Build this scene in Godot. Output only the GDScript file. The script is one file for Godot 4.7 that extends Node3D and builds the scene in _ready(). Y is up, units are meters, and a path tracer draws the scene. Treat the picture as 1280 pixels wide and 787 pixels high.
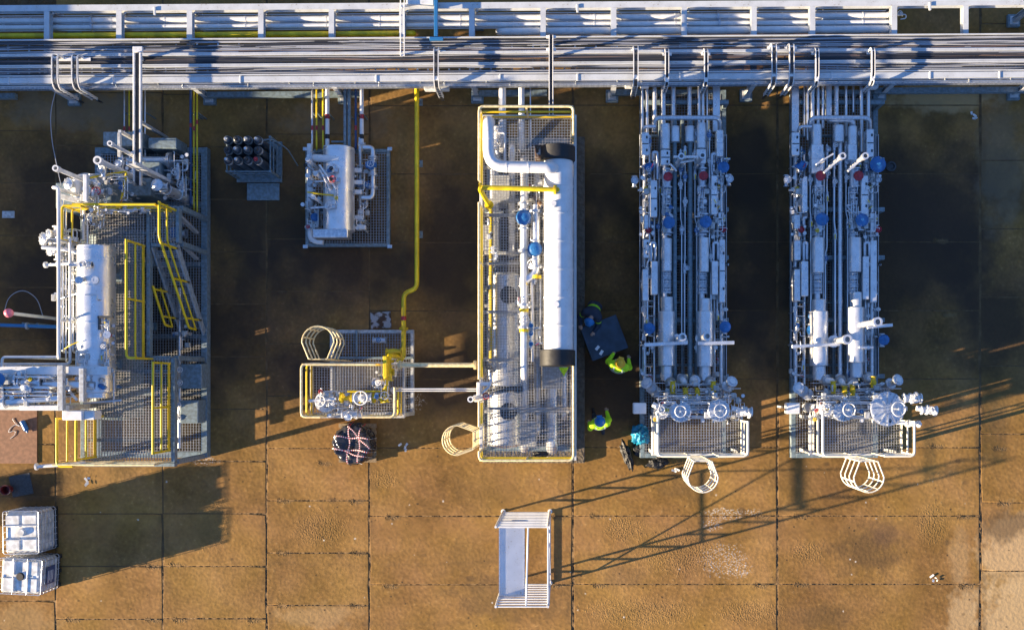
extends Node3D
# A gas treatment yard seen from a drone: y up, metres, z towards the lower edge of the picture.

const CAM_H := 29.0      # height of the drone
const SCALE := 42.75     # plan scale of the survey grid: grid units per metre on the ground
const GX := 708.0        # grid coordinates of the point below the drone
const GY := 475.0
const REST := 0.3

var M := {}
var org := Vector3.ZERO
var taken := {}
var rng := RandomNumberGenerator.new()

class Geo:
	var v := PackedVector3Array()
	var n := PackedVector3Array()
	var uv := PackedVector2Array()
	var c := PackedColorArray()
	var ix := PackedInt32Array()
	func tri(a: int, b: int, d: int) -> void:
		var f := (v[b] - v[a]).cross(v[d] - v[a])
		if f.dot(n[a] + n[b] + n[d]) > 0.0:
			ix.append(a); ix.append(d); ix.append(b)
		else:
			ix.append(a); ix.append(b); ix.append(d)
	func vert(p: Vector3, m: Vector3) -> int:
		v.append(p); n.append(m)
		return v.size() - 1
	func face(pts: Array, m: Vector3) -> void:
		var s := v.size()
		for p in pts:
			v.append(p); n.append(m)
		for i in range(1, pts.size() - 1):
			tri(s, s + i, s + i + 1)
	func fan(pts: Array) -> void:
		var m: Vector3 = (pts[1] - pts[0]).cross(pts[2] - pts[0]).normalized()
		face(pts, m)
	func box(at: Vector3, size: Vector3, turn := Basis(), bevel := 0.0) -> void:
		var h := size * 0.5
		var b := minf(bevel, minf(h.x, minf(h.y, h.z)) * 0.6)
		if b <= 0.0:
			for ax in 3:
				for sg in [-1.0, 1.0]:
					var m := Vector3.ZERO
					m[ax] = sg
					var u := (ax + 1) % 3
					var w := (ax + 2) % 3
					var q := []
					for k in [[-1.0, -1.0], [1.0, -1.0], [1.0, 1.0], [-1.0, 1.0]]:
						var p := Vector3.ZERO
						p[ax] = sg * h[ax]; p[u] = k[0] * h[u]; p[w] = k[1] * h[w]
						q.append(at + turn * p)
					face(q, turn * m)
			return
		for ax in 3:
			var u2 := (ax + 1) % 3
			var w2 := (ax + 2) % 3
			for sg in [-1.0, 1.0]:
				var m2 := Vector3.ZERO
				m2[ax] = sg
				var q2 := []
				for k in [[-1.0, -1.0], [1.0, -1.0], [1.0, 1.0], [-1.0, 1.0]]:
					var p2 := Vector3.ZERO
					p2[ax] = sg * h[ax]; p2[u2] = k[0] * (h[u2] - b); p2[w2] = k[1] * (h[w2] - b)
					q2.append(at + turn * p2)
				face(q2, turn * m2)
			for su in [-1.0, 1.0]:
				for sw in [-1.0, 1.0]:
					var e := []
					for k in [[-1.0, 0], [1.0, 0], [1.0, 1], [-1.0, 1]]:
						var p3 := Vector3.ZERO
						p3[ax] = k[0] * (h[ax] - b)
						p3[u2] = su * (h[u2] - (b if k[1] == 1 else 0.0))
						p3[w2] = sw * (h[w2] - (0.0 if k[1] == 1 else b))
						e.append(at + turn * p3)
					var m3 := Vector3.ZERO
					m3[u2] = su; m3[w2] = sw
					face(e, turn * m3.normalized())
		for sx in [-1.0, 1.0]:
			for sy in [-1.0, 1.0]:
				for sz in [-1.0, 1.0]:
					var s3 := Vector3(sx, sy, sz)
					var hh := s3 * h
					var t := [hh - Vector3(0, sy * b, sz * b), hh - Vector3(sx * b, 0, sz * b), hh - Vector3(sx * b, sy * b, 0)]
					face([at + turn * t[0], at + turn * t[1], at + turn * t[2]], turn * s3.normalized())
	func bar(a: Vector3, b: Vector3, w: float, h: float, bevel := 0.0) -> void:
		# a rectangular bar from a to b: w across, h upright
		var d := b - a
		var z := d.normalized()
		var up := Vector3.UP if absf(z.y) < 0.95 else Vector3.BACK
		var x := up.cross(z).normalized()
		var y := z.cross(x)
		box((a + b) * 0.5, Vector3(w, h, d.length()), Basis(x, y, z), bevel)
	func tube(p: Array, r: float, seg := 8, caps := true, closed := false) -> void:
		var m := p.size()
		if m < 2:
			return
		var start := v.size()
		var side := Vector3.ZERO
		for i in m:
			var a: Vector3 = p[i]
			var prev: Vector3 = p[(i - 1 + m) % m] if (closed or i > 0) else a
			var next: Vector3 = p[(i + 1) % m] if (closed or i < m - 1) else a
			var t := (next - a).normalized() + (a - prev).normalized()
			t = t.normalized() if t.length() > 1e-6 else (next - a).normalized()
			if i == 0:
				side = t.cross(Vector3.UP if absf(t.y) < 0.9 else Vector3.RIGHT).normalized()
			else:
				side = (side - t * side.dot(t)).normalized()
			var o := t.cross(side)
			for j in seg:
				var an := TAU * j / seg
				var d := side * cos(an) + o * sin(an)
				v.append(a + d * r); n.append(d)
		var last := m if closed else m - 1
		for i in last:
			for j in seg:
				var k := (j + 1) % seg
				var q := start + i * seg
				var w := start + ((i + 1) % m) * seg
				tri(q + j, q + k, w + j)
				tri(q + k, w + k, w + j)
		if caps and not closed:
			for e in [0, m - 1]:
				var out: Vector3 = (p[e] - p[1 if e == 0 else m - 2]).normalized()
				var s2 := v.size()
				vert(p[e], out)
				for j in seg:
					vert(v[start + e * seg + j], out)
				for j in seg:
					tri(s2, s2 + 1 + j, s2 + 1 + (j + 1) % seg)
	func lathe(at: Vector3, axis: Vector3, prof: Array, seg := 16, smooth := false) -> void:
		# prof: [distance along the axis, radius] pairs
		var z := axis.normalized()
		var x := z.cross(Vector3.UP if absf(z.y) < 0.9 else Vector3.RIGHT).normalized()
		var y := z.cross(x)
		var dirs := []
		for j in seg:
			var an := TAU * j / seg
			dirs.append(x * cos(an) + y * sin(an))
		var m := prof.size()
		if smooth:
			var s := v.size()
			for i in m:
				var a: Array = prof[maxi(i - 1, 0)]
				var b: Array = prof[mini(i + 1, m - 1)]
				var nz: float = -(b[1] - a[1])
				var nr: float = b[0] - a[0]
				for d in dirs:
					vert(at + z * prof[i][0] + d * prof[i][1], (d * nr + z * nz).normalized())
			for i in m - 1:
				for j in seg:
					var k := (j + 1) % seg
					tri(s + i * seg + j, s + i * seg + k, s + (i + 1) * seg + j)
					tri(s + i * seg + k, s + (i + 1) * seg + k, s + (i + 1) * seg + j)
			return
		for i in m - 1:
			var a2: Array = prof[i]
			var b2: Array = prof[i + 1]
			var nz2: float = -(b2[1] - a2[1])
			var nr2: float = b2[0] - a2[0]
			if absf(nz2) + absf(nr2) < 1e-7:
				continue
			var s2 := v.size()
			for pr in [a2, b2]:
				for d in dirs:
					vert(at + z * pr[0] + d * pr[1], (d * nr2 + z * nz2).normalized())
			for j in seg:
				var k2 := (j + 1) % seg
				tri(s2 + j, s2 + k2, s2 + seg + j)
				tri(s2 + k2, s2 + seg + k2, s2 + seg + j)
	func cyl(a: Vector3, b: Vector3, r: float, seg := 12) -> void:
		var l := (b - a).length()
		lathe(a, b - a, [[0, 0], [0, r], [l, r], [l, 0]], seg)
	func ring(at: Vector3, axis: Vector3, rad: float, r: float, seg := 24, sub := 6) -> void:
		var z := axis.normalized()
		var x := z.cross(Vector3.UP if absf(z.y) < 0.9 else Vector3.RIGHT).normalized()
		var y := z.cross(x)
		var p := []
		for j in seg:
			var an := TAU * j / seg
			p.append(at + (x * cos(an) + y * sin(an)) * rad)
		tube(p, r, sub, false, true)
	func extrude(poly: Array, a: Vector3, b: Vector3) -> void:
		# poly: outline in (across, up), swept from a to b
		var z := (b - a).normalized()
		var up := Vector3.UP if absf(z.y) < 0.95 else Vector3.BACK
		var x := up.cross(z).normalized()
		var y := z.cross(x)
		var pk := PackedVector2Array(poly)
		var area := 0.0
		for i in poly.size():
			area += pk[i].cross(pk[(i + 1) % poly.size()])
		var sg := 1.0 if area > 0.0 else -1.0
		for i in poly.size():
			var p: Vector2 = pk[i]
			var q: Vector2 = pk[(i + 1) % poly.size()]
			var e := (q - p).normalized()
			var m := (x * e.y - y * e.x) * sg
			face([a + x * p.x + y * p.y, a + x * q.x + y * q.y, b + x * q.x + y * q.y, b + x * p.x + y * p.y], m)
		var t := Geometry2D.triangulate_polygon(pk)
		for e2 in [[a, -z], [b, z]]:
			for i in range(0, t.size(), 3):
				var f := []
				for k in 3:
					var w: Vector2 = pk[t[i + k]]
					f.append(e2[0] + x * w.x + y * w.y)
				face(f, e2[1])
	func ibeam(a: Vector3, b: Vector3, w: float, h: float, t := 0.012) -> void:
		var x := w / 2
		var y := h / 2
		extrude([Vector2(-x, -y), Vector2(x, -y), Vector2(x, -y + t), Vector2(t / 2, -y + t), Vector2(t / 2, y - t), Vector2(x, y - t), Vector2(x, y), Vector2(-x, y), Vector2(-x, y - t), Vector2(-t / 2, y - t), Vector2(-t / 2, -y + t), Vector2(-x, -y + t)], a, b)
	func mesh(mat: Material, o: Vector3) -> ArrayMesh:
		var arr := []
		arr.resize(Mesh.ARRAY_MAX)
		var w := PackedVector3Array()
		w.resize(v.size())
		for i in v.size():
			w[i] = v[i] - o
		arr[Mesh.ARRAY_VERTEX] = w
		arr[Mesh.ARRAY_NORMAL] = n
		if uv.size() == v.size():
			arr[Mesh.ARRAY_TEX_UV] = uv
		if c.size() == v.size():
			arr[Mesh.ARRAY_COLOR] = c
		arr[Mesh.ARRAY_INDEX] = ix
		var am := ArrayMesh.new()
		am.add_surface_from_arrays(Mesh.PRIMITIVE_TRIANGLES, arr)
		am.surface_set_material(0, mat)
		return am

# ---- places -------------------------------------------------------------
func at(gx: float, gy: float, h := 0.0) -> Vector3:      # survey grid -> world, for a point h metres above the ground
	var k := (1.0 - h / CAM_H) / SCALE
	return Vector3((gx - GX) * k, h, (gy - GY) * k)

func rk(gx: float, gy: float, h := 0.0) -> Vector3:      # the same along the pipe rack, which runs a third of a degree askew
	return at(gx, gy + (640.0 - gx) * 0.0062, h)

func sz(units: float, h := 0.0) -> float:
	return units * (1.0 - h / CAM_H) / SCALE

# ---- objects ------------------------------------------------------------
func numbered(nm: String) -> String:
	if not taken.has(nm):
		taken[nm] = 0
		return nm
	taken[nm] += 1
	return "%s_%03d" % [nm, taken[nm]]

func tag(o: Node3D, label: String, category: String, group := "") -> void:
	o.set_meta("label", label)
	o.set_meta("category", category)
	if group != "":
		o.set_meta("group", group)

func thing(nm: String, label: String, category: String, base: Vector3, group := "") -> Node3D:
	var o := Node3D.new()
	o.name = numbered(nm)
	add_child(o)
	o.position = base
	org = base
	tag(o, label, category, group)
	return o

func solo(nm: String, label: String, category: String, g: Geo, mat: Material, base: Vector3, group := "") -> MeshInstance3D:
	var o := MeshInstance3D.new()
	o.name = numbered(nm)
	o.mesh = g.mesh(mat, base)
	add_child(o)
	o.position = base
	tag(o, label, category, group)
	org = base
	return o

func part(parent: Node3D, nm: String, g: Geo, mat: Material, label := "") -> MeshInstance3D:
	var o := MeshInstance3D.new()
	o.name = nm
	o.mesh = g.mesh(mat, org)
	parent.add_child(o, true)
	if label != "":
		o.set_meta("label", label)
	return o

func stuff(o: Node3D) -> void:
	o.set_meta("kind", "stuff")

func structure(nm: String, g: Geo, mat: Material) -> MeshInstance3D:
	var o := MeshInstance3D.new()
	o.name = numbered(nm)
	o.mesh = g.mesh(mat, Vector3.ZERO)
	add_child(o)
	o.set_meta("kind", "structure")
	org = Vector3.ZERO
	return o

# ---- shared shapes ------------------------------------------------------
func bend(p: Array, rad: float, k := 4) -> Array:
	if p.size() < 3 or rad <= 0.0:
		return p
	var out := [p[0]]
	for i in range(1, p.size() - 1):
		var a: Vector3 = p[i - 1]
		var b: Vector3 = p[i]
		var c: Vector3 = p[i + 1]
		var r := minf(rad, minf((b - a).length(), (c - b).length()) * 0.48)
		var s := b + (a - b).normalized() * r
		var e := b + (c - b).normalized() * r
		for j in k + 1:
			var t := float(j) / k
			out.append(s.lerp(b, t).lerp(b.lerp(e, t), t))
	out.append(p[p.size() - 1])
	return out

func pipe(parent: Node3D, p: Array, r: float, mat: Material, nm := "pipe", seams := 0.0, flanges := [], fm: Material = null) -> MeshInstance3D:
	var g := Geo.new()
	var q := bend(p, 0.9, 8) if nm in ["cable_line", "hose_line"] else bend(p, r * 3.0, 5)
	g.tube(q, r, 14 if r > 0.09 else (10 if r > 0.03 else 6))
	if seams > 0.0:     # lapped joints of the cladding
		for i in p.size() - 1:
			var a: Vector3 = p[i]
			var b: Vector3 = p[i + 1]
			var l := (b - a).length()
			var d := (b - a).normalized()
			var t := r * 3.2 if i > 0 else seams * 0.6
			while t < l - r * 3.2:
				g.lathe(a + d * t, d, [[-0.02, r], [-0.018, r + 0.006], [0.018, r + 0.006], [0.02, r]], 14)
				t += seams
	var o := part(parent, nm, g, mat)
	for f in flanges:    # [segment, share of its length]
		var a2: Vector3 = p[f[0]]
		var b2: Vector3 = p[f[0] + 1]
		flange(o, a2.lerp(b2, f[1]), b2 - a2, r, fm if fm else M.galvanised)
	return o

func flange(parent: Node3D, p: Vector3, axis: Vector3, r: float, mat: Material, bolts := 8) -> void:
	var g := Geo.new()
	var w := maxf(0.018, r * 0.22)
	var big := r * 1.75 + 0.012
	var d := axis.normalized()
	g.lathe(p, d, [[-w - 0.004, r], [-w - 0.004, big], [-0.004, big], [-0.004, big * 0.8], [0.004, big * 0.8], [0.004, big], [w + 0.004, big], [w + 0.004, r]], 16)
	if r > 0.05:
		var x := d.cross(Vector3.UP if absf(d.y) < 0.9 else Vector3.RIGHT).normalized()
		var y := d.cross(x)
		for k in bolts:
			var an := TAU * k / bolts
			var c := p + (x * cos(an) + y * sin(an)) * (big - 0.02)
			g.cyl(c - d * (w + 0.025), c + d * (w + 0.025), 0.011, 6)
	part(parent, "flange", g, mat)

func handwheel(parent: Node3D, p: Vector3, axis: Vector3, rad: float, mat: Material, nm := "handwheel") -> void:
	var g := Geo.new()
	var z := axis.normalized()
	var x := z.cross(Vector3.UP if absf(z.y) < 0.9 else Vector3.RIGHT).normalized()
	var y := z.cross(x)
	g.ring(p, z, rad, maxf(0.012, rad * 0.1), 20, 6)
	for k in 5:
		var an := TAU * k / 5.0
		g.tube([p - z * 0.02, p + (x * cos(an) + y * sin(an)) * rad], maxf(0.008, rad * 0.06), 5)
	g.cyl(p - z * 0.04, p + z * 0.03, maxf(0.02, rad * 0.16), 8)
	part(parent, nm, g, mat)

func valve(parent: Node3D, p: Vector3, axis: Vector3, up: Vector3, r: float, kind: String, size: float, mat: Material = null) -> void:
	# body on a pipe of radius r, with an actuator of the given kind and size on the side that `up` points to
	var g := Geo.new()
	var d := axis.normalized()
	var u := up.normalized()
	var l := r * 2.6 + 0.03
	g.lathe(p - d * l, d, [[0, r], [0, r * 1.7], [r * 0.4, r * 1.7], [r * 0.4, r * 1.1], [l * 0.7, r * 1.35], [l, r * 1.5], [l * 1.3, r * 1.35], [2 * l - r * 0.4, r * 1.1], [2 * l - r * 0.4, r * 1.7], [2 * l, r * 1.7], [2 * l, r]], 14)
	var reach := r * 1.4 + size * 0.55 + 0.03
	g.cyl(p, p + u * reach, maxf(0.02, r * 0.55), 10)
	g.lathe(p + u * (r * 1.6), u, [[0, r * 0.5], [0, r * 1.05], [0.03, r * 1.05], [0.03, r * 0.4]], 12)
	var o := part(parent, "valve", g, mat if mat else M.galvanised)
	var q := p + u * reach
	match kind:
		"wheel":
			handwheel(o, q, u, size, M.white_paint)
		"red_wheel":
			handwheel(o, q, u, size, M.red_paint)
		"blue_wheel":
			handwheel(o, q, u, size, M.blue_paint)
		"dome_blue", "dome_red", "dome_grey":
			var e := Geo.new()
			e.lathe(q, u, [[-0.02, size * 0.35], [0.0, size * 0.97], [0.03, size], [0.03, size * 1.06], [0.055, size * 1.06], [0.055, size], [size * 0.45, size * 0.86], [size * 0.62, size * 0.55], [size * 0.68, size * 0.22], [size * 0.8, size * 0.2], [size * 0.8, 0.0]], 20)
			var x := u.cross(Vector3.UP if absf(u.y) < 0.9 else Vector3.RIGHT).normalized()
			var y := u.cross(x)
			for k in 10:
				var an := TAU * k / 10.0
				var c := q + (x * cos(an) + y * sin(an)) * size * 1.0
				e.cyl(c + u * 0.02, c + u * 0.075, 0.012, 6)
			var am: Material = {"dome_blue": M.blue_paint, "dome_red": M.red_paint, "dome_grey": M.galvanised}[kind]
			part(o, "actuator", e, am)
		"motor_red", "motor_blue":
			var e2 := Geo.new()
			var s := u.cross(d).normalized()
			e2.lathe(q - s * size, s, [[0, 0], [0, size * 0.5], [size * 0.2, size * 0.62], [size * 1.2, size * 0.62], [size * 1.3, size * 0.45], [size * 1.9, size * 0.45], [size * 2.0, 0]], 14)
			e2.box(q + d * size * 0.35, Vector3.ONE * size * 0.9, Basis(s, u, s.cross(u)), 0.015)
			part(o, "actuator", e2, M.red_paint if kind == "motor_red" else M.blue_paint)
			handwheel(o, q + u * size * 0.9, u, size * 0.55, M.galvanised)
		"lever":
			var e3 := Geo.new()
			e3.bar(q, q + d * size * 2.2, 0.03, 0.012)
			part(o, "lever", e3, M.yellow_paint)

func gauge(parent: Node3D, p: Vector3, up := Vector3.UP, r := 0.055) -> void:
	var g := Geo.new()
	g.cyl(p, p + up * 0.16, 0.011, 6)
	g.lathe(p + up * 0.15, up, [[0, 0], [0, r], [0.045, r], [0.045, r * 0.85], [0.04, r * 0.82], [0.04, 0]], 14)
	var o := part(parent, "gauge", g, M.galvanised)
	var f := Geo.new()
	f.lathe(p + up * 0.192, up, [[0, 0], [0, r * 0.8]], 14)
	f.bar(p + up * 0.196, p + up * 0.196 + Vector3(r * 0.6, 0, r * 0.2), 0.008, 0.003)
	part(o, "dial", f, M.white_paint)

func vent(parent: Node3D, base: Vector3, top: float, r: float, mat: Material, cap := true) -> void:
	# an upright open-ended vent stack
	var g := Geo.new()
	var l := top - base.y
	g.lathe(base, Vector3.UP, [[0, r], [l - 0.16, r], [l - 0.16, r * 1.45], [l, r * 1.45], [l, r * 0.85], [l - 0.3, r * 0.85], [l - 0.3, 0]], 16)
	g.lathe(base, Vector3.UP, [[0, r], [0, r * 1.9], [0.03, r * 1.9], [0.03, r]], 14)
	part(parent, "vent_stack", g, mat)

func vessel(parent: Node3D, a: Vector3, b: Vector3, r: float, mat: Material, dome := 0.5, bands := 0.0, nm := "vessel") -> MeshInstance3D:
	var g := Geo.new()
	var l := (b - a).length()
	var prof := []
	for k in 7:
		var t := PI / 2 * k / 6.0
		prof.append([r * dome * (1.0 - cos(t)), r * sin(t)])
	for k in range(6, -1, -1):
		var t2 := PI / 2 * k / 6.0
		prof.append([l - r * dome * (1.0 - cos(t2)), r * sin(t2)])
	g.lathe(a, b - a, prof, 40, true)
	if bands > 0.0:
		var d := (b - a).normalized()
		var s := r * dome + 0.08
		while s < l - r * dome:
			g.lathe(a + d * s, d, [[-0.025, r - 0.002], [-0.022, r + 0.013], [0.022, r + 0.013], [0.025, r - 0.002]], 40)
			s += bands
	return part(parent, nm, g, mat)

func saddle(parent: Node3D, p: Vector3, r: float, floor_y: float, along_z := true, mat: Material = null) -> void:
	var g := Geo.new()
	var w := r * 1.5
	var top := p.y - r * 0.55
	var mid := Vector3(p.x, (top + floor_y) / 2, p.z)
	var s := Vector3(w, top - floor_y, 0.14) if along_z else Vector3(0.14, top - floor_y, w)
	g.box(mid, s, Basis(), 0.01)
	g.box(Vector3(p.x, floor_y + 0.012, p.z), Vector3(w * 1.15, 0.024, 0.24) if along_z else Vector3(0.24, 0.024, w * 1.15), Basis(), 0.004)
	part(parent, "saddle", g, mat if mat else M.steel_paint)

func grating(parent: Node3D, x0: float, x1: float, z0: float, z1: float, y: float, pitch := 0.074, mat: Material = null) -> void:
	var g := Geo.new()
	var x := x0 + pitch / 2
	while x < x1:
		g.box(Vector3(x, y - 0.016, (z0 + z1) / 2), Vector3(0.014, 0.03, z1 - z0))
		x += pitch
	var z := z0 + pitch / 2
	while z < z1:
		g.box(Vector3((x0 + x1) / 2, y - 0.010, z), Vector3(x1 - x0, 0.014, 0.012))
		z += pitch
	var o := part(parent, "grating", g, mat if mat else M.grating)
	stuff(o)

func plate_frame(parent: Node3D, x0: float, x1: float, z0: float, z1: float, top: float, h: float, w: float, mat: Material, nm := "frame_beam") -> void:
	# four beams round a rectangle, butted end to end
	for k in 4:
		var g := Geo.new()
		match k:
			0: g.bar(Vector3(x0 + w / 2, top - h / 2, z0), Vector3(x0 + w / 2, top - h / 2, z1), w, h, 0.008)
			1: g.bar(Vector3(x1 - w / 2, top - h / 2, z0), Vector3(x1 - w / 2, top - h / 2, z1), w, h, 0.008)
			2: g.bar(Vector3(x0 + w + 0.002, top - h / 2, z0 + w / 2), Vector3(x1 - w - 0.002, top - h / 2, z0 + w / 2), w, h, 0.008)
			3: g.bar(Vector3(x0 + w + 0.002, top - h / 2, z1 - w / 2), Vector3(x1 - w - 0.002, top - h / 2, z1 - w / 2), w, h, 0.008)
		part(parent, nm, g, mat)

func one_beam(parent: Node3D, a: Vector3, b: Vector3, w: float, h: float, mat: Material, nm := "beam") -> MeshInstance3D:
	var g := Geo.new()
	g.bar(a, b, w, h, 0.008)
	return part(parent, nm, g, mat)

func railing(parent: Node3D, p: Array, mat: Material, high := 1.1, step := 1.5, toe := true, r := 0.035, low: Material = null) -> void:
	# p: corner points on the deck. Top rail is the part; knee rail, toe board and posts are its pieces
	var g := Geo.new()
	var up := Vector3(0, high, 0)
	var q := []
	for a in p:
		q.append(a + up)
	g.tube(bend(q, 0.12, 3), r, 8)
	var o := part(parent, "handrail", g, mat)
	var k := Geo.new()
	var q2 := []
	for a in p:
		q2.append(a + up * 0.52)
	k.tube(bend(q2, 0.1, 3), r * 0.8, 6)
	part(o, "knee_rail", k, low if low else mat)
	for i in p.size() - 1:
		var a: Vector3 = p[i]
		var b: Vector3 = p[i + 1]
		var d := (b - a).normalized()
		if toe:
			var t := Geo.new()
			t.bar(a + d * 0.02 + Vector3(0, 0.08, 0), b - d * 0.02 + Vector3(0, 0.08, 0), 0.012, 0.15)
			part(o, "toe_board", t, low if low else mat)
		var cnt := maxi(1, int(round((b - a).length() / step)))
		for j in cnt + 1:
			if j == cnt and i < p.size() - 2:
				continue
			var e := a.lerp(b, float(j) / cnt)
			if j == 0:
				e += d * 0.03
			elif j == cnt:
				e -= d * 0.03
			var s := Geo.new()
			s.bar(e, e + up * 0.985, 0.05, 0.05, 0.006)
			part(o, "post", s, mat)

func caged_ladder(parent: Node3D, foot: Vector3, out: Vector3, top: float, mat: Material, hoop_from := 2.2, cage_r := 0.36, strip_mat: Material = null) -> void:
	# ladder standing at foot, climbers on the side `out`; hoops from hoop_from up to top
	var side := Vector3.UP.cross(out).normalized()
	var base := Geo.new()
	base.bar(foot + side * 0.22, foot + side * 0.22 + Vector3.UP * top, 0.05, 0.03)
	var o := part(parent, "ladder_cage", base, mat)
	var st := Geo.new()
	st.bar(foot - side * 0.22, foot - side * 0.22 + Vector3.UP * top, 0.05, 0.03)
	part(o, "stringer", st, mat)
	var y := 0.3
	while y < top - 0.05:
		var g := Geo.new()
		g.tube([foot - side * 0.2 + Vector3.UP * y, foot + side * 0.2 + Vector3.UP * y], 0.014, 6)
		part(o, "rung", g, mat)
		y += 0.3
	var hoops := maxi(3, int((top - hoop_from) / 0.45))
	for k in hoops + 1:
		var hy := hoop_from + (top - hoop_from) * k / hoops - 0.02
		var g2 := Geo.new()
		var q := [foot + side * 0.24 + Vector3.UP * hy]
		for j in 15:
			var an := -PI * 0.5 + PI * j / 14.0
			q.append(foot + out * (cage_r + 0.02 + cos(an) * cage_r) - side * sin(an) * cage_r + Vector3.UP * hy)
		q.append(foot - side * 0.24 + Vector3.UP * hy)
		g2.tube(q, 0.02, 6)
		part(o, "hoop", g2, mat)
	for j in 5:
		var an2 := -PI * 0.5 + PI * (j + 0.5) / 5.0
		var c := foot + out * (cage_r + 0.02 + cos(an2) * cage_r) - side * sin(an2) * cage_r
		var g3 := Geo.new()
		g3.bar(c + Vector3.UP * (hoop_from - 0.04), c + Vector3.UP * (top), 0.012, 0.04)
		part(o, "cage_strip", g3, strip_mat if strip_mat else mat)

func clutter(parent: Node3D, x0: float, x1: float, z0: float, z1: float, y0: float, y1: float, cnt: int, seed_v: int) -> void:
	# small-bore tubing, little valves and gauges as they crowd every skid
	rng.seed = seed_v
	for k in cnt:
		var p := Vector3(rng.randf_range(x0, x1), rng.randf_range(y0, y1), rng.randf_range(z0, z1))
		var t := rng.randf()
		if t < 0.45:
			var q := Vector3(rng.randf_range(x0, x1), p.y + rng.randf_range(-0.1, 0.15), rng.randf_range(maxf(z0, p.z - 0.6), minf(z1, p.z + 0.6)))
			var g := Geo.new()
			g.tube(bend([Vector3(p.x, y0 - 0.1, p.z), p, Vector3(q.x, p.y, p.z), Vector3(q.x, p.y, q.z), Vector3(q.x, y0 - 0.1, q.z)], 0.05, 3), 0.013, 5)
			part(parent, "tubing", g, M.stainless)
		elif t < 0.72:
			var ax := Vector3.BACK if rng.randf() < 0.6 else Vector3.RIGHT
			var g2 := Geo.new()
			g2.lathe(p - ax * 0.09, ax, [[0, 0], [0, 0.035], [0.02, 0.035], [0.02, 0.022], [0.06, 0.03], [0.12, 0.03], [0.16, 0.022], [0.16, 0.035], [0.18, 0.035], [0.18, 0]], 8)
			g2.cyl(p, p + Vector3.UP * 0.1, 0.014, 6)
			g2.cyl(Vector3(p.x, y0 - 0.1, p.z), p, 0.018, 6)
			var o := part(parent, "small_valve", g2, M.galvanised)
			var col: Material = [M.galvanised, M.white_paint, M.blue_paint, M.yellow_paint, M.red_paint, M.dark_rubber][rng.randi_range(0, 5)]
			if rng.randf() < 0.5:
				handwheel(o, p + Vector3.UP * 0.11, Vector3.UP, 0.045, col)
			else:
				var g3 := Geo.new()
				g3.bar(p + Vector3.UP * 0.1, p + Vector3.UP * 0.1 + Vector3(rng.randf_range(-0.12, 0.12), 0.01, rng.randf_range(-0.12, 0.12)), 0.02, 0.01)
				part(o, "lever", g3, col)
		elif t < 0.88:
			gauge(parent, p - Vector3.UP * 0.12, Vector3.UP, rng.randf_range(0.04, 0.06))
		else:
			var g4 := Geo.new()
			g4.box(p, Vector3(rng.randf_range(0.08, 0.16), 0.1, rng.randf_range(0.1, 0.2)), Basis(), 0.01)
			g4.cyl(Vector3(p.x, y0 - 0.1, p.z), p, 0.02, 6)
			part(parent, "junction_box", g4, M.grey_paint)

# ---- materials ----------------------------------------------------------
func noise_image(size: int, freq: float, seed_v: int, oct := 4, kind := FastNoiseLite.TYPE_SIMPLEX_SMOOTH) -> Image:
	var f := FastNoiseLite.new()
	f.noise_type = kind
	f.seed = seed_v
	f.frequency = freq
	f.fractal_octaves = oct
	return f.get_seamless_image(size, size)

func ramp_texture(img: Image, lo: Color, hi: Color, sharp := 1.0) -> ImageTexture:
	var d := img.get_data()
	var w := img.get_width()
	var out := PackedByteArray()
	out.resize(w * w * 3)
	for i in w * w:
		var t := clampf((d[i] / 255.0 - 0.5) * sharp + 0.5, 0.0, 1.0)
		var k := i * 3
		out[k] = int(255.0 * lerpf(lo.r, hi.r, t))
		out[k + 1] = int(255.0 * lerpf(lo.g, hi.g, t))
		out[k + 2] = int(255.0 * lerpf(lo.b, hi.b, t))
	var im := Image.create_from_data(w, w, false, Image.FORMAT_RGB8, out)
	return ImageTexture.create_from_image(im)

func surf(c: Color, rough: float, metal := 0.0, tex: Texture2D = null, scale := 0.7, bumps: Texture2D = null, bump := 0.0, rtex: Texture2D = null) -> StandardMaterial3D:
	var m := StandardMaterial3D.new()
	m.albedo_color = c.linear_to_srgb()
	m.roughness = rough
	m.metallic = metal
	m.uv1_triplanar = true
	m.uv1_world_triplanar = true
	m.uv1_scale = Vector3.ONE * scale
	if tex:
		m.albedo_texture = tex
	if bumps:
		m.normal_enabled = true
		m.normal_texture = bumps
		m.normal_scale = bump
	if rtex:
		m.roughness_texture = rtex
		m.roughness_texture_channel = BaseMaterial3D.TEXTURE_CHANNEL_RED
	return m

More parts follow.
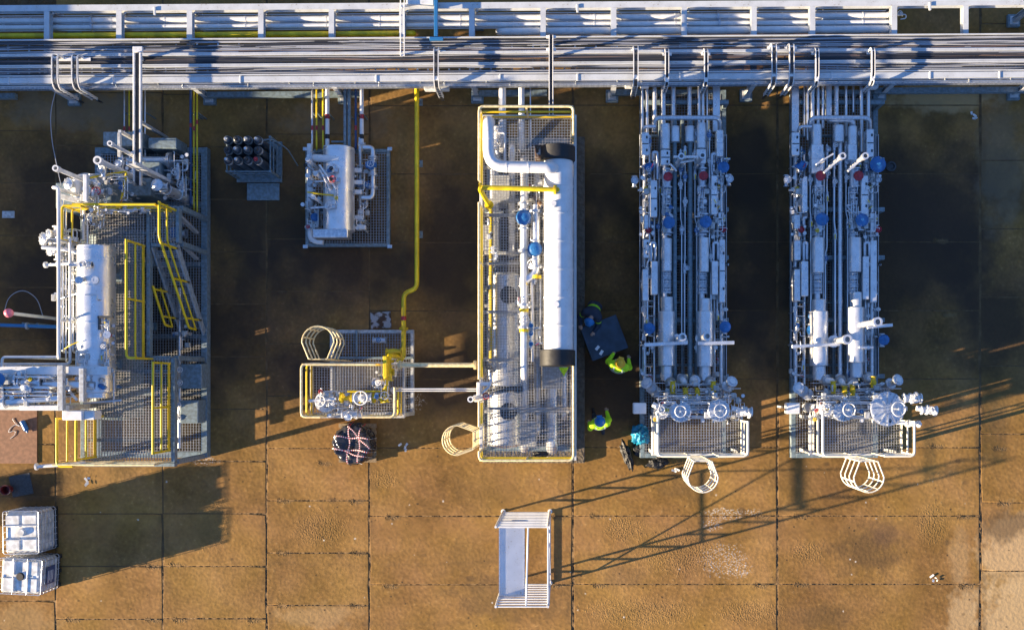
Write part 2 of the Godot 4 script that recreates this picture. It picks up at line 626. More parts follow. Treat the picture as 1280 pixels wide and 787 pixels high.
func weathered_texture() -> ImageTexture:
	# pale paint with soft dirt and a few rust-brown specks
	var a := noise_image(512, 0.010, 303, 4).get_data()
	var b := noise_image(512, 0.055, 304, 4).get_data()
	var c := noise_image(512, 0.11, 305, 3).get_data()
	var out := PackedByteArray()
	out.resize(512 * 512 * 3)
	for i in 512 * 512:
		var t := 0.90 + 0.12 * (a[i] / 255.0 - 0.2) * 0.8
		var d := clampf((0.30 - b[i] / 255.0) * 5.0, 0.0, 1.0) * clampf((0.55 - a[i] / 255.0) * 6.0, 0.0, 1.0)
		var r := clampf((c[i] / 255.0 - 0.84) * 12.0, 0.0, 1.0) * clampf((b[i] / 255.0 - 0.5) * 5.0, 0.0, 1.0)
		out[i * 3] = int(255.0 * clampf(t - 0.16 * d - 0.22 * r, 0.0, 1.0))
		out[i * 3 + 1] = int(255.0 * clampf(t - 0.19 * d - 0.42 * r, 0.0, 1.0))
		out[i * 3 + 2] = int(255.0 * clampf(t - 0.24 * d - 0.58 * r, 0.0, 1.0))
	return ImageTexture.create_from_image(Image.create_from_data(512, 512, false, Image.FORMAT_RGB8, out))

func make_materials() -> void:
	var soft := noise_image(256, 0.012, 3, 4)
	var fine := noise_image(256, 0.05, 8, 5)
	var mottled := ramp_texture(soft, Color(0.80, 0.79, 0.77), Color(1, 1, 1), 1.6)
	var grimy := ramp_texture(fine, Color(0.84, 0.82, 0.79), Color(1, 1, 1), 1.8)
	var faint := weathered_texture()
	var spangle := ramp_texture(noise_image(256, 0.06, 21, 2, FastNoiseLite.TYPE_CELLULAR), Color(0.80, 0.82, 0.85), Color(1, 1, 1), 1.4)
	var rusty := ramp_texture(noise_image(256, 0.02, 41, 5), Color(0.50, 0.36, 0.24), Color(1, 1, 1), 4.0)
	var rough_map := ramp_texture(soft, Color(0.6, 0.6, 0.6), Color(1, 1, 1), 1.8)
	var dent := noise_image(256, 0.008, 55, 3)
	dent.bump_map_to_normal_map(3.0)
	var dents := ImageTexture.create_from_image(dent)
	var grain_im := noise_image(256, 0.09, 77, 4)
	grain_im.bump_map_to_normal_map(5.0)
	var grain := ImageTexture.create_from_image(grain_im)
	M.white_paint = surf(Color(0.80, 0.80, 0.79), 0.42, 0.0, faint, 0.5)
	M.grey_paint = surf(Color(0.52, 0.54, 0.55), 0.45, 0.0, grimy, 0.6)
	M.steel_paint = surf(Color(0.20, 0.27, 0.31), 0.5, 0.0, grimy, 0.6)
	M.rack_paint = surf(Color(0.62, 0.64, 0.65), 0.48, 0.0, faint, 0.4)
	M.galvanised = surf(Color(0.74, 0.75, 0.76), 0.34, 0.8, spangle, 0.9)
	M.grating = surf(Color(0.42, 0.43, 0.44), 0.48, 0.45, grimy, 0.8)
	M.blue_pipe = surf(Color(0.02, 0.06, 0.16), 0.4)
	M.cylinder_paint = surf(Color(0.07, 0.085, 0.105), 0.32, 0.3, mottled, 1.4)
	M.film = surf(Color(0.03, 0.03, 0.036), 0.14, 0.0, null, 1.0, dents, 1.2)
	M.tape_red = surf(Color(0.5, 0.03, 0.03), 0.5)
	M.tape_white = surf(Color(0.75, 0.74, 0.73), 0.5)
	M.pallet_wood = surf(Color(0.30, 0.22, 0.13), 0.85, 0.0, grimy, 1.0)
	M.stair_paint = surf(Color(0.34, 0.40, 0.45), 0.5, 0.0, grimy, 0.6)
	M.pale_rail = surf(Color(0.86, 0.81, 0.66), 0.42, 0.0, faint, 0.8)
	M.old_red = surf(Color(0.16, 0.02, 0.022), 0.5, 0.0, mottled, 1.2)
	M.pink_plastic = surf(Color(0.62, 0.16, 0.22), 0.4)
	M.blue_pipe_bright = surf(Color(0.02, 0.14, 0.34), 0.4)
	M.label_blue = surf(Color(0.05, 0.08, 0.18), 0.4)
	M.board_white = surf(Color(0.82, 0.82, 0.83), 0.55, 0.0, faint, 0.3)
	M.stainless = surf(Color(0.68, 0.69, 0.70), 0.28, 0.9)
	M.cladding = surf(Color(0.86, 0.87, 0.88), 0.40, 0.72, faint, 0.5, dents, 0.35, rough_map)
	M.insulation = surf(Color(0.80, 0.81, 0.82), 0.40, 0.62, faint, 0.6, dents, 0.3, rough_map)
	M.yellow_paint = surf(Color(0.86, 0.60, 0.012), 0.42, 0.0, faint, 0.9)
	M.cream_sunlit_yellow = surf(Color(0.84, 0.70, 0.40), 0.42, 0.0, grimy, 0.6)  # rails and cages: glare on yellow painted into the colour; link pipe plain cream
	M.gas_yellow = surf(Color(0.80, 0.60, 0.01), 0.4, 0.0, mottled, 0.6)
	M.blue_paint = surf(Color(0.035, 0.18, 0.46), 0.32, 0.0, mottled, 1.2)
	M.red_paint = surf(Color(0.46, 0.03, 0.045), 0.4, 0.0, mottled, 1.2)
	M.green_paint = surf(Color(0.03, 0.20, 0.07), 0.5)
	M.dark_rubber = surf(Color(0.018, 0.018, 0.02), 0.6, 0.0, mottled, 1.0)
	M.black_wrap = surf(Color(0.014, 0.014, 0.015), 0.55, 0.0, mottled, 1.0, dents, 0.6)
	M.cable_black = surf(Color(0.035, 0.036, 0.042), 0.36)
	M.cable_grey = surf(Color(0.36, 0.37, 0.40), 0.36)
	M.cable_brown = surf(Color(0.14, 0.10, 0.085), 0.5)
	M.plain_concrete = surf(Color(0.15, 0.12, 0.085), 0.85, 0.0, grimy, 0.4, grain, 0.5)
	M.rusty_steel = surf(Color(0.36, 0.33, 0.31), 0.6, 0.3, rusty, 0.7)
	M.plywood = surf(Color(0.27, 0.125, 0.06), 0.6, 0.0, grimy, 0.5)
	M.plastic_white = surf(Color(0.80, 0.81, 0.80), 0.35, 0.0, mottled, 1.0)
	M.cyan_bag = surf(Color(0.02, 0.30, 0.48), 0.4, 0.0, mottled, 2.0, dents, 1.0)
	M.blue_cabinet = surf(Color(0.025, 0.045, 0.075), 0.42, 0.1, mottled, 0.8)
	M.dark_steel = surf(Color(0.05, 0.055, 0.06), 0.5, 0.2, grimy, 0.8)
	M.hi_vis = surf(Color(0.42, 0.80, 0.015), 0.7, 0.0, mottled, 4.0)
	M.reflective = surf(Color(0.62, 0.63, 0.62), 0.35, 0.3)
	M.navy_cloth = surf(Color(0.02, 0.03, 0.06), 0.85, 0.0, mottled, 3.0)
	M.helmet_yellow = surf(Color(0.72, 0.42, 0.02), 0.3)
	M.helmet_blue = surf(Color(0.01, 0.16, 0.42), 0.3)
	M.skin = surf(Color(0.45, 0.27, 0.19), 0.6)
	M.soil = surf(Color(0.14, 0.085, 0.036), 0.95, 0.0, grimy, 0.15, grain, 0.8)
	M.yard = surf(Color(0.26, 0.17, 0.075), 0.9, 0.0, grimy, 0.12, grain, 0.6)
	M.person = StandardMaterial3D.new()
	M.person.vertex_color_use_as_albedo = true
	M.person.roughness = 0.75

# ---- the paved yard -----------------------------------------------------
const TX0 := -20.0
const TZ0 := -14.0
const TW := 37.0
const TD := 24.0
const TEXW := 1600
const TEXH := 1038

func blot(px: PackedFloat32Array, hgt: PackedFloat32Array, gx: float, gy: float, rx: float, ry: float, col: Color, amount: float, wob: PackedByteArray, sharp := 3.0, speck := 0.0, relief := 0.0, turn := 0.0) -> void:
	# a stain, puddle, flaked patch or painted shade with a ragged outline, at a place of the survey grid
	var c := at(gx, gy)
	var u := (c.x - TX0) / TW * TEXW
	var w := (c.z - TZ0) / TD * TEXH
	var a := rx / SCALE / TW * TEXW
	var b := ry / SCALE / TD * TEXH
	var m := maxf(a, b) * 1.5
	var ct := cos(turn)
	var sn := sin(turn)
	for y in range(maxi(0, int(w - m)), mini(TEXH, int(w + m))):
		for x in range(maxi(0, int(u - m)), mini(TEXW, int(u + m))):
			var dx := x - u
			var dy := y - w
			var ex := (dx * ct + dy * sn) / a
			var ey := (-dx * sn + dy * ct) / b
			var r := sqrt(ex * ex + ey * ey)
			if r > 1.5:
				continue
			var nv := wob[((y * 3) & 511) * 512 + ((x * 3) & 511)] / 255.0 - 0.5
			var nc := wob[(y & 511) * 512 + (x & 511)] / 255.0 - 0.5
			var t := clampf((1.0 - r + nc * 0.7 + nv * 0.3) * sharp, 0.0, 1.0)
			if speck > 0.0:
				t *= 1.0 if nv > speck else 0.0
			if t <= 0.0:
				continue
			var k := t * amount
			var i := (y * TEXW + x) * 3
			px[i] = lerpf(px[i], col.r, k); px[i + 1] = lerpf(px[i + 1], col.g, k); px[i + 2] = lerpf(px[i + 2], col.b, k)
			if relief != 0.0:
				hgt[y * TEXW + x] += relief * t * nv * 2.0

func ground_material() -> StandardMaterial3D:
	var f1 := noise_image(512, 0.006, 11, 5).get_data()
	var f2 := noise_image(512, 0.03, 12, 4).get_data()
	var f3 := noise_image(512, 0.16, 13, 3).get_data()
	var px := PackedFloat32Array()
	px.resize(TEXW * TEXH * 3)
	var hgt := PackedFloat32Array()
	hgt.resize(TEXW * TEXH)
	var i := 0
	var h := 0
	for y in TEXH:
		for x in TEXW:
			var a := f1[(y & 511) * 512 + (x & 511)] / 255.0
			var a2 := f1[((y * 2 + 171) & 511) * 512 + ((x * 2 + 77) & 511)] / 255.0
			var b := f2[((y * 2) & 511) * 512 + ((x * 2) & 511)] / 255.0
			var c := f3[(y & 511) * 512 + (x & 511)] / 255.0
			var t := 0.58 + 0.42 * a + 0.30 * (a2 - 0.5) + 0.2 * (b - 0.5) + 0.34 * (c - 0.5)
			px[i] = 0.352 * t
			px[i + 1] = (0.195 + 0.02 * (a - 0.5)) * t
			px[i + 2] = (0.058 + 0.026 * (a2 - 0.5)) * t
			if c > 0.80 and b > 0.45:      # scattered pale grit
				px[i] += 0.07; px[i + 1] += 0.055; px[i + 2] += 0.03
			hgt[h] = 0.5 + 0.16 * (b - 0.5) + 0.42 * (c - 0.5)
			i += 3
			h += 1
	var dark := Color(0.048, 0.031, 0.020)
	var damp := Color(0.13, 0.078, 0.034)
	var pale := Color(0.56, 0.40, 0.21)
	var white := Color(0.66, 0.62, 0.58)
	var grit := Color(0.20, 0.13, 0.06)
	var grey := Color(0.22, 0.175, 0.115)
	# wet, dirty concrete round the skids, darkened further to paint in their shade
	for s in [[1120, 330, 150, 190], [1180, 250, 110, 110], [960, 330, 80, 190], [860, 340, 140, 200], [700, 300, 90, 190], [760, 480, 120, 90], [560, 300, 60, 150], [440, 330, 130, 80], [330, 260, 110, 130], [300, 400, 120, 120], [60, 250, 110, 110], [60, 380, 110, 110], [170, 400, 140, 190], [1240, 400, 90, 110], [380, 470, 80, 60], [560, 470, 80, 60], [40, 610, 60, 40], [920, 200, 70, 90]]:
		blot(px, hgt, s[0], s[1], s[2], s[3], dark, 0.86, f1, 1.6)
	# old dry concrete showing through
	blot(px, hgt, 1190, 118, 90, 26, pale, 0.55, f2, 2.5)
	blot(px, hgt, 90, 135, 110, 30, grey, 0.6, f2, 2.0)
	blot(px, hgt, 160, 150, 60, 40, grey, 0.5, f2, 2.0)
	blot(px, hgt, 420, 150, 80, 26, grey, 0.5, f2, 2.0)
	blot(px, hgt, 1250, 200, 34, 110, grey, 0.45, f2, 2.0)
	blot(px, hgt, 1262, 690, 44, 60, pale, 0.75, f2, 2.6)
	blot(px, hgt, 1270, 770, 60, 50, pale, 0.85, f2, 2.6)
	blot(px, hgt, 1205, 770, 22, 50, pale, 0.7, f2, 2.2)
	blot(px, hgt, 1200, 700, 16, 50, pale, 0.3, f2, 2.0)
	blot(px, hgt, 1255, 655, 34, 26, damp, 0.7, f2, 2.4)
	blot(px, hgt, 395, 770, 60, 18, pale, 0.28, f2, 2.0)
	blot(px, hgt, 30, 775, 50, 24, pale, 0.25, f2, 2.0)
	# oil and damp
	blot(px, hgt, 1085, 686, 58, 40, Color(0.12, 0.07, 0.03), 0.75, f2, 1.6)
	blot(px, hgt, 1110, 668, 30, 24, Color(0.12, 0.07, 0.05), 0.35, f2, 1.6)
	blot(px, hgt, 860, 600, 50, 30, damp, 0.55, f2, 1.8)
	blot(px, hgt, 640, 745, 90, 34, damp, 0.55, f2, 2.4)
	blot(px, hgt, 590, 700, 50, 40, damp, 0.32, f2, 1.8)
	blot(px, hgt, 780, 720, 36, 16, damp, 0.4, f2, 2.0)
	blot(px, hgt, 1030, 770, 50, 18, damp, 0.5, f2, 2.0)
	blot(px, hgt, 1000, 590, 80, 40, damp, 0.3, f2, 1.6)
	blot(px, hgt, 620, 610, 70, 40, damp, 0.3, f2, 1.6)
	# tyre marks and oil drips
	rng.seed = 12
	for k in 46:
		var u := float(k) / 45.0
		for o in [0.0, 74.0]:
			blot(px, hgt, lerpf(250, 1290, u), 700 + o - 40.0 * u + 16.0 * sin(u * 5.0), 15, 3.2, damp, 0.20, f2, 1.6, 0.0, 0.0, -0.04)
	for k in 34:
		var sc := rng.randf_range(2.0, 7.0)
		blot(px, hgt, rng.randf_range(280, 1260), rng.randf_range(570, 785), sc, sc * rng.randf_range(0.5, 1.0), Color(0.09, 0.055, 0.028), rng.randf_range(0.25, 0.6), f2, 2.2)
	# dirt gathered along the long joints
	for jx in [203, 333, 461.5, 716, 972, 1226]:
		for k in 34:
			blot(px, hgt, jx + rng.randf_range(-5, 5), 100 + k * 21 + rng.randf_range(-8, 8), rng.randf_range(3, 9), rng.randf_range(8, 18), damp, 0.30, f2, 1.8)
	# spilled white dust and flaked surface
	for s in [[905, 642, 26, 8, 0.08], [890, 655, 12, 8, 0.1], [905, 700, 30, 22, 0.14], [925, 712, 14, 10, 0.12], [700, 495, 16, 12, 0.14], [516, 500, 14, 16, 0.16], [255, 575, 18, 6, 0.1], [940, 640, 12, 5, 0.12]]:
		blot(px, hgt, s[0], s[1], s[2], s[3], white, 0.8, f3, 3.0, s[4], 0.4)
	for s in [[1165, 655, 24, 30], [850, 690, 60, 34], [480, 598, 22, 14], [400, 660, 40, 26], [800, 765, 80, 22], [940, 765, 50, 18], [1010, 690, 24, 16], [265, 650, 30, 40], [780, 660, 30, 20]]:
		blot(px, hgt, s[0], s[1], s[2], s[3], grit, 0.18, f3, 2.0, -0.2, 0.8)
	# lifting pockets of the slabs, full of soil
	for s in [[692, 646], [740, 644], [690, 731], [744, 731], [996, 645], [1200, 645], [996, 730], [1203, 732], [948, 645], [946, 731], [484, 646], [482, 732], [440, 626], [349, 625], [349, 690], [443, 690], [349, 756], [440, 756], [214, 705], [218, 774], [185, 707], [185, 774], [312, 774], [1250, 628], [1244, 560], [1166, 557], [400, 578], [85, 774], [1170, 300], [1180, 392]]:
		blot(px, hgt, s[0], s[1], 5.0, 4.4, Color(0.10, 0.062, 0.024), 0.8, f3, 2.0, -0.05, 1.4)
		blot(px, hgt, s[0] + 8, s[1] + 1, 9, 3.5, grit, 0.6, f3, 2.0, -0.1, 0.9)
	# dark specks of dirt
	rng.seed = 5
	for k in 260:
		var s2 := rng.randf_range(0.5, 1.5)
		blot(px, hgt, rng.randf_range(-20, 1300), rng.randf_range(560, 800), s2, s2, Color(0.05, 0.035, 0.02) if rng.randf() < 0.75 else white, 0.85, f3, 3.0)
	var out := PackedByteArray()
	out.resize(TEXW * TEXH * 3)
	for k in TEXW * TEXH * 3:
		out[k] = int(255.0 * clampf(pow(maxf(px[k], 0.0), 0.4545), 0.0, 1.0))
	var hb := PackedByteArray()
	hb.resize(TEXW * TEXH)
	for k in TEXW * TEXH:
		hb[k] = int(255.0 * clampf(hgt[k], 0.0, 1.0))
	var m := StandardMaterial3D.new()
	m.albedo_texture = ImageTexture.create_from_image(Image.create_from_data(TEXW, TEXH, false, Image.FORMAT_RGB8, out))
	var him := Image.create_from_data(TEXW, TEXH, false, Image.FORMAT_L8, hb)
	him.convert(Image.FORMAT_RGBA8)
	him.bump_map_to_normal_map(2.2)
	m.normal_enabled = true
	m.normal_texture = ImageTexture.create_from_image(him)
	m.normal_scale = 0.30
	m.vertex_color_use_as_albedo = true
	m.roughness = 0.88
	m.metallic_specular = 0.3
	return m

func slab(parent: Node3D, mat: Material, gx0: float, gx1: float, gy0: float, gy1: float, wide_l: bool, wide_r: bool) -> void:
	var a := at(gx0, gy0)
	var b := at(gx1, gy1)
	var y := rng.randf_range(-0.003, 0.003)
	var gap := 0.011
	var tilt := rng.randf_range(-0.002, 0.002)
	var g := Geo.new()
	var x0 := a.x + (gap * 1.6 if wide_l else gap * 0.55) + rng.randf_range(0, 0.006)
	var x1 := b.x - (gap * 1.6 if wide_r else gap * 0.55) - rng.randf_range(0, 0.006)
	var z0 := a.z + gap * 0.2 + rng.randf_range(0, 0.003)
	var z1 := b.z - gap * 0.2 - rng.randf_range(0, 0.003)
	var e := 0.018      # worn edge
	# ragged outline: each edge is broken into short pieces that wander
	var ring := []
	var nx := int((x1 - x0) / 0.5)
	var nz := int((z1 - z0) / 0.5)
	for i in nx:
		ring.append([lerpf(x0, x1, float(i) / nx), z0, 0, 1])
	for i in nz:
		ring.append([x1, lerpf(z0, z1, float(i) / nz), -1, 0])
	for i in nx:
		ring.append([lerpf(x1, x0, float(i) / nx), z1, 0, -1])
	for i in nz:
		ring.append([x0, lerpf(z1, z0, float(i) / nz), 1, 0])
	var outer := []
	var inner := []
	for r in ring:
		var chip := rng.randf() * 0.012 if rng.randf() < 0.8 else rng.randf_range(0.012, 0.035)
		if r[3] != 0:
			chip *= 0.25
		var cx: float = clampf(r[0] + r[2] * chip, x0, x1)
		var cz: float = clampf(r[1] + r[3] * chip, z0, z1)
		outer.append(Vector2(cx, cz))
		inner.append(Vector2(clampf(cx, x0 + e + chip, x1 - e - chip), clampf(cz, z0 + e + chip, z1 - e - chip)))
	var cen := Vector2((x0 + x1) / 2, (z0 + z1) / 2)
	var cnt := outer.size()
	var hy := func(p: Vector2) -> float: return y + tilt * (p.x - cen.x) / 3.0
	var top := Vector3(0, 1, 0)
	var s := g.vert(Vector3(cen.x, hy.call(cen), cen.y), top)
	for p in inner:
		g.vert(Vector3(p.x, hy.call(p), p.y), top)
	for k in cnt:
		g.tri(s, s + 1 + k, s + 1 + (k + 1) % cnt)
	for k in cnt:
		var p: Vector2 = inner[k]
		var q: Vector2 = inner[(k + 1) % cnt]
		var po: Vector2 = outer[k]
		var qo: Vector2 = outer[(k + 1) % cnt]
		var od := ((po + qo) * 0.5 - (p + q) * 0.5)
		var nn := Vector3(od.x, 0.03, od.y).normalized()
		g.face([Vector3(p.x, hy.call(p), p.y), Vector3(q.x, hy.call(q), q.y), Vector3(qo.x, y - 0.012, qo.y), Vector3(po.x, y - 0.012, po.y)], (nn + Vector3.UP * 0.4).normalized())
		g.face([Vector3(po.x, y - 0.012, po.y), Vector3(qo.x, y - 0.012, qo.y), Vector3(qo.x, -0.1, qo.y), Vector3(po.x, -0.1, po.y)], nn)
	# every slab was cast from its own mix
	var mix := rng.randf_range(0.86, 1.0)
	var tone := Color(mix, mix * rng.randf_range(0.97, 1.0), mix * rng.randf_range(0.90, 1.0))
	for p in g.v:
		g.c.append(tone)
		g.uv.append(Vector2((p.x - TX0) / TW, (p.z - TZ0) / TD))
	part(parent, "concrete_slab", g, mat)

func build_ground() -> void:
	var g := Geo.new()
	g.box(Vector3(0, -0.0565, 0), Vector3(400, 0.1, 400))
	var base := structure("ground", g, M.soil)
	org = Vector3.ZERO
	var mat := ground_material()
	rng.seed = 91
	# columns of slabs: [left, right, first joint, spacing]
	for c in [[-110, 69, 751.0 - 65.3 * 11, 65.3 * 2 - 65.3], [69, 203, 642.0 - 65.8 * 11, 65.8], [203, 333, 642.0 - 65.5 * 11, 65.5], [333, 461.5, 625.5 - 65.4 * 10, 65.4], [461.5, 716, 645.0 - 85.5 * 9, 85.5], [716, 972, 644.5 - 85.5 * 9, 85.5], [972, 1226, 644.5 - 85.5 * 9, 85.5], [1226, 1400, 628.0 - 85.5 * 8, 85.5]]:
		var y: float = c[2]
		while y < 860.0:
			if y > -110.0:
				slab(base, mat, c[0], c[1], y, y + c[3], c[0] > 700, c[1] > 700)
			y += c[3]
	# open yard beyond the slabs
	for r in [[-200, at(-110, 0).x - 0.02, -200, 200], [at(1400, 0).x + 0.02, 200, -200, 200]]:
		var g2 := Geo.new()
		g2.box(Vector3((r[0] + r[1]) / 2, -0.04, (r[2] + r[3]) / 2), Vector3(r[1] - r[0], 0.06, r[3] - r[2]))
		structure("yard_ground", g2, M.yard)
	var x0 := at(-110, 0).x
	var x1 := at(1400, 0).x
	var g3 := Geo.new()
	g3.box(Vector3((x0 + x1) / 2, -0.04, (200.0 + at(0, 905).z) / 2), Vector3(x1 - x0, 0.06, 200.0 - at(0, 905).z))
	structure("yard_ground", g3, M.yard)

# ---- pipe rack along the top --------------------------------------------
const CROSS := [-115, -27, 60, 150, 238, 327, 415, 503, 590, 679, 767, 855, 942, 1015, 1117, 1206, 1294, 1382]

func build_rack() -> void:
	var t := thing("pipe_rack", "long low grey steel pipe rack spanning the whole top edge", "pipe rack", rk(640, 122))
	for px in [-75, 94, 263, 431, 597, 765, 932, 1099, 1266, 1433]:
		for py in [122, 31]:
			var f := rk(px, py)
			var g := Geo.new()
			g.box(Vector3(f.x, 0.06, f.z), Vector3(0.36, 0.12, 0.36), Basis(), 0.012)
			part(t, "base_block", g, M.steel_paint)
			var c := Geo.new()
			c.ibeam(Vector3(f.x, 0.12, f.z), Vector3(f.x, 1.44, f.z), 0.14, 0.14)
			c.box(Vector3(f.x, 0.13, f.z), Vector3(0.24, 0.02, 0.24))
			part(t, "column", c, M.rack_paint)
	# long beams
	var lo := -150.0
	var hi := 1430.0
	for d in [[8.0, 1.60, 0.17, 0.20], [104.5, 1.50, 0.18, 0.18]]:
		var g2 := Geo.new()
		g2.ibeam(rk(lo, d[0], d[1] - d[3] / 2), rk(hi, d[0], d[1] - d[3] / 2), d[2], d[3])
		part(t, "long_beam", g2, M.galvanised if d[0] > 50.0 else M.rack_paint)  # front beam takes the darker, bluish metal in place of shade
	for r in [[255, 450], [590, 684], [765, 800], [1092, 1430], [-150, 20]]:
		one_beam(t, rk(r[0], 116.5, 0.42), rk(r[1], 116.5, 0.42), 0.16, 0.16, M.steel_paint, "lower_beam")
	for px in CROSS:
		var g3 := Geo.new()
		g3.ibeam(rk(px, 12, 1.50), rk(px, 100, 1.50), 0.15, 0.2)
		part(t, "cross_beam", g3, M.rack_paint)
		one_beam(t, rk(px, 12, 1.17), rk(px, 106, 1.17), 0.08, 0.1, M.rack_paint, "pipe_support")
		var gs := Geo.new()
		gs.bar(rk(px + 6, 13, 1.46), rk(px + 6, 13, 1.1), 0.06, 0.06)
		part(t, "hanger", gs, M.rack_paint)
		var gs2 := Geo.new()
		gs2.bar(rk(px, 99, 1.38), rk(px, 99, 1.23), 0.06, 0.06)
		part(t, "hanger", gs2, M.rack_paint)
	# clips on the beams
	for px in [193, 722, 1163]:
		var g4 := Geo.new()
		g4.box(rk(px, 11, 1.61), Vector3(0.06, 0.05, 0.22), Basis(), 0.008)
		part(t, "clip", g4, M.rack_paint)
	for px in [10, 140, 300, 470, 625, 722, 850, 1040, 1163, 1250]:
		var g5 := Geo.new()
		g5.box(rk(px, 97, 1.742), Vector3(0.05, 0.03, 0.2), Basis(), 0.008)
		part(t, "clip", g5, M.rack_paint)
	# pipes that lie in the rack
	var y_of := [[21.5, 0.078, -150.0, 1112.0, "rear"], [30.5, 0.070, -150.0, 1114.0, "middle"]]
	for d in y_of:
		var b := rk(640, d[0], 1.22)
		var th := thing("insulated_pipe", "slim white insulated pipe in the rack, %s" % ("nearest the rear beam" if d[4] == "rear" else "second from the rear beam"), "pipe", b, "pipes in the rack")
		var h: float = 1.226 + d[1]
		pipe(th, [rk(d[2], d[0], h), rk(d[3], d[0], h)], d[1], M.white_paint, "pipe_jacket", 0.75, [[0, 0.21], [0, 0.52], [0, 0.83]])
		var g6 := Geo.new()
		g6.lathe(rk(d[3] - 2, d[0], h), Vector3.RIGHT, [[0, d[1]], [0, d[1] * 1.25], [0.05, d[1] * 1.25], [0.05, 0]], 14)
		part(th, "end_cap", g6, M.galvanised)
	var th2 := thing("insulated_pipe", "thick white insulated pipe in the right half of the rack", "pipe", rk(860, 39, 1.0), "pipes in the rack")
	pipe(th2, [rk(624, 39.5, 0.7), rk(624, 39.5, 1.30), rk(1116, 39.5, 1.30)], 0.108, M.white_paint, "pipe_jacket", 1.0)
	var g7 := Geo.new()
	g7.lathe(rk(1114, 39.5, 1.30), Vector3.RIGHT, [[0, 0.108], [0, 0.13], [0.05, 0.13], [0.05, 0]], 14)
	part(th2, "end_cap", g7, M.galvanised)
	var th3 := thing("gas_pipe", "yellow gas pipe lying in the left half of the rack", "pipe", rk(200, 42, 1.0), "pipes in the rack")
	pipe(th3, [rk(-150, 41.0, 1.30), rk(517, 41.0, 1.30), rk(517, 41.0, 0.1)], 0.078, M.gas_yellow, "pipe_run", 0.0)
	# slim steel lines between the insulated pipes
	var slim := [[16.4, 0.022, "slim steel line next to the rear beam of the rack"], [26.0, 0.024, "slim steel line between the two white rack pipes"], [34.8, 0.022, "slim steel line in front of the second white rack pipe"]]
	for d in slim:
		var ts := thing("steel_line", d[2], "pipe", rk(500, d[0], 1.22), "pipes in the rack")
		pipe(ts, [rk(-150, d[0], 1.222 + d[1]), rk(1108, d[0], 1.222 + d[1])], d[1], M.stainless, "tube_run")
		for j in 14:
			var ug := Geo.new()
			ug.box(rk(-115 + j * 88, d[0], 1.235 + d[1]), Vector3(0.05, 0.06, 0.07), Basis(), 0.006)
			part(ts, "clamp", ug, M.galvanised)
	# small valve set at the end of the pipes
	var vs := thing("drain_valve", "small bare drain valve at the cut end of the rack pipes", "valve", rk(1122, 20, 1.0))
	pipe(vs, [rk(1116, 21.5, 1.29), rk(1133, 21, 1.29), rk(1133, 26, 1.29), rk(1126, 27, 1.29)], 0.018, M.stainless)
	valve(vs, rk(1124, 21, 1.29), Vector3.RIGHT, Vector3.UP, 0.03, "wheel", 0.06)
	build_trays()

func tray_cables(parent: Node3D, y0: float, y1: float, h: float, cnt: int, seed_v: int) -> void:
	rng.seed = seed_v
	var kinds := [Geo.new(), Geo.new(), Geo.new()]
	for k in cnt:
		var base := lerpf(y0, y1, (k + 0.5) / cnt)
		var p := []
		var x := -160.0
		var off := 0.0
		while x < 1450.0:
			off = clampf(off + rng.randf_range(-0.9, 0.9), -1.6, 1.6)
			p.append(rk(x, clampf(base + off, y0 + 0.4, y1 - 0.4), h + rng.randf_range(0.0, 0.035)))
			x += rng.randf_range(32, 60)
		var t := rng.randf()
		var w: int = 0 if t < 0.5 else (1 if t < 0.8 else 2)
		kinds[w].tube(p, rng.randf_range(0.011, 0.021), 5, false)
	var ms := [M.cable_black, M.cable_grey, M.cable_brown]
	for k in 3:
		if kinds[k].v.size():
			stuff(part(parent, ["black_cables", "grey_cables", "brown_cables"][k], kinds[k], ms[k]))

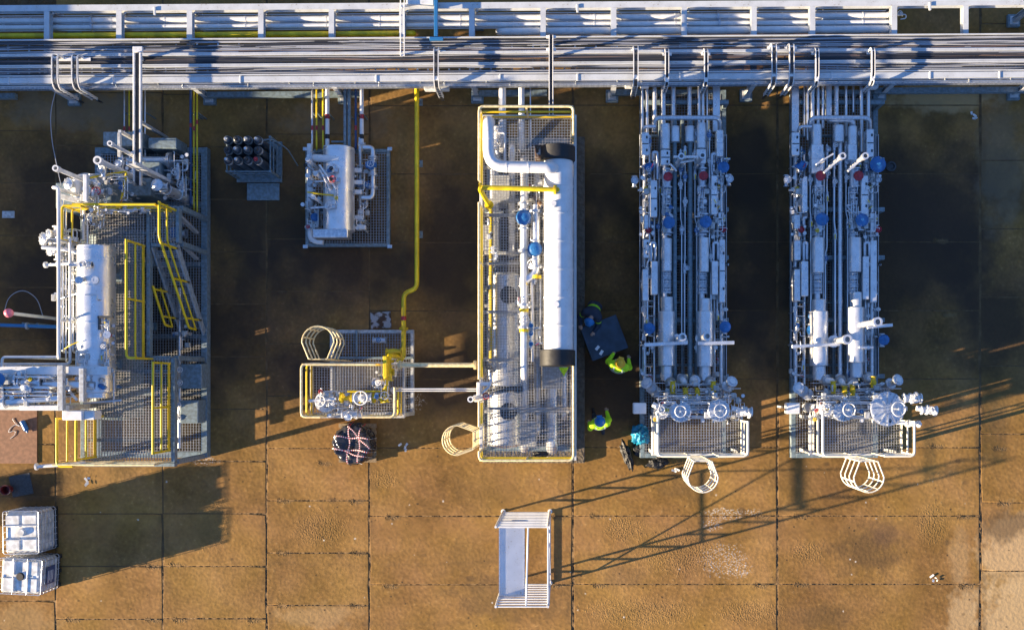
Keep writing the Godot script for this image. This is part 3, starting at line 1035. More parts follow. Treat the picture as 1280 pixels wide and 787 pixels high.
func build_trays() -> void:
	# [rear edge, front edge, height, cables, rung step in metres, label]
	for d in [[47.0, 65.0, 1.62, 22, 0.6, "rear cable tray packed with dark and brown cables on the rack"], [66.8, 79.0, 1.62, 16, 0.6, "middle cable tray packed with black cables on the rack"], [81.0, 92.0, 1.62, 9, 0.3, "open ladder tray with few cables along the rack front"]]:
		var t := thing("cable_tray", d[5], "cable tray", rk(640, (d[0] + d[1]) / 2, d[2]), "cable trays on the rack")
		for e in [d[0], d[1]]:
			var g := Geo.new()
			g.bar(rk(-150, e, d[2] + 0.06), rk(1430, e, d[2] + 0.06), 0.034, 0.12)
			part(t, "side_rail", g, M.rack_paint)
		var cnt := int(36.0 / d[4])
		for k in cnt + 1:
			var px := lerpf(-148.0, 1428.0, float(k) / cnt)
			one_beam(t, rk(px, d[0] + 0.8, d[2] + 0.02), rk(px, d[1] - 0.8, d[2] + 0.02), 0.05, 0.025, M.galvanised, "rung")
		tray_cables(t, d[0] + 1.2, d[1] - 1.2, d[2] + 0.05, d[3], 200 + int(d[0]))
	# thin conduits strapped along the front of the rack
	var words := ["upper of two thin conduits along the rack's front edge", "lower of two thin conduits along the rack's front edge"]
	for k in 2:
		var cy := 101.6 + k * 2.6
		var cd := thing("conduit", words[k], "conduit", rk(640, cy, 1.52), "conduits along the rack front")
		var cp := []
		rng.seed = 60 + k
		var cx := -150.0
		while cx < 1431.0:
			cp.append(rk(cx, cy + rng.randf_range(-0.25, 0.25), 1.528 + rng.randf_range(0, 0.01)))
			cx += 65.0
		var cgeo := Geo.new()
		cgeo.tube(cp, 0.022, 6)
		part(cd, "conduit_tube", cgeo, M.stainless)
		for j in 19:
			var sg := Geo.new()
			sg.box(rk(-130 + j * 82 + k * 30, cy, 1.535), Vector3(0.04, 0.05, 0.085), Basis(), 0.006)
			part(cd, "strap", sg, M.galvanised)
	# front cover plate
	var g2 := Geo.new()
	g2.bar(rk(-150, 97.0, 1.72), rk(1430, 97.0, 1.72), 0.165, 0.035, 0.006)
	var c := solo("tray_cover", "pale grey cover plate along the front of the rack", "cable duct", g2, M.rack_paint, rk(640, 97, 1.72))
	for k in 20:
		var p := rk(-140 + k * 82, 97, 1.6)
		var g3 := Geo.new()
		g3.box(Vector3(p.x, 1.606, p.z), Vector3(0.05, 0.20, 0.08))
		part(c, "bracket", g3, M.rack_paint)
	# risers that arch out of the trays and drop in front of the rack: [grid x, rear y, width, label]
	var spots := [[68, 64, 0.15, "left of the bent pair near the left end"], [93, 64, 0.15, "right of the bent pair near the left end"], [545, 58, 0.12, "just right of the thin white mast"], [795, 58, 0.12, "leftmost above the left metering skid"], [834, 62, 0.09, "middle, above the left metering skid"], [883, 62, 0.09, "rightmost above the left metering skid"], [968, 56, 0.12, "leftmost above the right metering skid"], [990, 56, 0.12, "second above the right metering skid"], [1022, 62, 0.08, "third above the right metering skid"], [1092, 62, 0.08, "rightmost above the right metering skid"]]
	for s in spots:
		var px: float = s[0]
		var t2 := thing("cable_riser", "white cable riser over the rack, %s" % s[3], "cable riser", rk(px, 96, 1.7), "cable risers of the rack")
		var w: float = s[2]
		var a := rk(px, s[1], 2.05)
		var b := rk(px, 95.0, 2.05)
		var path := [a + Vector3(0.42, -0.1, 0.02), a + Vector3(0.05, 0, 0), b]
		for sd in [-1.0, 1.0]:
			var g4 := Geo.new()
			var off := Vector3(sd * w / 2, 0, 0)
			var z2 := rk(px, 100.0, 1.9).z + 0.16
			var q := bend([a + off + Vector3(0, -0.36, 0), a + off, Vector3(a.x + off.x, 2.05, b.z), Vector3(a.x + off.x, 1.95, z2), Vector3(a.x + off.x, 0.9, z2)], 0.16, 5)
			for i in q.size() - 1:
				var dd: Vector3 = (q[i + 1] - q[i]).normalized() * 0.004
				g4.bar(q[i] - dd, q[i + 1] + dd, 0.02, 0.075)
			part(t2, "side_rail", g4, M.white_paint)
			if sd > 0.0:
				var zc: float = a.z + 0.12
				while zc < z2 - 0.1:
					one_beam(t2, Vector3(a.x - w / 2, 2.03, zc), Vector3(a.x + w / 2, 2.03, zc), 0.12 if (zc < a.z + 0.25 or zc > z2 - 0.3) else 0.03, 0.02, M.white_paint, "rung")
					zc += 0.24
				var yc := 1.75
				while yc > 0.95:
					one_beam(t2, Vector3(a.x - w / 2, yc, z2), Vector3(a.x + w / 2, yc, z2), 0.02, 0.03, M.white_paint, "rung")
					yc -= 0.2
		var ca := Geo.new()
		for k in 3:
			var ox := (k - 1) * w * 0.25
			ca.tube(bend([a + Vector3(ox, -0.36, 0), a + Vector3(ox, -0.01, 0), Vector3(a.x + ox, 2.04, b.z), Vector3(a.x + ox, 1.93, rk(px, 100.0, 1.9).z + 0.15), Vector3(a.x + ox, 0.5, rk(px, 100.0, 1.9).z + 0.15)], 0.16, 5), 0.014, 5)
		stuff(part(t2, "cables", ca, M.cable_black))
		var foot := Geo.new()
		foot.bar(a + Vector3(-w, -0.34, 0.03), a + Vector3(w * 1.8, -0.34, 0.03), 0.1, 0.03)
		part(t2, "mounting_bracket", foot, M.white_paint)
	# junction boxes hung on the front of the rack
	var boxes := [[538, 107, 0.34, "left of two junction boxes under the rack riser near the mast"], [556, 107, 0.26, "right of two junction boxes under the rack riser near the mast"], [788, 105, 0.3, "junction box on the rack front, left above the left metering skid"], [806, 105, 0.24, "junction box on the rack front, right above the left metering skid"], [1092, 108, 0.24, "junction box on the rack front, right above the right metering skid"]]
	for bx in boxes:
		var jb := thing("junction_box", bx[3], "junction box", rk(bx[0], bx[1], 1.3), "junction boxes on the rack front")
		var jg := Geo.new()
		jg.box(rk(bx[0], bx[1], 1.33) + Vector3(0, 0, 0.05), Vector3(bx[2], 0.22, 0.13), Basis(), 0.012)
		part(jb, "housing", jg, M.grey_paint)
		var lg := Geo.new()
		lg.box(rk(bx[0], bx[1], 1.33) + Vector3(0, 0, 0.121), Vector3(bx[2] - 0.03, 0.19, 0.016), Basis(), 0.004)
		part(jb, "cover", lg, M.white_paint)
		for k in 3:
			var gl := Geo.new()
			var q5 := rk(bx[0], bx[1], 1.2) + Vector3((k - 1) * 0.07, 0, 0.05)
			gl.cyl(q5, q5 - Vector3.UP * 0.07, 0.014, 6)
			part(jb, "cable_gland", gl, M.dark_rubber)
	# mast and blue post at the rear
	var m := thing("ladder_mast", "thin white ladder-like bracket crossing the rear of the rack", "bracket", rk(503, 10, 1.6))
	for o in [-1.0, 1.0]:
		one_beam(m, rk(503 + o * 2.4, -30, 1.85), rk(503 + o * 2.4, 69, 1.85), 0.025, 0.05, M.white_paint, "side_rail")
	for k in 9:
		one_beam(m, rk(501, -28 + k * 11.5, 1.85), rk(505, -28 + k * 11.5, 1.85), 0.025, 0.03, M.white_paint, "rung")
	for py in [7.0, 68.0]:
		var g8 := Geo.new()
		g8.bar(rk(503, py, 1.85), rk(503, py, 1.60), 0.06, 0.06)
		part(m, "foot", g8, M.white_paint)
	var bp := thing("duct", "narrow blue duct running in from the rear to the rack", "cable duct", rk(545, 20, 1.7))
	one_beam(bp, rk(545, -40, 1.82), rk(545, 45, 1.82), 0.10, 0.10, M.blue_pipe_bright, "trunk")
	one_beam(bp, rk(537, 48, 1.82), rk(554, 48, 1.82), 0.09, 0.10, M.blue_pipe_bright, "tee")
	one_beam(bp, rk(545, 8, 1.77), rk(545, 8, 1.60), 0.1, 0.1, M.steel_paint, "foot")
	one_beam(bp, rk(508, 2.5, 1.7), rk(542, 2.5, 1.7), 0.15, 0.16, M.white_paint, "cover")

# ---- separator skid at the left: deck, stair, clad vessel ------------------
func stair(parent: Node3D, x0: float, x1: float, ztop: float, zbot: float, ytop: float, ybot: float) -> void:
	var n := int((ytop - ybot) / 0.2)
	for x in [x0, x1]:
		one_beam(parent, Vector3(x, ytop - 0.1, ztop), Vector3(x, ybot + 0.08, zbot), 0.05, 0.24, M.stair_paint, "stringer")
	for k in range(1, n):
		var t := float(k) / n
		var g := Geo.new()
		var z := lerpf(ztop, zbot, t)
		var y := lerpf(ytop, ybot, t)
		for b in 5:
			g.box(Vector3((x0 + x1) / 2, y, z - 0.09 + b * 0.045), Vector3(x1 - x0 - 0.06, 0.03, 0.016))
		g.box(Vector3(x0 + 0.034, y, z), Vector3(0.008, 0.04, 0.22))
		g.box(Vector3(x1 - 0.034, y, z), Vector3(0.008, 0.04, 0.22))
		part(parent, "stair_tread", g, M.grating)

func slope_rail(parent: Node3D, p: Array, drop: Array, mat: Material) -> void:
	# a handrail whose top follows p (points on the stringer) 1 m above, with a hooked lower end
	var g := Geo.new()
	var q := []
	var q2 := []
	for a in p:
		q.append(a + Vector3(0, 1.05, 0))
		q2.append(a + Vector3(0, 0.55, 0))
	q.append(p[p.size() - 1] + Vector3(0, 0.55, 0.02))
	g.tube(bend(q, 0.1, 3), 0.036, 8)
	var o := part(parent, "stair_rail", g, mat)
	var g2 := Geo.new()
	g2.tube(bend(q2, 0.1, 3), 0.028, 6)
	part(o, "knee_rail", g2, mat)
	for d in drop:
		var g3 := Geo.new()
		g3.bar(d + Vector3(0, -0.06, 0), d + Vector3(0, 1.04, 0), 0.05, 0.05)
		part(o, "post", g3, mat)

func build_left_skid() -> void:
	var D := 2.5
	var t := thing("separator_skid", "left process skid with clad vessel, yellow-railed deck and steep stair", "process skid", at(170, 380))
	# base frame
	var b0 := at(118, 184, 0.3)
	var b1 := at(258.5, 572, 0.3)
	plate_frame(t, b0.x, b1.x, b0.z, b1.z, 0.3, 0.28, 0.18, M.steel_paint, "base_beam")
	for py in [255, 330, 420, 447, 492]:
		one_beam(t, Vector3(b0.x + 0.19, 0.16, at(0, py, 0.3).z), Vector3(b1.x - 0.19, 0.16, at(0, py, 0.3).z), 0.14, 0.26, M.steel_paint, "base_cross_beam")
	grating(t, b0.x + 0.18, b1.x - 0.18, b0.z + 0.18, b1.z - 0.18, 0.315, 0.08, M.grating)
	# upper deck on columns
	var xl := at(104, 0, D).x
	var xm := at(184, 0, D).x
	var xr := at(215, 0, D).x
	var zt := at(0, 262, D).z
	var zm := at(0, 447, D).z
	var zb := at(0, 578, D).z
	var xw := at(86, 0, D).x
	grating(t, xl, xm - 0.06, zt, zm, D)
	grating(t, xl, xr - 0.06, zm + 0.004, zb, D)
	var z2 := at(0, 303, D).z
	var zl := at(0, 258, D).z
	grating(t, xm + 0.06, xr + 0.06, zl, z2, D)
	for s in [[Vector3(xm, D - 0.13, zt), Vector3(xm, D - 0.13, zm - 0.01)], [Vector3(xr, D - 0.13, zm), Vector3(xr, D - 0.13, zb)], [Vector3(xm - 0.08, D - 0.13, zm), Vector3(xr - 0.07, D - 0.13, zm)], [Vector3(xl, D - 0.13, zb + 0.06), Vector3(xr + 0.05, D - 0.13, zb + 0.06)], [Vector3(xl, D - 0.13, zt - 0.06), Vector3(xr + 0.1, D - 0.13, zt - 0.06)], [Vector3(xl - 0.05, D - 0.13, zt), Vector3(xl - 0.05, D - 0.13, zb)], [Vector3(xr + 0.12, D - 0.13, zl), Vector3(xr + 0.12, D - 0.13, z2)], [Vector3(xm + 0.07, D - 0.13, z2 + 0.05), Vector3(xr + 0.06, D - 0.13, z2 + 0.05)]]:
		one_beam(t, s[0], s[1], 0.1, 0.2, M.steel_paint, "deck_beam")
	for k in 4:
		var z := lerpf(zt + 0.6, zb - 0.6, k / 3.0)
		one_beam(t, Vector3(xl + 0.01, D - 0.15, z), Vector3((xm if z < zm else xr) - 0.06, D - 0.15, z), 0.08, 0.16, M.steel_paint, "deck_joist")
	for c in [[xl, zt], [xl, zm], [xl, zb], [xm, zt], [xm, zm], [xr, zb], [xr, zm], [xr + 0.12, zl], [xr + 0.12, z2]]:
		var g := Geo.new()
		g.bar(Vector3(c[0] + 0.01, 0.3, c[1]), Vector3(c[0] + 0.01, D - 0.24, c[1]), 0.13, 0.13, 0.008)
		part(t, "column", g, M.steel_paint)
	# stair
	stair(t, xm + 0.1, xr + 0.08, z2 + 0.06, at(0, 416, 0.4).z, D, 0.32)
	var sx := xr + 0.08
	slope_rail(t, [Vector3(sx, D, zl + 0.05), Vector3(sx, D, z2), Vector3(sx, 0.5, at(0, 412, 0.5).z)], [Vector3(sx, D, zl + 0.1), Vector3(sx, D - 0.1, z2 + 0.15), Vector3(sx, 1.6, lerpf(z2, at(0, 416, 0.4).z, 0.42)), Vector3(sx, 0.7, lerpf(z2, at(0, 416, 0.4).z, 0.85))], M.yellow_paint)
	var sl := xm + 0.1
	slope_rail(t, [Vector3(sl, 1.35, lerpf(z2, at(0, 416, 0.4).z, 0.5)), Vector3(sl, 0.55, lerpf(z2, at(0, 416, 0.4).z, 0.93))], [Vector3(sl, 1.3, lerpf(z2, at(0, 416, 0.4).z, 0.53)), Vector3(sl, 0.75, lerpf(z2, at(0, 416, 0.4).z, 0.83))], M.yellow_paint)
	# railings of the deck
	railing(t, [Vector3(xm - 0.08, D, at(0, 306, D).z), Vector3(xm - 0.08, D, zm + 0.03), Vector3(xr - 0.5, D, zm + 0.03)], M.yellow_paint, 1.1, 1.55)
	railing(t, [Vector3(xr - 0.06, D, zm + 0.12), Vector3(xr - 0.06, D, at(0, 564, D).z)], M.yellow_paint, 1.1, 1.3)
	railing(t, [Vector3(xr - 0.02, D, zb - 0.04), Vector3(at(92, 0, D).x, D, zb - 0.04)], M.cream_sunlit_yellow, 1.1, 1.4)
	railing(t, [Vector3(xl + 0.25, D, zt + 0.05), Vector3(xr, D, zt + 0.05)], M.yellow_paint, 1.1, 1.0)
	railing(t, [at(103, 308, D), at(103, 266, D), at(126, 266, D)], M.yellow_paint, 1.1, 0.9, false)
	railing(t, [at(116, 578, D), at(97, 578, D), at(97, 520, D)], M.yellow_paint, 1.1, 1.0, false)
	railing(t, [at(130, 520, D), at(120, 520, D), at(120, 572, D)], M.yellow_paint, 1.1, 1.2)
	# white lance along the lower edge
	pipe(t, [at(44, 583, 3.4), at(106, 578.5, 3.4)], 0.045, M.white_paint, "lance", 0.0, [[0, 0.02]], M.white_paint)
	pipe(t, [at(100, 579, 3.4), at(100, 579, 2.4)], 0.03, M.white_paint, "lance_stand")
	# clad vessel on saddles
	var va := at(120, 306, 3.12)
	var vb := at(120, 492, 3.12)
	var v := vessel(t, va, vb, 0.47, M.cladding, 0.12, 0.95)
	saddle(t, va.lerp(vb, 0.2), 0.47, D)
	saddle(t, va.lerp(vb, 0.8), 0.47, D)
	var gb := Geo.new()
	gb.lathe(vb - Vector3(0, 0, 0.04), Vector3.BACK, [[0, 0.3], [0, 0.36], [0.14, 0.36], [0.14, 0]], 30)
	part(v, "end_flange", gb, M.cladding)
	for py in [406, 416, 427, 437, 447, 456]:
		var p := at(107, py, 3.45)
		var g2 := Geo.new()
		var out := Vector3(-0.62, 0.78, 0).normalized()
		g2.lathe(p, out, [[0, 0], [0, 0.075], [0.10, 0.075], [0.10, 0.055], [0.085, 0.05], [0.085, 0]], 14)
		for k in 8:
			var an := TAU * k / 8
			g2.cyl(p + out * 0.1 + (Vector3.BACK * cos(an) + out.cross(Vector3.BACK) * sin(an)) * 0.065, p + out * 0.115 + (Vector3.BACK * cos(an) + out.cross(Vector3.BACK) * sin(an)) * 0.065, 0.009, 5)
		part(v, "sight_port", g2, M.galvanised)
	for q in [[106, 330, "a"], [119, 350, "b"], [99, 350, "c"], [134, 418, "d"]]:
		var g3 := Geo.new()
		g3.cyl(at(q[0], q[1], 3.4), at(q[0], q[1], 3.68) , 0.06, 12)
		g3.lathe(at(q[0], q[1], 3.66), Vector3.UP, [[0, 0], [0, 0.1], [0.04, 0.1], [0.04, 0]], 14)
		part(v, "nozzle", g3, M.galvanised)
	valve(t, at(107, 331, 3.75), Vector3.RIGHT, Vector3.UP, 0.05, "wheel", 0.1)
	pipe(t, [at(86, 331, 3.7), at(112, 331, 3.75)], 0.035, M.galvanised)
	pipe(t, [at(106, 368, 3.62), at(121, 368, 3.62), at(121, 375, 3.62), at(128, 375, 3.4)], 0.018, M.stainless, "tubing")
	# instruments on the far side of the vessel
	var bx := Geo.new()
	bx.bar(at(122, 396, 3.6), at(141, 396, 3.6), 0.06, 0.06)
	bx.bar(at(124, 396, 3.6), at(124, 396, 3.2), 0.05, 0.05)
	bx.bar(at(124, 396, 3.6), at(124, 412, 3.6), 0.05, 0.05)
	part(t, "bracket", bx, M.dark_steel)
	for py in [402, 407, 414, 433, 444, 455]:
		valve(t, at(129 + (py % 4) * 2, py, 3.5), Vector3.BACK, Vector3.UP, 0.035, "wheel" if py % 2 else "lever", 0.055)
	clutter(t, at(124, 0, 3.5).x, at(140, 0, 3.5).x, at(0, 398, 3.5).z, at(0, 470, 3.5).z, 3.3, 3.6, 14, 31)
	clutter(t, at(98, 0, 3.5).x, at(112, 0, 3.5).x, at(0, 430, 3.5).z, at(0, 476, 3.5).z, 3.5, 3.7, 12, 32)
	# sunlit lines along the left side, with their drop legs
	pipe(t, [at(107, 246, 2.2), at(65, 234, 3.8), at(73, 234, 3.8), at(73, 447, 3.8), at(73, 447, 3.1)], 0.045, M.white_paint)
	pipe(t, [at(87, 296, 3.4), at(87, 455, 3.4), at(0, 455, 3.4), at(-60, 455, 3.4)], 0.035, M.white_paint)
	pipe(t, [at(73, 446, 3.6), at(2, 446, 3.6), at(2, 466, 3.6)], 0.035, M.white_paint)
	for q in [[73, 300, 3.75], [73, 400, 3.75], [87, 340, 3.35], [20, 446, 3.55], [20, 455, 3.35]]:
		var g4 := Geo.new()
		var top := at(q[0], q[1], q[2])
		g4.bar(Vector3(top.x + 0.02, 0.0, top.z), top, 0.06, 0.06)
		part(t, "pipe_stand", g4, M.grey_paint)
	one_beam(t, at(74, 245, 3.2), at(112, 254, 3.2), 0.14, 0.1, M.grey_paint, "tray_beam")
	var gc := Geo.new()
	gc.bar(at(107, 218, 3.9), at(107, 252, 3.9), 0.10, 0.12, 0.01)
	gc.bar(at(107, 246, 3.84), at(107, 246, 2.3), 0.10, 0.12, 0.01)
	part(t, "post", gc, M.white_paint)
	# blue pump heads and valves of the sunlit manifold
	for q in [[60, 300, 3.4, 0.16], [66, 294, 3.5, 0.12], [68, 314, 3.3, 0.14]]:
		valve(t, at(q[0] + 6, q[1], q[2] - 0.35), Vector3.BACK, Vector3(-0.5, 0.8, 0), 0.08, "dome_grey", q[3], M.white_paint)
	pipe(t, [at(52, 309, 3.3), at(84, 312, 3.3), at(97, 316, 3.3)], 0.05, M.white_paint)
	pipe(t, [at(52, 309, 3.25), at(62, 300, 3.25)], 0.03, M.white_paint)
	pipe(t, [at(55, 331, 3.2), at(98, 329, 3.4)], 0.04, M.white_paint, "pipe", 0.0, [[0, 0.04], [0, 0.4]], M.white_paint)
	pipe(t, [at(72, 374, 2.9), at(98, 366, 3.3)], 0.025, M.galvanised)
	pipe(t, [at(70, 372, 2.9), at(83, 350, 2.9), at(98, 350, 3.0)], 0.025, M.galvanised)
	clutter(t, at(64, 0, 3).x, at(100, 0, 3).x, at(0, 276, 3).z, at(0, 380, 3).z, 2.4, 3.2, 26, 33)
	clutter(t, at(96, 0, 3.4).x, at(124, 0, 3.4).x, at(0, 240, 3.4).z, at(0, 282, 3.4).z, 2.8, 3.5, 26, 34)
	clutter(t, at(108, 0, 3.4).x, at(185, 0, 3.4).x, at(0, 258, 3.4).z, at(0, 266, 3.4).z, 3.0, 3.4, 22, 35)
	pipe(t, [at(104, 300, 2.9), at(104, 258, 2.9), at(112, 250, 2.9)], 0.035, M.white_paint)
	pipe(t, [at(109, 306, 3.0), at(109, 268, 3.0)], 0.025, M.white_paint)
	clutter(t, at(98, 0, 3.0).x, at(160, 0, 3.0).x, at(0, 216, 3.0).z, at(0, 262, 3.0).z, 2.5, 3.1, 34, 51)
	clutter(t, at(60, 0, 3.2).x, at(98, 0, 3.2).x, at(0, 286, 3.2).z, at(0, 330, 3.2).z, 2.9, 3.4, 24, 52)
	clutter(t, at(74, 0, 2.8).x, at(97, 0, 2.8).x, at(0, 330, 2.8).z, at(0, 440, 2.8).z, 2.3, 2.9, 24, 53)
	clutter(t, at(-10, 0, 3.3).x, at(100, 0, 3.3).x, at(0, 468, 3.3).z, at(0, 506, 3.3).z, 3.6, 3.95, 70, 54)
	for q in [[78, 0.03, 250, 440], [82, 0.022, 262, 452], [91, 0.028, 300, 440], [95, 0.02, 310, 450]]:
		pipe(t, [at(q[0], q[2], 2.4), at(q[0], q[2], 2.95), at(q[0], q[3], 2.95), at(q[0] + 6, q[3], 2.6)], q[1], M.stainless, "small_line", 0.0, [[1, 0.3], [1, 0.7]])
	for q in [[484, 0.045], [489, 0.03], [471, 0.035], [494, 0.025]]:
		pipe(t, [at(-80, q[0], 3.92), at(60, q[0], 3.92), at(70, q[0] + 2, 3.7)], q[1], M.stainless, "small_line", 0.0, [[0, 0.6], [0, 0.8]])
	# upright vessel behind the deck and the stacks round it
	var uv0 := at(148, 251, 0.3)
	vessel(t, uv0, Vector3(uv0.x, 2.45, uv0.z), 0.40, M.insulation, 0.4, 0.9, "upright_vessel")
	valve(t, Vector3(uv0.x - 0.1, 2.55, uv0.z), Vector3.BACK, Vector3(-0.3, 0.8, 0), 0.09, "dome_grey", 0.15, M.white_paint)
	valve(t, at(122, 240, 2.95), Vector3.RIGHT, Vector3(0.2, 1, 0), 0.06, "red_wheel", 0.1)
	pipe(t, [at(114, 222, 2.9), at(112, 222, 2.9), at(158, 214, 2.6), at(150, 256, 2.6)], 0.03, M.yellow_paint, "gas_tube")
	for q in [[68.5, 210, 4.3, 0.055, 2.2], [121, 200, 3.6, 0.075, 0.5], [136.5, 179, 3.3, 0.05, 0.5]]:
		var top2 := at(q[0], q[1], q[2])
		vent(t, Vector3(top2.x, q[4], top2.z), q[2], q[3], M.white_paint)
	pipe(t, [at(121, 200, 3.2), at(128, 214, 3.2), at(128, 218, 2.0)], 0.035, M.galvanised)
	valve(t, at(129, 214, 3.0), Vector3.BACK, Vector3.UP, 0.05, "dome_grey", 0.07)
	# shaded lower equipment at the rack end
	pipe(t, [at(152, 201, 0.9), at(214, 201, 0.9)], 0.135, M.insulation, "drum", 0.7, [[0, 0.03], [0, 0.97]])
	saddle(t, at(165, 201, 0.9), 0.135, 0.3, false)
	saddle(t, at(205, 201, 0.9), 0.135, 0.3, false)
	pipe(t, [at(214, 201, 0.9), at(234, 201, 0.9), at(234, 213, 0.9), at(198, 213, 0.9)], 0.035, M.galvanised)
	var u2 := at(238, 251, 0.3)
	vessel(t, u2, Vector3(u2.x, 2.35, u2.z), 0.14, M.insulation, 0.5, 0.8, "filter_column")
	valve(t, Vector3(u2.x, 2.4, u2.z), Vector3.RIGHT, Vector3.UP, 0.07, "dome_grey", 0.15)
	for q in [[150, 216, 1.0], [158, 228, 0.9], [165, 222, 1.1], [228, 232, 0.9], [222, 216, 1.0], [152, 206, 1.1]]:
		valve(t, at(q[0], q[1], q[2]), Vector3.BACK, Vector3.UP, 0.06, ["wheel", "dome_blue", "dome_grey"][int(q[0]) % 3], 0.1)
		pipe(t, [at(q[0], q[1] - 12, q[2]), at(q[0], q[1] + 12, q[2]), at(q[0], q[1] + 12, 0.3)], 0.045, M.galvanised)
	clutter(t, at(146, 0, 1).x, at(240, 0, 1).x, at(0, 190, 1).z, at(0, 250, 1).z, 0.5, 1.3, 44, 36)
	clutter(t, at(190, 0, 1).x, at(240, 0, 1).x, at(0, 262, 1).z, at(0, 300, 1).z, 0.5, 1.3, 14, 37)
	valve(t, at(222, 292, 0.9), Vector3.RIGHT, Vector3.UP, 0.08, "dome_blue", 0.14)
	# tall cable tray dropping to the skid
	var tr := Geo.new()
	var a := at(163, 204, 3.3)
	for o in [-0.11, 0.11]:
		tr.bar(Vector3(a.x + o, 3.3, a.z), Vector3(a.x + o, 0.6, a.z), 0.03, 0.09)
	tr.box(Vector3(a.x, 1.95, a.z + 0.02), Vector3(0.2, 2.7, 0.02))
	part(t, "drop_tray", tr, M.white_paint)
	one_beam(t, at(149, 166, 2.5), at(149, 196, 2.5), 0.08, 0.08, M.grey_paint, "bracket_beam")
	var lg := Geo.new()
	lg.bar(at(149, 164, 2.5), at(149, 164, 2.5) * Vector3(1, 0.1, 1), 0.08, 0.08)
	part(t, "post", lg, M.grey_paint)
	for q in [[218, 264, 2.2], [222, 300, 2.0]]:
		one_beam(t, at(q[0], q[1], q[2]), Vector3(b1.x - 0.3, 0.32, at(q[0], q[1], q[2]).z + 0.3), 0.12, 0.08, M.grey_paint, "brace")
	# added tank and boxes, placed to block low sun through the skid
	var ta := at(146, 285, 1.56)
	var tb := at(146, 525, 1.56)
	vessel(t, ta, tb, 0.69, M.steel_paint, 0.3, 1.2, "added_shade_tank")
	for k in [0.15, 0.5, 0.85]:
		saddle(t, ta.lerp(tb, k), 0.68, 0.32)
	for q in [[150, 262, 1.5, 0.7, 1.9], [196, 246, 0.9, 0.5, 1.2], [206, 222, 0.7, 0.4, 0.9], [176, 186, 1.1, 0.4, 0.9], [222, 190, 0.8, 0.3, 0.8]]:
		var gq := Geo.new()
		var hq: float = q[4]
		gq.box(Vector3(at(q[0], q[1]).x, 0.32 + hq / 2, at(q[0], q[1]).z), Vector3(q[2], hq, q[3]), Basis(), 0.02)
		part(t, "cabinet", gq, M.steel_paint)
	# pumps and boxes below the deck on the right
	for q in [[243, 470, 26, 30], [241, 514, 22, 28]]:
		var g5 := Geo.new()
		g5.box(at(q[0], q[1], 0.62), Vector3(sz(q[2]), 0.6, sz(q[3])), Basis(), 0.02)
		var o2 := part(t, "pump_housing", g5, M.steel_paint)
		valve(o2, at(q[0] - 16, q[1] - 8, 0.8), Vector3.BACK, Vector3.UP, 0.05, "wheel", 0.07)
		valve(o2, at(q[0] - 16, q[1] + 8, 0.8), Vector3.BACK, Vector3.UP, 0.05, "wheel", 0.07)
	clutter(t, at(216, 0, 1).x, at(232, 0, 1).x, at(0, 380, 1).z, at(0, 440, 1).z, 0.5, 1.0, 10, 38)
	pipe(t, [at(224, 360, 0.6), at(224, 560, 0.6)], 0.05, M.galvanised)
	# piping bridge that leaves the picture at the left
	var hb := 3.75
	one_beam(t, at(-90, 463, hb), at(136, 463, hb), 0.22, 0.2, M.white_paint, "bridge_beam")
	one_beam(t, at(26, 509.5, hb), at(84, 509.5, hb), 0.13, 0.2, M.white_paint, "bridge_beam")
	one_beam(t, at(-90, 509.5, hb - 0.3), at(26, 509.5, hb - 0.3), 0.1, 0.16, M.white_paint, "bridge_beam")
	for px in [-40, 29, 45, 60]:
		one_beam(t, at(px, 468, hb - 0.25), at(px, 506, hb - 0.25), 0.12, 0.12, M.white_paint, "bridge_tie")
	one_beam(t, at(76.5, 456, hb + 0.22), at(76.5, 513, hb + 0.22), 0.14, 0.16, M.grey_paint, "bridge_tie")
	one_beam(t, at(103, 460, hb + 0.22), at(103, 502, hb + 0.22), 0.12, 0.16, M.grey_paint, "bridge_tie")
	one_beam(t, at(64, 504, hb - 0.24), at(74, 492, hb - 0.24), 0.06, 0.06, M.white_paint, "bridge_brace")
	one_beam(t, at(84, 486, hb - 0.1), at(96, 500, hb - 0.1), 0.06, 0.06, M.white_paint, "bridge_brace")
	for q in [[-60, 463], [-60, 509], [28, 463], [28, 509], [80, 463], [80, 509]]:
		var p3 := at(q[0], q[1], hb)
		var g6 := Geo.new()
		g6.bar(Vector3(p3.x, 0.0, p3.z), Vector3(p3.x, hb - 0.12, p3.z), 0.12, 0.12)
		part(t, "bridge_leg", g6, M.grey_paint)
	pipe(t, [at(-90, 480, hb), at(92, 480, hb), at(118, 482, hb - 0.1)], 0.105, M.stainless, "large_pipe", 0.8, [[0, 0.52], [0, 0.62], [0, 0.72]], M.galvanised)
	valve(t, at(6, 474, hb + 0.05), Vector3.RIGHT, Vector3.UP, 0.12, "dome_blue", 0.17)
	valve(t, at(38, 478, hb + 0.05), Vector3.RIGHT, Vector3(0, 0.8, 0.5), 0.1, "dome_grey", 0.13)
	pipe(t, [at(6, 502, hb + 0.1), at(76, 497, hb + 0.05)], 0.09, M.stainless, "large_pipe", 0.9)
	var gcap := Geo.new()
	gcap.lathe(at(6, 502, hb + 0.1), Vector3.LEFT, [[-0.02, 0.1], [-0.02, 0.17], [0.04, 0.17], [0.06, 0.1], [0.06, 0]], 20)
	part(t, "blind_flange", gcap, M.white_paint)
	clutter(t, at(2, 0, 3.5).x, at(50, 0, 3.5).x, at(0, 455, 3.5).z, at(0, 492, 3.5).z, hb - 0.1, hb + 0.25, 20, 39)
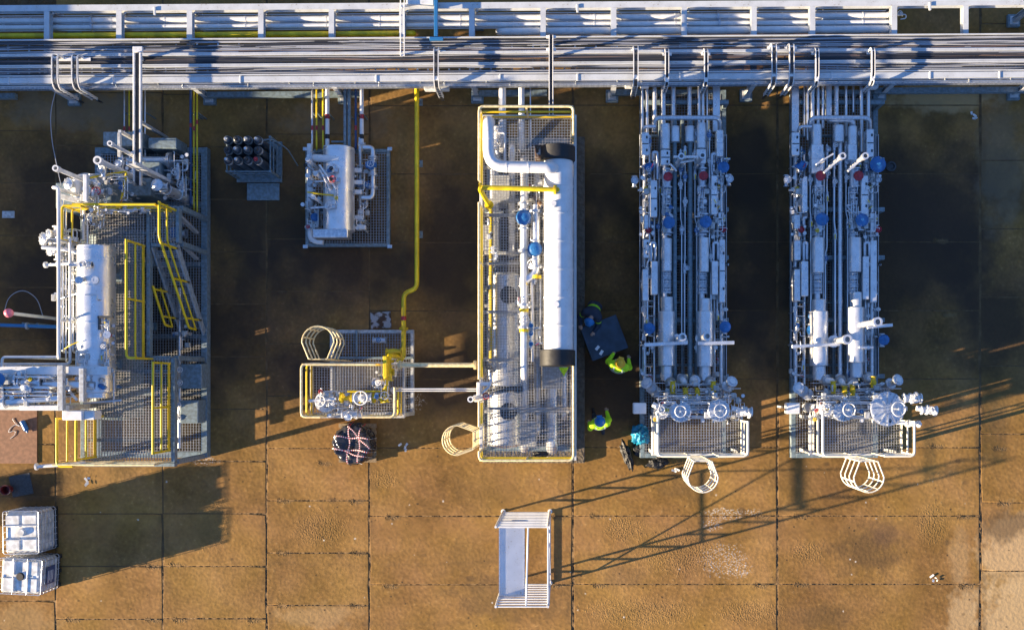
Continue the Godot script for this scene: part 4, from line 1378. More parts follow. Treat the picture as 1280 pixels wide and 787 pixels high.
	for q in [[128, 475, "grey"], [127, 482, "blue"], [130, 484, "blue"], [141, 463, "grey"]]:
		var g7 := Geo.new()
		g7.lathe(at(q[0], q[1], 3.5), Vector3.UP, [[0, 0], [0, 0.06], [0.1, 0.06], [0.13, 0.03], [0.13, 0]], 12)
		g7.cyl(at(q[0], q[1], 3.5), at(q[0], q[1], 3.5) - Vector3.UP * 1.0, 0.02, 6)
		part(t, "transmitter", g7, M.blue_paint if q[2] == "blue" else M.grey_paint)
	pipe(t, [at(104, 504, 3.3), at(152, 500, 3.3)], 0.03, M.galvanised)
	pipe(t, [at(142, 464, 3.3), at(142, 504, 3.3)], 0.02, M.galvanised)
	pipe(t, [at(80, 436, 3.5), at(88, 431, 3.6), at(98, 427, 3.62)], 0.015, M.yellow_paint, "tubing")
	# terminal box on the deck rail
	var g8 := Geo.new()
	g8.box(at(95.5, 518.5, 3.55), Vector3(sz(25, 3.5), 0.5, sz(12, 3.5)), Basis(), 0.02)
	part(t, "terminal_box", g8, M.white_paint)
	var g9 := Geo.new()
	g9.box(at(115.5, 518.5, 3.5), Vector3(sz(13, 3.5), 0.4, sz(11, 3.5)), Basis(), 0.02)
	part(t, "terminal_box", g9, M.white_paint)
	var g10 := Geo.new()
	g10.bar(at(96, 518.5, 3.3), at(96, 518.5, 3.3) * Vector3(1, 0.0, 1), 0.07, 0.07)
	part(t, "post", g10, M.grey_paint)
	# lines between rack and skid
	var feeds := thing("cable_duct_run", "long white cable duct dropping from the rack to the left skid", "cable duct", at(172, 150))
	for o in [-1.0, 1.0]:
		one_beam(feeds, at(171.5 + o * 4.0, 66, 2.1), at(171.5 + o * 4.0, 232, 2.1), 0.05, 0.10, M.white_paint, "side_rail")
	for k in 14:
		one_beam(feeds, at(168, 72 + k * 12, 2.05), at(175, 72 + k * 12, 2.05), 0.05, 0.03, M.steel_paint, "rung")
	var cb := Geo.new()
	for k in 3:
		cb.tube([at(169.6 + k * 1.5, 66, 2.08), at(169.6 + k * 1.5, 150, 2.10), at(169.4 + k * 1.7, 232, 2.08)], 0.016, 5)
	stuff(part(feeds, "cables", cb, M.cable_black))
	one_beam(feeds, at(166, 62, 2.05), at(178, 62, 2.05), 0.16, 0.08, M.white_paint, "end_cover")
	for py in [70, 150, 225]:
		var g11 := Geo.new()
		var p4 := at(171.5, py, 2.0)
		g11.bar(Vector3(p4.x, 0.0 if py > 100 else 1.6, p4.z), p4, 0.08, 0.08)
		part(feeds, "post", g11, M.grey_paint)
	var lines := [[155, 112, 210, 0.022, M.galvanised, "thin bare pipe left of the cable duct, rack to left skid"], [161, 112, 206, 0.022, M.gas_yellow, "thin yellow pipe left of the cable duct, rack to left skid"], [181, 112, 240, 0.022, M.stainless, "thin steel pipe just right of the white cable duct"], [238, 110, 256, 0.035, M.blue_pipe, "dark blue pipe beside the yellow pair, rack to left skid"], [242, 112, 262, 0.022, M.gas_yellow, "left of the yellow pipe pair, rack to left skid"], [246, 112, 265, 0.026, M.gas_yellow, "right of the yellow pipe pair, rack to left skid"]]
	for l in lines:
		var th := thing("feed_pipe", l[5], "pipe", at(l[0], 150), "feed pipes from the rack")
		pipe(th, [at(l[0], l[1] - 30, 0.75), at(l[0], l[2], 0.75), at(l[0], l[2], 0.31)], l[3], l[4], "pipe_run", 0.0)
		var ps := Geo.new()
		ps.bar(Vector3(at(l[0], 140, 0.75).x, 0, at(0, 140, 0.75).z), at(l[0], 140, 0.74), 0.03, 0.03)
		part(th, "pipe_stand", ps, M.steel_paint)
		var bd := Geo.new()
		bd.lathe(at(l[0], 150 + int(l[0]) % 3 * 4, 0.75), Vector3.BACK, [[0, l[3]], [0, l[3] + 0.004], [0.12, l[3] + 0.004], [0.12, l[3]]], 10)
		part(th, "marker_band", bd, M.red_paint)

# ---- small drum skid, gas cylinders, yellow line ---------------------------
func build_small_skid() -> void:
	var t := thing("drum_skid", "small skid with short shiny horizontal drum, right of gas cylinders", "process skid", at(435, 250))
	var a := at(381.5, 186, 0.2)
	var b := at(487, 308, 0.2)
	plate_frame(t, a.x, b.x, a.z, b.z, 0.2, 0.18, 0.1, M.steel_paint, "base_beam")
	grating(t, a.x + 0.1, b.x - 0.1, a.z + 0.1, b.z - 0.1, 0.21, 0.08, M.grating)
	for q in [[a.x, a.z], [b.x, a.z], [a.x, b.z], [b.x, b.z]]:
		var g := Geo.new()
		g.box(Vector3(q[0], 0.205, q[1]), Vector3(0.14, 0.03, 0.1), Basis(), 0.006)
		part(t, "lifting_lug", g, M.galvanised)
	var va := at(423.5, 183, 1.35)
	var vb := at(423.5, 291, 1.35)
	var v := vessel(t, va, vb, 0.43, M.cladding, 0.14, 1.1, "drum")
	saddle(t, va.lerp(vb, 0.22), 0.43, 0.21)
	saddle(t, va.lerp(vb, 0.8), 0.43, 0.21)
	var eb := Geo.new()
	eb.box(at(415, 293, 1.5), Vector3(sz(44, 1.5), 0.5, sz(11, 1.5)), Basis(), 0.02)
	part(t, "control_box", eb, M.galvanised)
	pipe(t, [at(389, 197, 1.7), at(424, 199, 1.7)], 0.10, M.white_paint, "insulated_branch", 0.4, [[0, 0.03]])
	pipe(t, [at(387, 180, 0.9), at(387, 262, 0.9), at(387, 262, 0.4)], 0.08, M.white_paint, "insulated_branch", 0.6)
	pipe(t, [at(388, 280, 0.7), at(388, 300, 0.7), at(404, 302, 0.7)], 0.09, M.white_paint, "insulated_branch", 0.0, [[0, 0.2]])
	for q in [[416, 213, "wheel"], [413, 258, "wheel"], [418, 225, "red_wheel"]]:
		valve(t, at(q[0], q[1], 1.85), Vector3.RIGHT, Vector3(-0.2, 1, 0), 0.045, q[2], 0.09)
		pipe(t, [at(q[0], q[1], 1.6), at(q[0], q[1], 1.85), at(q[0] - 26, q[1] + 2, 1.85), at(q[0] - 26, q[1] + 2, 0.3)], 0.032, M.galvanised)
	for q in [[394, 217], [384, 219], [384, 199], [391, 246]]:
		var g2 := Geo.new()
		var p := at(q[0], q[1], 2.3)
		g2.tube([p, Vector3(p.x, 0.2, p.z)], 0.04, 8)
		g2.lathe(p, Vector3.UP, [[-0.1, 0.04], [-0.1, 0.06], [0, 0.06], [0, 0.03], [-0.1, 0.0]], 12)
		part(t, "relief_stack", g2, M.white_paint)
	pipe(t, [at(384, 240, 1.9), at(404, 243, 1.9), at(417, 244, 1.85)], 0.022, M.yellow_paint, "gas_tube")
	pipe(t, [at(399, 206, 2.0), at(420, 236, 1.9)], 0.03, M.white_paint)
	pipe(t, [at(399, 211, 2.0), at(414, 240, 1.9)], 0.02, M.white_paint)
	valve(t, at(396, 273, 0.9), Vector3.BACK, Vector3.UP, 0.07, "dome_blue", 0.11)
	# right side run with actuated valve
	pipe(t, [at(454, 184, 1.0), at(466, 184, 1.0), at(466, 247, 1.0), at(452, 247, 1.0)], 0.07, M.stainless, "bypass_pipe", 0.0, [[1, 0.2], [1, 0.55], [1, 0.8]])
	valve(t, at(466, 208, 1.05), Vector3.BACK, Vector3.UP, 0.07, "motor_blue", 0.16)
	valve(t, at(462, 232, 0.9), Vector3.RIGHT, Vector3.UP, 0.05, "blue_wheel", 0.1)
	valve(t, at(450, 230, 0.9), Vector3.RIGHT, Vector3.UP, 0.05, "blue_wheel", 0.1)
	pipe(t, [at(450, 172, 0.8), at(450, 200, 0.8), at(450, 288, 0.8)], 0.05, M.galvanised)
	for q in [[447, 213], [448, 228], [447, 240], [449, 272], [452, 284]]:
		var g3 := Geo.new()
		g3.box(at(q[0], q[1], 1.05), Vector3(0.24, 0.16, 0.12), Basis(), 0.015)
		part(t, "instrument_box", g3, M.white_paint)
		var st := Geo.new()
		var p2 := at(q[0], q[1], 1.05)
		st.bar(Vector3(p2.x, 0.2, p2.z), p2, 0.04, 0.04)
		part(t, "instrument_stand", st, M.grey_paint)
	clutter(t, at(443, 0, 1).x, at(458, 0, 1).x, at(0, 190, 1).z, at(0, 292, 1).z, 0.6, 1.2, 36, 61)
	clutter(t, at(384, 0, 1).x, at(402, 0, 1).x, at(0, 190, 1).z, at(0, 292, 1).z, 0.7, 1.6, 34, 62)
	clutter(t, at(404, 0, 1.8).x, at(424, 0, 1.8).x, at(0, 204, 1.8).z, at(0, 262, 1.8).z, 1.75, 1.95, 12, 63)
	# feed lines from the rack
	for l in [[390, 0.03, 184, M.galvanised, "thin bare feed pipe at the left of the drum skid lines"], [395.5, 0.026, 186, M.gas_yellow, "left yellow feed pipe of the drum skid"], [403.5, 0.026, 186, M.gas_yellow, "right yellow feed pipe of the drum skid"], [409, 0.06, 190, M.white_paint, "white feed pipe with a red band, above the shiny drum"], [434, 0.075, 186, M.steel_paint, "blue-grey double duct between rack and drum skid"], [444.5, 0.034, 186, M.blue_pipe, "dark blue feed pipe right of the blue-grey duct"], [452, 0.06, 186, M.white_paint, "white feed pipe at the right of the drum skid lines"]]:
		var th := thing("feed_pipe", l[4], "pipe", at(l[0], 150), "feed pipes from the rack")
		if l[0] == 434:
			for o in [-2.6, 2.6]:
				one_beam(th, at(l[0] + o, 90, 0.8), at(l[0] + o, l[2], 0.8), 0.08, 0.12, l[3], "duct")
			one_beam(th, at(414, 177, 0.75), at(434, 177, 0.75), 0.05, 0.05, l[3], "cross_arm")
		else:
			pipe(th, [at(l[0], 90, 0.8), at(l[0], l[2], 0.8), at(l[0], l[2] + 1, 0.22)], l[1], l[3], "pipe_run", 0.0, [[0, 0.94]] if l[1] > 0.05 else [], M.galvanised)
			for py in [143 if l[1] > 0.05 else 157, 168]:
				if py == 168 and l[1] < 0.05:
					continue
				var bd := Geo.new()
				bd.lathe(at(l[0], py, 0.8), Vector3.BACK, [[0, l[1]], [0, l[1] + 0.004], [0.13, l[1] + 0.004], [0.13, l[1]]], 12)
				part(th, "marker_band", bd, M.red_paint if py != 168 else M.dark_rubber)
		var ps := Geo.new()
		ps.bar(Vector3(at(l[0], 140, 0.8).x, 0, at(0, 140, 0.8).z), at(l[0], 140, 0.76), 0.04, 0.04)
		part(th, "pipe_stand", ps, M.steel_paint)

func build_cylinders() -> void:
	var t := thing("cylinder_rack", "dark steel pallet rack holding twelve gas cylinders", "cylinder rack", at(325, 203))
	var c := at(325, 203)
	var w := 1.12
	var d := 0.88
	for z in [-1.0, 1.0]:
		for y in [0.75, 1.05]:
			if z > 0 or y < 1.0:
				one_beam(t, c + Vector3(-w / 2 - 0.05, y, z * (d / 2 + 0.04)), c + Vector3(w / 2 + 0.05, y, z * (d / 2 + 0.04)), 0.04, 0.05, M.steel_paint, "bar")
	for x in [-1.0, 1.0]:
		for y in [0.4, 0.75, 1.05]:
			one_beam(t, c + Vector3(x * (w / 2 + 0.05), y, -d / 2), c + Vector3(x * (w / 2 + 0.05), y, d / 2), 0.04, 0.05, M.steel_paint, "bar")
		for z in [-1.0, 1.0]:
			var g := Geo.new()
			var p := c + Vector3(x * (w / 2 + 0.05), 0.1, z * (d / 2 + 0.04))
			g.bar(p, p + Vector3.UP * 1.0, 0.06, 0.06)
			part(t, "post", g, M.steel_paint)
	var g2 := Geo.new()
	g2.box(c + Vector3(0, 0.06, 0.0), Vector3(w + 0.2, 0.09, d + 0.3), Basis(), 0.01)
	part(t, "floor_plate", g2, M.steel_paint)
	var g3 := Geo.new()
	g3.box(c + Vector3(0.1, 0.03, d / 2 + 0.42), Vector3(0.95, 0.05, 0.5), Basis(), 0.01)
	part(t, "ramp", g3, M.steel_paint)
	var hb := thing("gas_hose", "grey hose arching from the right side of the cylinder rack", "hose", at(350, 180))
	pipe(hb, [c + Vector3(w / 2 - 0.1, 1.35, -0.3), c + Vector3(w / 2 + 0.15, 1.4, -0.36), c + Vector3(w / 2 + 0.5, 1.0, -0.2), c + Vector3(w / 2 + 0.55, 0.02, 0.1)], 0.018, M.steel_paint, "hose_line")
	rng.seed = 17
	var words := ["left in the rear row", "second in the rear row", "third in the rear row", "right in the rear row", "left in the middle row", "second in the middle row", "third in the middle row", "right in the middle row", "left in the front row", "second in the front row", "third in the front row", "right in the front row, with a red cap"]
	for r in 3:
		for k in 4:
			var p := c + Vector3((k - 1.5) * 0.275 + rng.randf_range(-0.01, 0.01), 0.105, (r - 1) * 0.28)
			var hgt := 1.70 + rng.randf_range(-0.03, 0.04)
			var o := thing("gas_cylinder", "dark steel gas cylinder, %s of the rack" % words[r * 4 + k], "gas cylinder", p, "gas cylinders in the rack")
			var g4 := Geo.new()
			var pr := [[0.0, 0.0], [0.0, 0.10], [0.02, 0.114], [hgt * 0.86, 0.114]]
			for j in 6:
				var an := PI / 2 * (j + 1) / 6.0
				pr.append([hgt * 0.86 + sin(an) * 0.12, 0.114 * cos(an) * 0.8 + 0.02])
			g4.lathe(p, Vector3.UP, pr, 20, true)
			part(o, "shell", g4, M.cylinder_paint)
			var g5 := Geo.new()
			var top := hgt * 0.86 + 0.115
			g5.lathe(p, Vector3.UP, [[top - 0.06, 0.06], [top, 0.055], [top + 0.07, 0.05], [top + 0.10, 0.03], [top + 0.1, 0]], 14)
			part(o, "cap", g5, M.red_paint if (r == 2 and k == 3) else ([M.galvanised, M.dark_steel, M.galvanised][(r + k) % 3]))
			var g6 := Geo.new()
			g6.lathe(p, Vector3.UP, [[hgt * 0.80, 0.115], [hgt * 0.80, 0.118], [hgt * 0.855, 0.118], [hgt * 0.855, 0.115]], 20)
			part(o, "shoulder_band", g6, M.grey_paint)

func build_yellow_line() -> void:
	var t := thing("gas_line", "yellow gas pipe from the rack down to the metering platform", "pipe", at(520, 250))
	pipe(t, [at(521, 92, 0.55), at(521, 361, 0.55), at(504.5, 366, 0.55), at(504.5, 446, 0.55), at(497, 453, 0.6)], 0.068, M.gas_yellow, "pipe_run", 0.0, [[2, 0.56]], M.gas_yellow)
	for py in [122, 200, 290]:
		var g := Geo.new()
		var p := at(521, py, 0.48)
		g.bar(Vector3(p.x, 0, p.z), p, 0.06, 0.06)
		g.box(Vector3(p.x, 0.01, p.z), Vector3(0.2, 0.02, 0.2))
		part(t, "pipe_stand", g, M.steel_paint)
	var bd := Geo.new()
	bd.lathe(at(504.5, 395, 0.55), Vector3.BACK, [[0, 0.068], [0, 0.073], [0.12, 0.073], [0.12, 0.068]], 12)
	part(t, "marker_band", bd, M.red_paint)

# ---- metering platform -----------------------------------------------------
func build_metering_platform() -> void:
	var D := 2.0
	var t := thing("metering_platform", "small railed grating platform with yellow pipework and handwheels", "process skid", at(460, 470))
	var a := at(412, 412, 0.2)
	var b := at(517, 519, 0.2)
	plate_frame(t, a.x, b.x, a.z, b.z, 0.2, 0.18, 0.1, M.grey_paint, "base_beam")
	grating(t, a.x + 0.1, b.x - 0.1, a.z + 0.1, b.z - 0.1, 0.21, 0.08, M.grating)
	one_beam(t, Vector3(a.x, 0.25, at(0, 447, 0.2).z), Vector3(b.x, 0.25, at(0, 447, 0.2).z), 0.06, 0.06, M.steel_paint, "base_beam")
	one_beam(t, Vector3(at(448, 0).x, 0.25, a.z), Vector3(at(448, 0).x, 0.25, at(0, 445, 0.2).z), 0.06, 0.06, M.steel_paint, "base_beam")
	var x0 := at(390, 0, D).x
	var x1 := at(502, 0, D).x
	var z0 := at(0, 456, D).z
	var z1 := at(0, 519, D).z
	grating(t, x0, x1, z0, z1, D)
	plate_frame(t, x0 - 0.07, x1 + 0.07, z0 - 0.07, z1 + 0.07, D - 0.04, 0.16, 0.06, M.grey_paint, "deck_beam")
	for c in [[x0, z0], [x1, z0], [x0, z1], [x1, z1]]:
		var g := Geo.new()
		g.bar(Vector3(c[0], 0.0, c[1]), Vector3(c[0], D - 0.21, c[1]), 0.1, 0.1, 0.006)
		part(t, "column", g, M.grey_paint)
	railing(t, [Vector3(x0 + 0.5, D, z1), Vector3(x0, D, z1), Vector3(x0, D, z0), Vector3(x1 - 0.5, D, z0)], M.cream_sunlit_yellow, 1.1, 1.0, true, 0.035, M.yellow_paint)
	railing(t, [Vector3(x1 - 0.85, D, z1), Vector3(x1, D, z1), Vector3(x1, D, z0 + 0.6)], M.cream_sunlit_yellow, 1.1, 1.0, true, 0.035, M.yellow_paint)
	var la := at(412, 456, D)
	caged_ladder(t, Vector3(la.x - 0.05, 0.0, z0 - 0.14), Vector3(0, 0, -1), 3.1, M.cream_sunlit_yellow, 1.95, 0.42, M.cream_sunlit_yellow)
	# filter drums seen through the platform
	var fa := at(405, 502, 0)
	var gf := Geo.new()
	gf.lathe(Vector3(at(407, 502, 2.4).x, 0.2, at(0, 502, 2.4).z), Vector3.UP, [[0, 0.2], [2.15, 0.2], [2.15, 0.28], [2.2, 0.28], [2.2, 0.27], [2.21, 0.28], [2.27, 0.28], [2.28, 0.0]], 26)
	for k in 12:
		var an := TAU * k / 12
		var p := Vector3(at(407, 502, 2.4).x + cos(an) * 0.245, 2.4, at(0, 502, 2.4).z + sin(an) * 0.245)
		gf.cyl(p, p + Vector3.UP * 0.12, 0.018, 6)
	part(t, "filter_housing", gf, M.white_paint)
	handwheel(t, at(400, 501, 2.75), Vector3(-0.2, 1, 0), 0.14, M.white_paint)
	pipe(t, [at(386, 501, 2.7), at(420, 498, 2.7)], 0.04, M.white_paint)
	pipe(t, [at(424, 497, 2.6), at(482, 497, 2.6), at(482, 470, 2.6)], 0.075, M.gas_yellow, "gas_pipe", 0.0, [[0, 0.05], [0, 0.27], [0, 0.45], [0, 0.75], [0, 0.92]], M.gas_yellow)
	valve(t, at(453, 497, 2.65), Vector3.RIGHT, Vector3.UP, 0.085, "wheel", 0.18, M.white_paint)
	pipe(t, [at(434, 489, 2.7), at(482, 489, 2.7)], 0.028, M.gas_yellow, "gas_pipe")
	pipe(t, [at(500, 446, 0.8), at(486, 444, 2.5), at(486, 474, 2.5), at(474, 478, 2.5)], 0.068, M.gas_yellow, "gas_pipe", 0.0, [[1, 0.25], [1, 0.6]], M.gas_yellow)
	valve(t, at(486, 466, 2.55), Vector3.BACK, Vector3.RIGHT, 0.07, "wheel", 0.1, M.gas_yellow)
	valve(t, at(474, 478, 2.6), Vector3.RIGHT, Vector3.UP, 0.06, "wheel", 0.07, M.white_paint)
	valve(t, at(482, 494, 2.6), Vector3.BACK, Vector3.UP, 0.06, "wheel", 0.1, M.gas_yellow)
	valve(t, at(492, 440, 1.2), Vector3.RIGHT, Vector3.UP, 0.07, "lever", 0.1, M.gas_yellow)
	pipe(t, [at(436, 512, 2.4), at(430, 518, 2.4), at(452, 518, 2.4)], 0.06, M.white_paint, "pipe", 0.0, [[1, 0.2], [1, 0.7]], M.white_paint)
	valve(t, at(437, 517, 2.5), Vector3.RIGHT, Vector3(0, 0.9, 0.3), 0.07, "dome_grey", 0.1, M.white_paint)
	var yb := Geo.new()
	yb.box(at(483, 458, 2.8), Vector3(0.1, 0.5, 0.55), Basis(), 0.01)
	part(t, "yellow_support", yb, M.yellow_paint)
	clutter(t, at(466, 0, 2.6).x, at(492, 0, 2.6).x, at(0, 462, 2.6).z, at(0, 500, 2.6).z, 2.4, 2.75, 22, 71)
	clutter(t, at(398, 0, 2.6).x, at(456, 0, 2.6).x, at(0, 488, 2.6).z, at(0, 522, 2.6).z, 2.35, 2.65, 30, 72)
	valve(t, at(474, 425, 0.5), Vector3.RIGHT, Vector3.UP, 0.06, "blue_wheel", 0.06)
	# link pipes to the white-vessel skid
	var l1 := thing("link_pipe", "thin cream pipe crossing from metering platform to white vessel skid", "pipe", at(555, 455))
	pipe(l1, [at(497, 456, 2.75), at(596, 456, 2.75)], 0.062, M.cream_sunlit_yellow, "pipe_run", 0.0, [[0, 0.03], [0, 0.98]], M.cream_sunlit_yellow)
	var l2 := thing("link_conduit", "slim steel conduit below the cream link pipe", "conduit", at(555, 487))
	for o in [-1.0, 1.0]:
		pipe(l2, [at(494, 487 + o * 1.3, 2.7), at(600, 487 + o * 1.3, 2.7)], 0.018, M.white_paint, "conduit_tube")
	# sheet lying beside the platform
	var sg := Geo.new()
	sg.box(at(476, 400, 0.03), Vector3(0.6, 0.03, 0.48), Basis(Vector3.UP, 0.06), 0.005)
	solo("steel_sheet", "small grey sheet lying on the ground above the metering platform", "sheet", sg, M.rusty_steel, at(476, 400))

func build_wrapped_bundle() -> void:
	var p := at(448, 553)
	var pal := thing("pallet", "weathered wooden pallet under the taped black bundle", "pallet", p)
	for k in 6:
		var g := Geo.new()
		g.box(p + Vector3(0, 0.125, -0.5 + k * 0.2), Vector3(1.1, 0.022, 0.13), Basis(), 0.004)
		part(pal, "plank", g, M.pallet_wood)
	for k in 3:
		var g2 := Geo.new()
		g2.box(p + Vector3(-0.45 + k * 0.45, 0.06, 0), Vector3(0.1, 0.1, 1.1), Basis(), 0.004)
		part(pal, "bearer", g2, M.pallet_wood)
	var t := thing("wrapped_bundle", "round bundle in black film tied with red and white tape", "bundle", p + Vector3(0, 0.14, 0))
	var noise := FastNoiseLite.new()
	noise.seed = 4
	noise.frequency = 2.2
	noise.fractal_octaves = 4
	var g3 := Geo.new()
	var rings := 22
	var segs := 48
	var prof := func(u: float, an: float) -> Vector3:
		var r := 0.0
		var y := 0.0
		if u < 0.55:      # side
			y = u / 0.55 * 0.75
			r = 0.53 + 0.05 * sin(u / 0.55 * PI)
		else:
			var w := (u - 0.55) / 0.45
			r = 0.53 * (1.0 - w * w * 0.999)
			y = 0.75 + 0.10 * sin(w * PI) - 0.05 * w
		var q := Vector3(cos(an) * r, y, sin(an) * r)
		var nn := noise.get_noise_3dv(q * 2.0) * 0.09 + noise.get_noise_3dv(q * 6.0) * 0.03
		return q + Vector3(cos(an) * nn, nn * 0.9, sin(an) * nn)
	for i in rings + 1:
		for j in segs:
			var q: Vector3 = prof.call(float(i) / rings, TAU * j / segs)
			g3.vert(p + Vector3(0, 0.14, 0) + q, Vector3.UP)
	var idx := func(i: int, j: int) -> int: return i * segs + (j % segs)
	for i in rings + 1:
		for j in segs:
			var du: Vector3 = g3.v[idx.call(mini(i + 1, rings), j)] - g3.v[idx.call(maxi(i - 1, 0), j)]
			var dv: Vector3 = g3.v[idx.call(i, j + 1)] - g3.v[idx.call(i, j + segs - 1)]
			var nn := dv.cross(du).normalized()
			if i == rings or nn.length() < 0.5:
				nn = Vector3.UP
			if nn.dot(Vector3(g3.v[idx.call(i, j)].x - p.x, 0.25, g3.v[idx.call(i, j)].z - p.z)) < 0.0:
				nn = -nn
			g3.n[idx.call(i, j)] = nn
	for i in rings:
		for j in segs:
			g3.tri(idx.call(i, j), idx.call(i, j + 1), idx.call(i + 1, j))
			g3.tri(idx.call(i, j + 1), idx.call(i + 1, j + 1), idx.call(i + 1, j))
	part(t, "black_film", g3, M.film)
	# barrier tape: strips laid over the bundle, red and white fields in turn
	rng.seed = 23
	for k in 6:
		var an := PI * k / 6.0 + 0.3 if k < 2 else (0.08 if k < 4 else PI / 2 + 0.06)
		var off: float = rng.randf_range(-0.3, 0.3) if k < 2 else ([-0.2, 0.16, -0.22, 0.08][k - 2])
		var dirv := Vector3(cos(an), 0, sin(an))
		var sd := Vector3(-sin(an), 0, cos(an))
		var red := Geo.new()
		var wht := Geo.new()
		var steps := 34
		var last := Vector3.ZERO
		var half := sqrt(maxf(0.05, 0.56 * 0.56 - off * off))
		for s in steps + 1:
			var e := -1.0 + 2.0 * s / steps
			var base := dirv * e * half + sd * (off + 0.02 * sin(e * 5.0 + k))
			var rr := base.length()
			var w2 := sqrt(clampf(1.0 - rr / 0.56, 0.0, 1.0))
			var y := 0.75 + 0.10 * sin(w2 * PI) - 0.05 * w2 + 0.075
			if s == 0 or s == steps:
				y = 0.32
				base *= 1.13
			var q2 := p + Vector3(0, 0.14, 0) + base + Vector3(0, y, 0)
			if s > 0:
				(red if s % 2 else wht).bar(last, q2, 0.032, 0.004)
			last = q2
		var o := part(t, "barrier_tape", red, M.tape_red)
		stuff(o)
		stuff(part(o, "white_fields", wht, M.tape_white))

# ---- middle skid with the long white vessel --------------------------------
func build_mid_skid() -> void:
	var D := 2.6
	var pl := Geo.new()
	var pa := at(604, 172)
	var pb := at(731, 578)
	pl.box(Vector3((pa.x + pb.x) / 2, 0.075, (pa.z + pb.z) / 2), Vector3(pb.x - pa.x, 0.15, pb.z - pa.z), Basis(), 0.02)
	solo("foundation", "low concrete plinth showing along the right of the white vessel skid", "foundation", pl, M.plain_concrete, Vector3((pa.x + pb.x) / 2, 0, (pa.z + pb.z) / 2))
	var t := thing("white_vessel_skid", "tall middle skid with long white vessel over a railed grating deck", "process skid", at(660, 360, 0.15))
	var x0 := at(603.5, 0, D).x
	var x1 := at(716.5, 0, D).x
	var z0 := at(0, 147, D).z
	var z1 := at(0, 571, D).z
	grating(t, x0, x1, z0, z1, D)
	plate_frame(t, x0 - 0.09, x1 + 0.09, z0 - 0.09, z1 + 0.09, D - 0.035, 0.2, 0.08, M.rack_paint, "deck_beam")
	for k in range(1, 7):
		var z := lerpf(z0, z1, k / 7.0)
		one_beam(t, Vector3(x0 + 0.01, D - 0.14, z), Vector3(x1 - 0.01, D - 0.14, z), 0.07, 0.16, M.grey_paint, "deck_joist")
	plate_frame(t, x0 - 0.05, x1 + 0.05, z0, z1, 0.42, 0.26, 0.16, M.steel_paint, "base_beam")
	for k in 5:
		for x in [x0, x1]:
			var g := Geo.new()
			var z2 := lerpf(z0 + 0.1, z1 - 0.1, k / 4.0)
			g.bar(Vector3(x, 0.42, z2), Vector3(x, D - 0.24, z2), 0.12, 0.12, 0.006)
			part(t, "column", g, M.steel_paint)
	railing(t, [Vector3(x1, D, at(0, 180, D).z), Vector3(x1, D, z0), Vector3(x0, D, z0), Vector3(x0, D, at(0, 236, D).z)], M.cream_sunlit_yellow, 1.1, 1.3, true, 0.035, M.yellow_paint)
	railing(t, [Vector3(x0, D, at(0, 262, D).z), Vector3(x0, D, at(0, 474, D).z)], M.cream_sunlit_yellow, 1.1, 1.3, true, 0.035, M.yellow_paint)
	railing(t, [Vector3(x0, D, at(0, 500, D).z), Vector3(x0, D, at(0, 531, D).z)], M.cream_sunlit_yellow, 1.1, 1.3, true, 0.035, M.yellow_paint)
	railing(t, [Vector3(x0, D, at(0, 560, D).z), Vector3(x0, D, z1), Vector3(x1, D, z1), Vector3(x1, D, at(0, 458, D).z)], M.cream_sunlit_yellow, 1.1, 1.3, true, 0.035, M.yellow_paint)
	caged_ladder(t, Vector3(x0 - 0.16, 0.0, at(0, 547, D).z), Vector3(-1, 0, 0), 3.7, M.cream_sunlit_yellow, 2.2, 0.38, M.cream_sunlit_yellow)
	# long white vessel with black end wraps
	var h := 3.32
	var a := at(698, 189, h)
	var b := at(698, 452, h)
	var v := vessel(t, a, b, 0.375, M.white_paint, 0.3, 0.72, "white_vessel")
	for q in [[182, 202], [436, 458]]:
		var w := Geo.new()
		var p := at(697, q[0], h)
		var l := at(697, q[1], h).z - p.z
		w.lathe(p, Vector3.BACK, [[0, 0.0], [0.02, 0.40], [0.04, 0.46], [l - 0.03, 0.46], [l, 0.43], [l, 0.3]], 32)
		part(v, "end_wrap", w, M.black_wrap)
	var bg := Geo.new()
	bg.box(at(673, 192, 3.2), Vector3(0.16, 0.5, 0.36), Basis(), 0.01)
	part(v, "bracket_plate", bg, M.rusty_steel)
	for q in [[692, 256, 0.09], [695.5, 381, 0.09]]:
		var g2 := Geo.new()
		g2.lathe(at(q[0], q[1], 3.6), Vector3.UP, [[0, q[2]], [0.22, q[2]], [0.24, q[2] * 0.8], [0.24, 0]], 18)
		part(v, "nozzle", g2, M.white_paint)
	saddle(t, a.lerp(b, 0.15), 0.375, D, true, M.grey_paint)
	saddle(t, a.lerp(b, 0.5), 0.375, D, true, M.grey_paint)
	saddle(t, a.lerp(b, 0.85), 0.375, D, true, M.grey_paint)
	# fat white line that crosses to the vessel
	pipe(t, [at(612, 153, 2.65), at(610.5, 151, 3.85), at(610.5, 208, 3.85), at(691, 209.5, 3.85), at(692, 209.5, 3.5)], 0.145, M.white_paint, "insulated_line", 0.55)
	pipe(t, [at(623, 166, 3.5), at(631, 166, 3.5), at(631, 204, 3.7), at(664, 204, 3.9)], 0.022, M.white_paint, "tubing")
	valve(t, at(620, 167, 3.3), Vector3.BACK, Vector3(0.3, 0.8, 0), 0.06, "wheel", 0.1, M.white_paint)
	valve(t, at(618, 178, 3.2), Vector3.BACK, Vector3(0.3, 0.8, 0), 0.06, "wheel", 0.13)
	pipe(t, [at(614, 165, 3.0), at(622, 192, 2.8)], 0.04, M.galvanised)
	# yellow line across the top
	pipe(t, [at(613, 259, 2.65), at(598.5, 234, 3.75), at(697, 237, 3.75), at(697, 237, 3.55)], 0.062, M.gas_yellow, "gas_pipe", 0.0, [[0, 0.12], [1, 0.02], [1, 0.97]], M.gas_yellow)
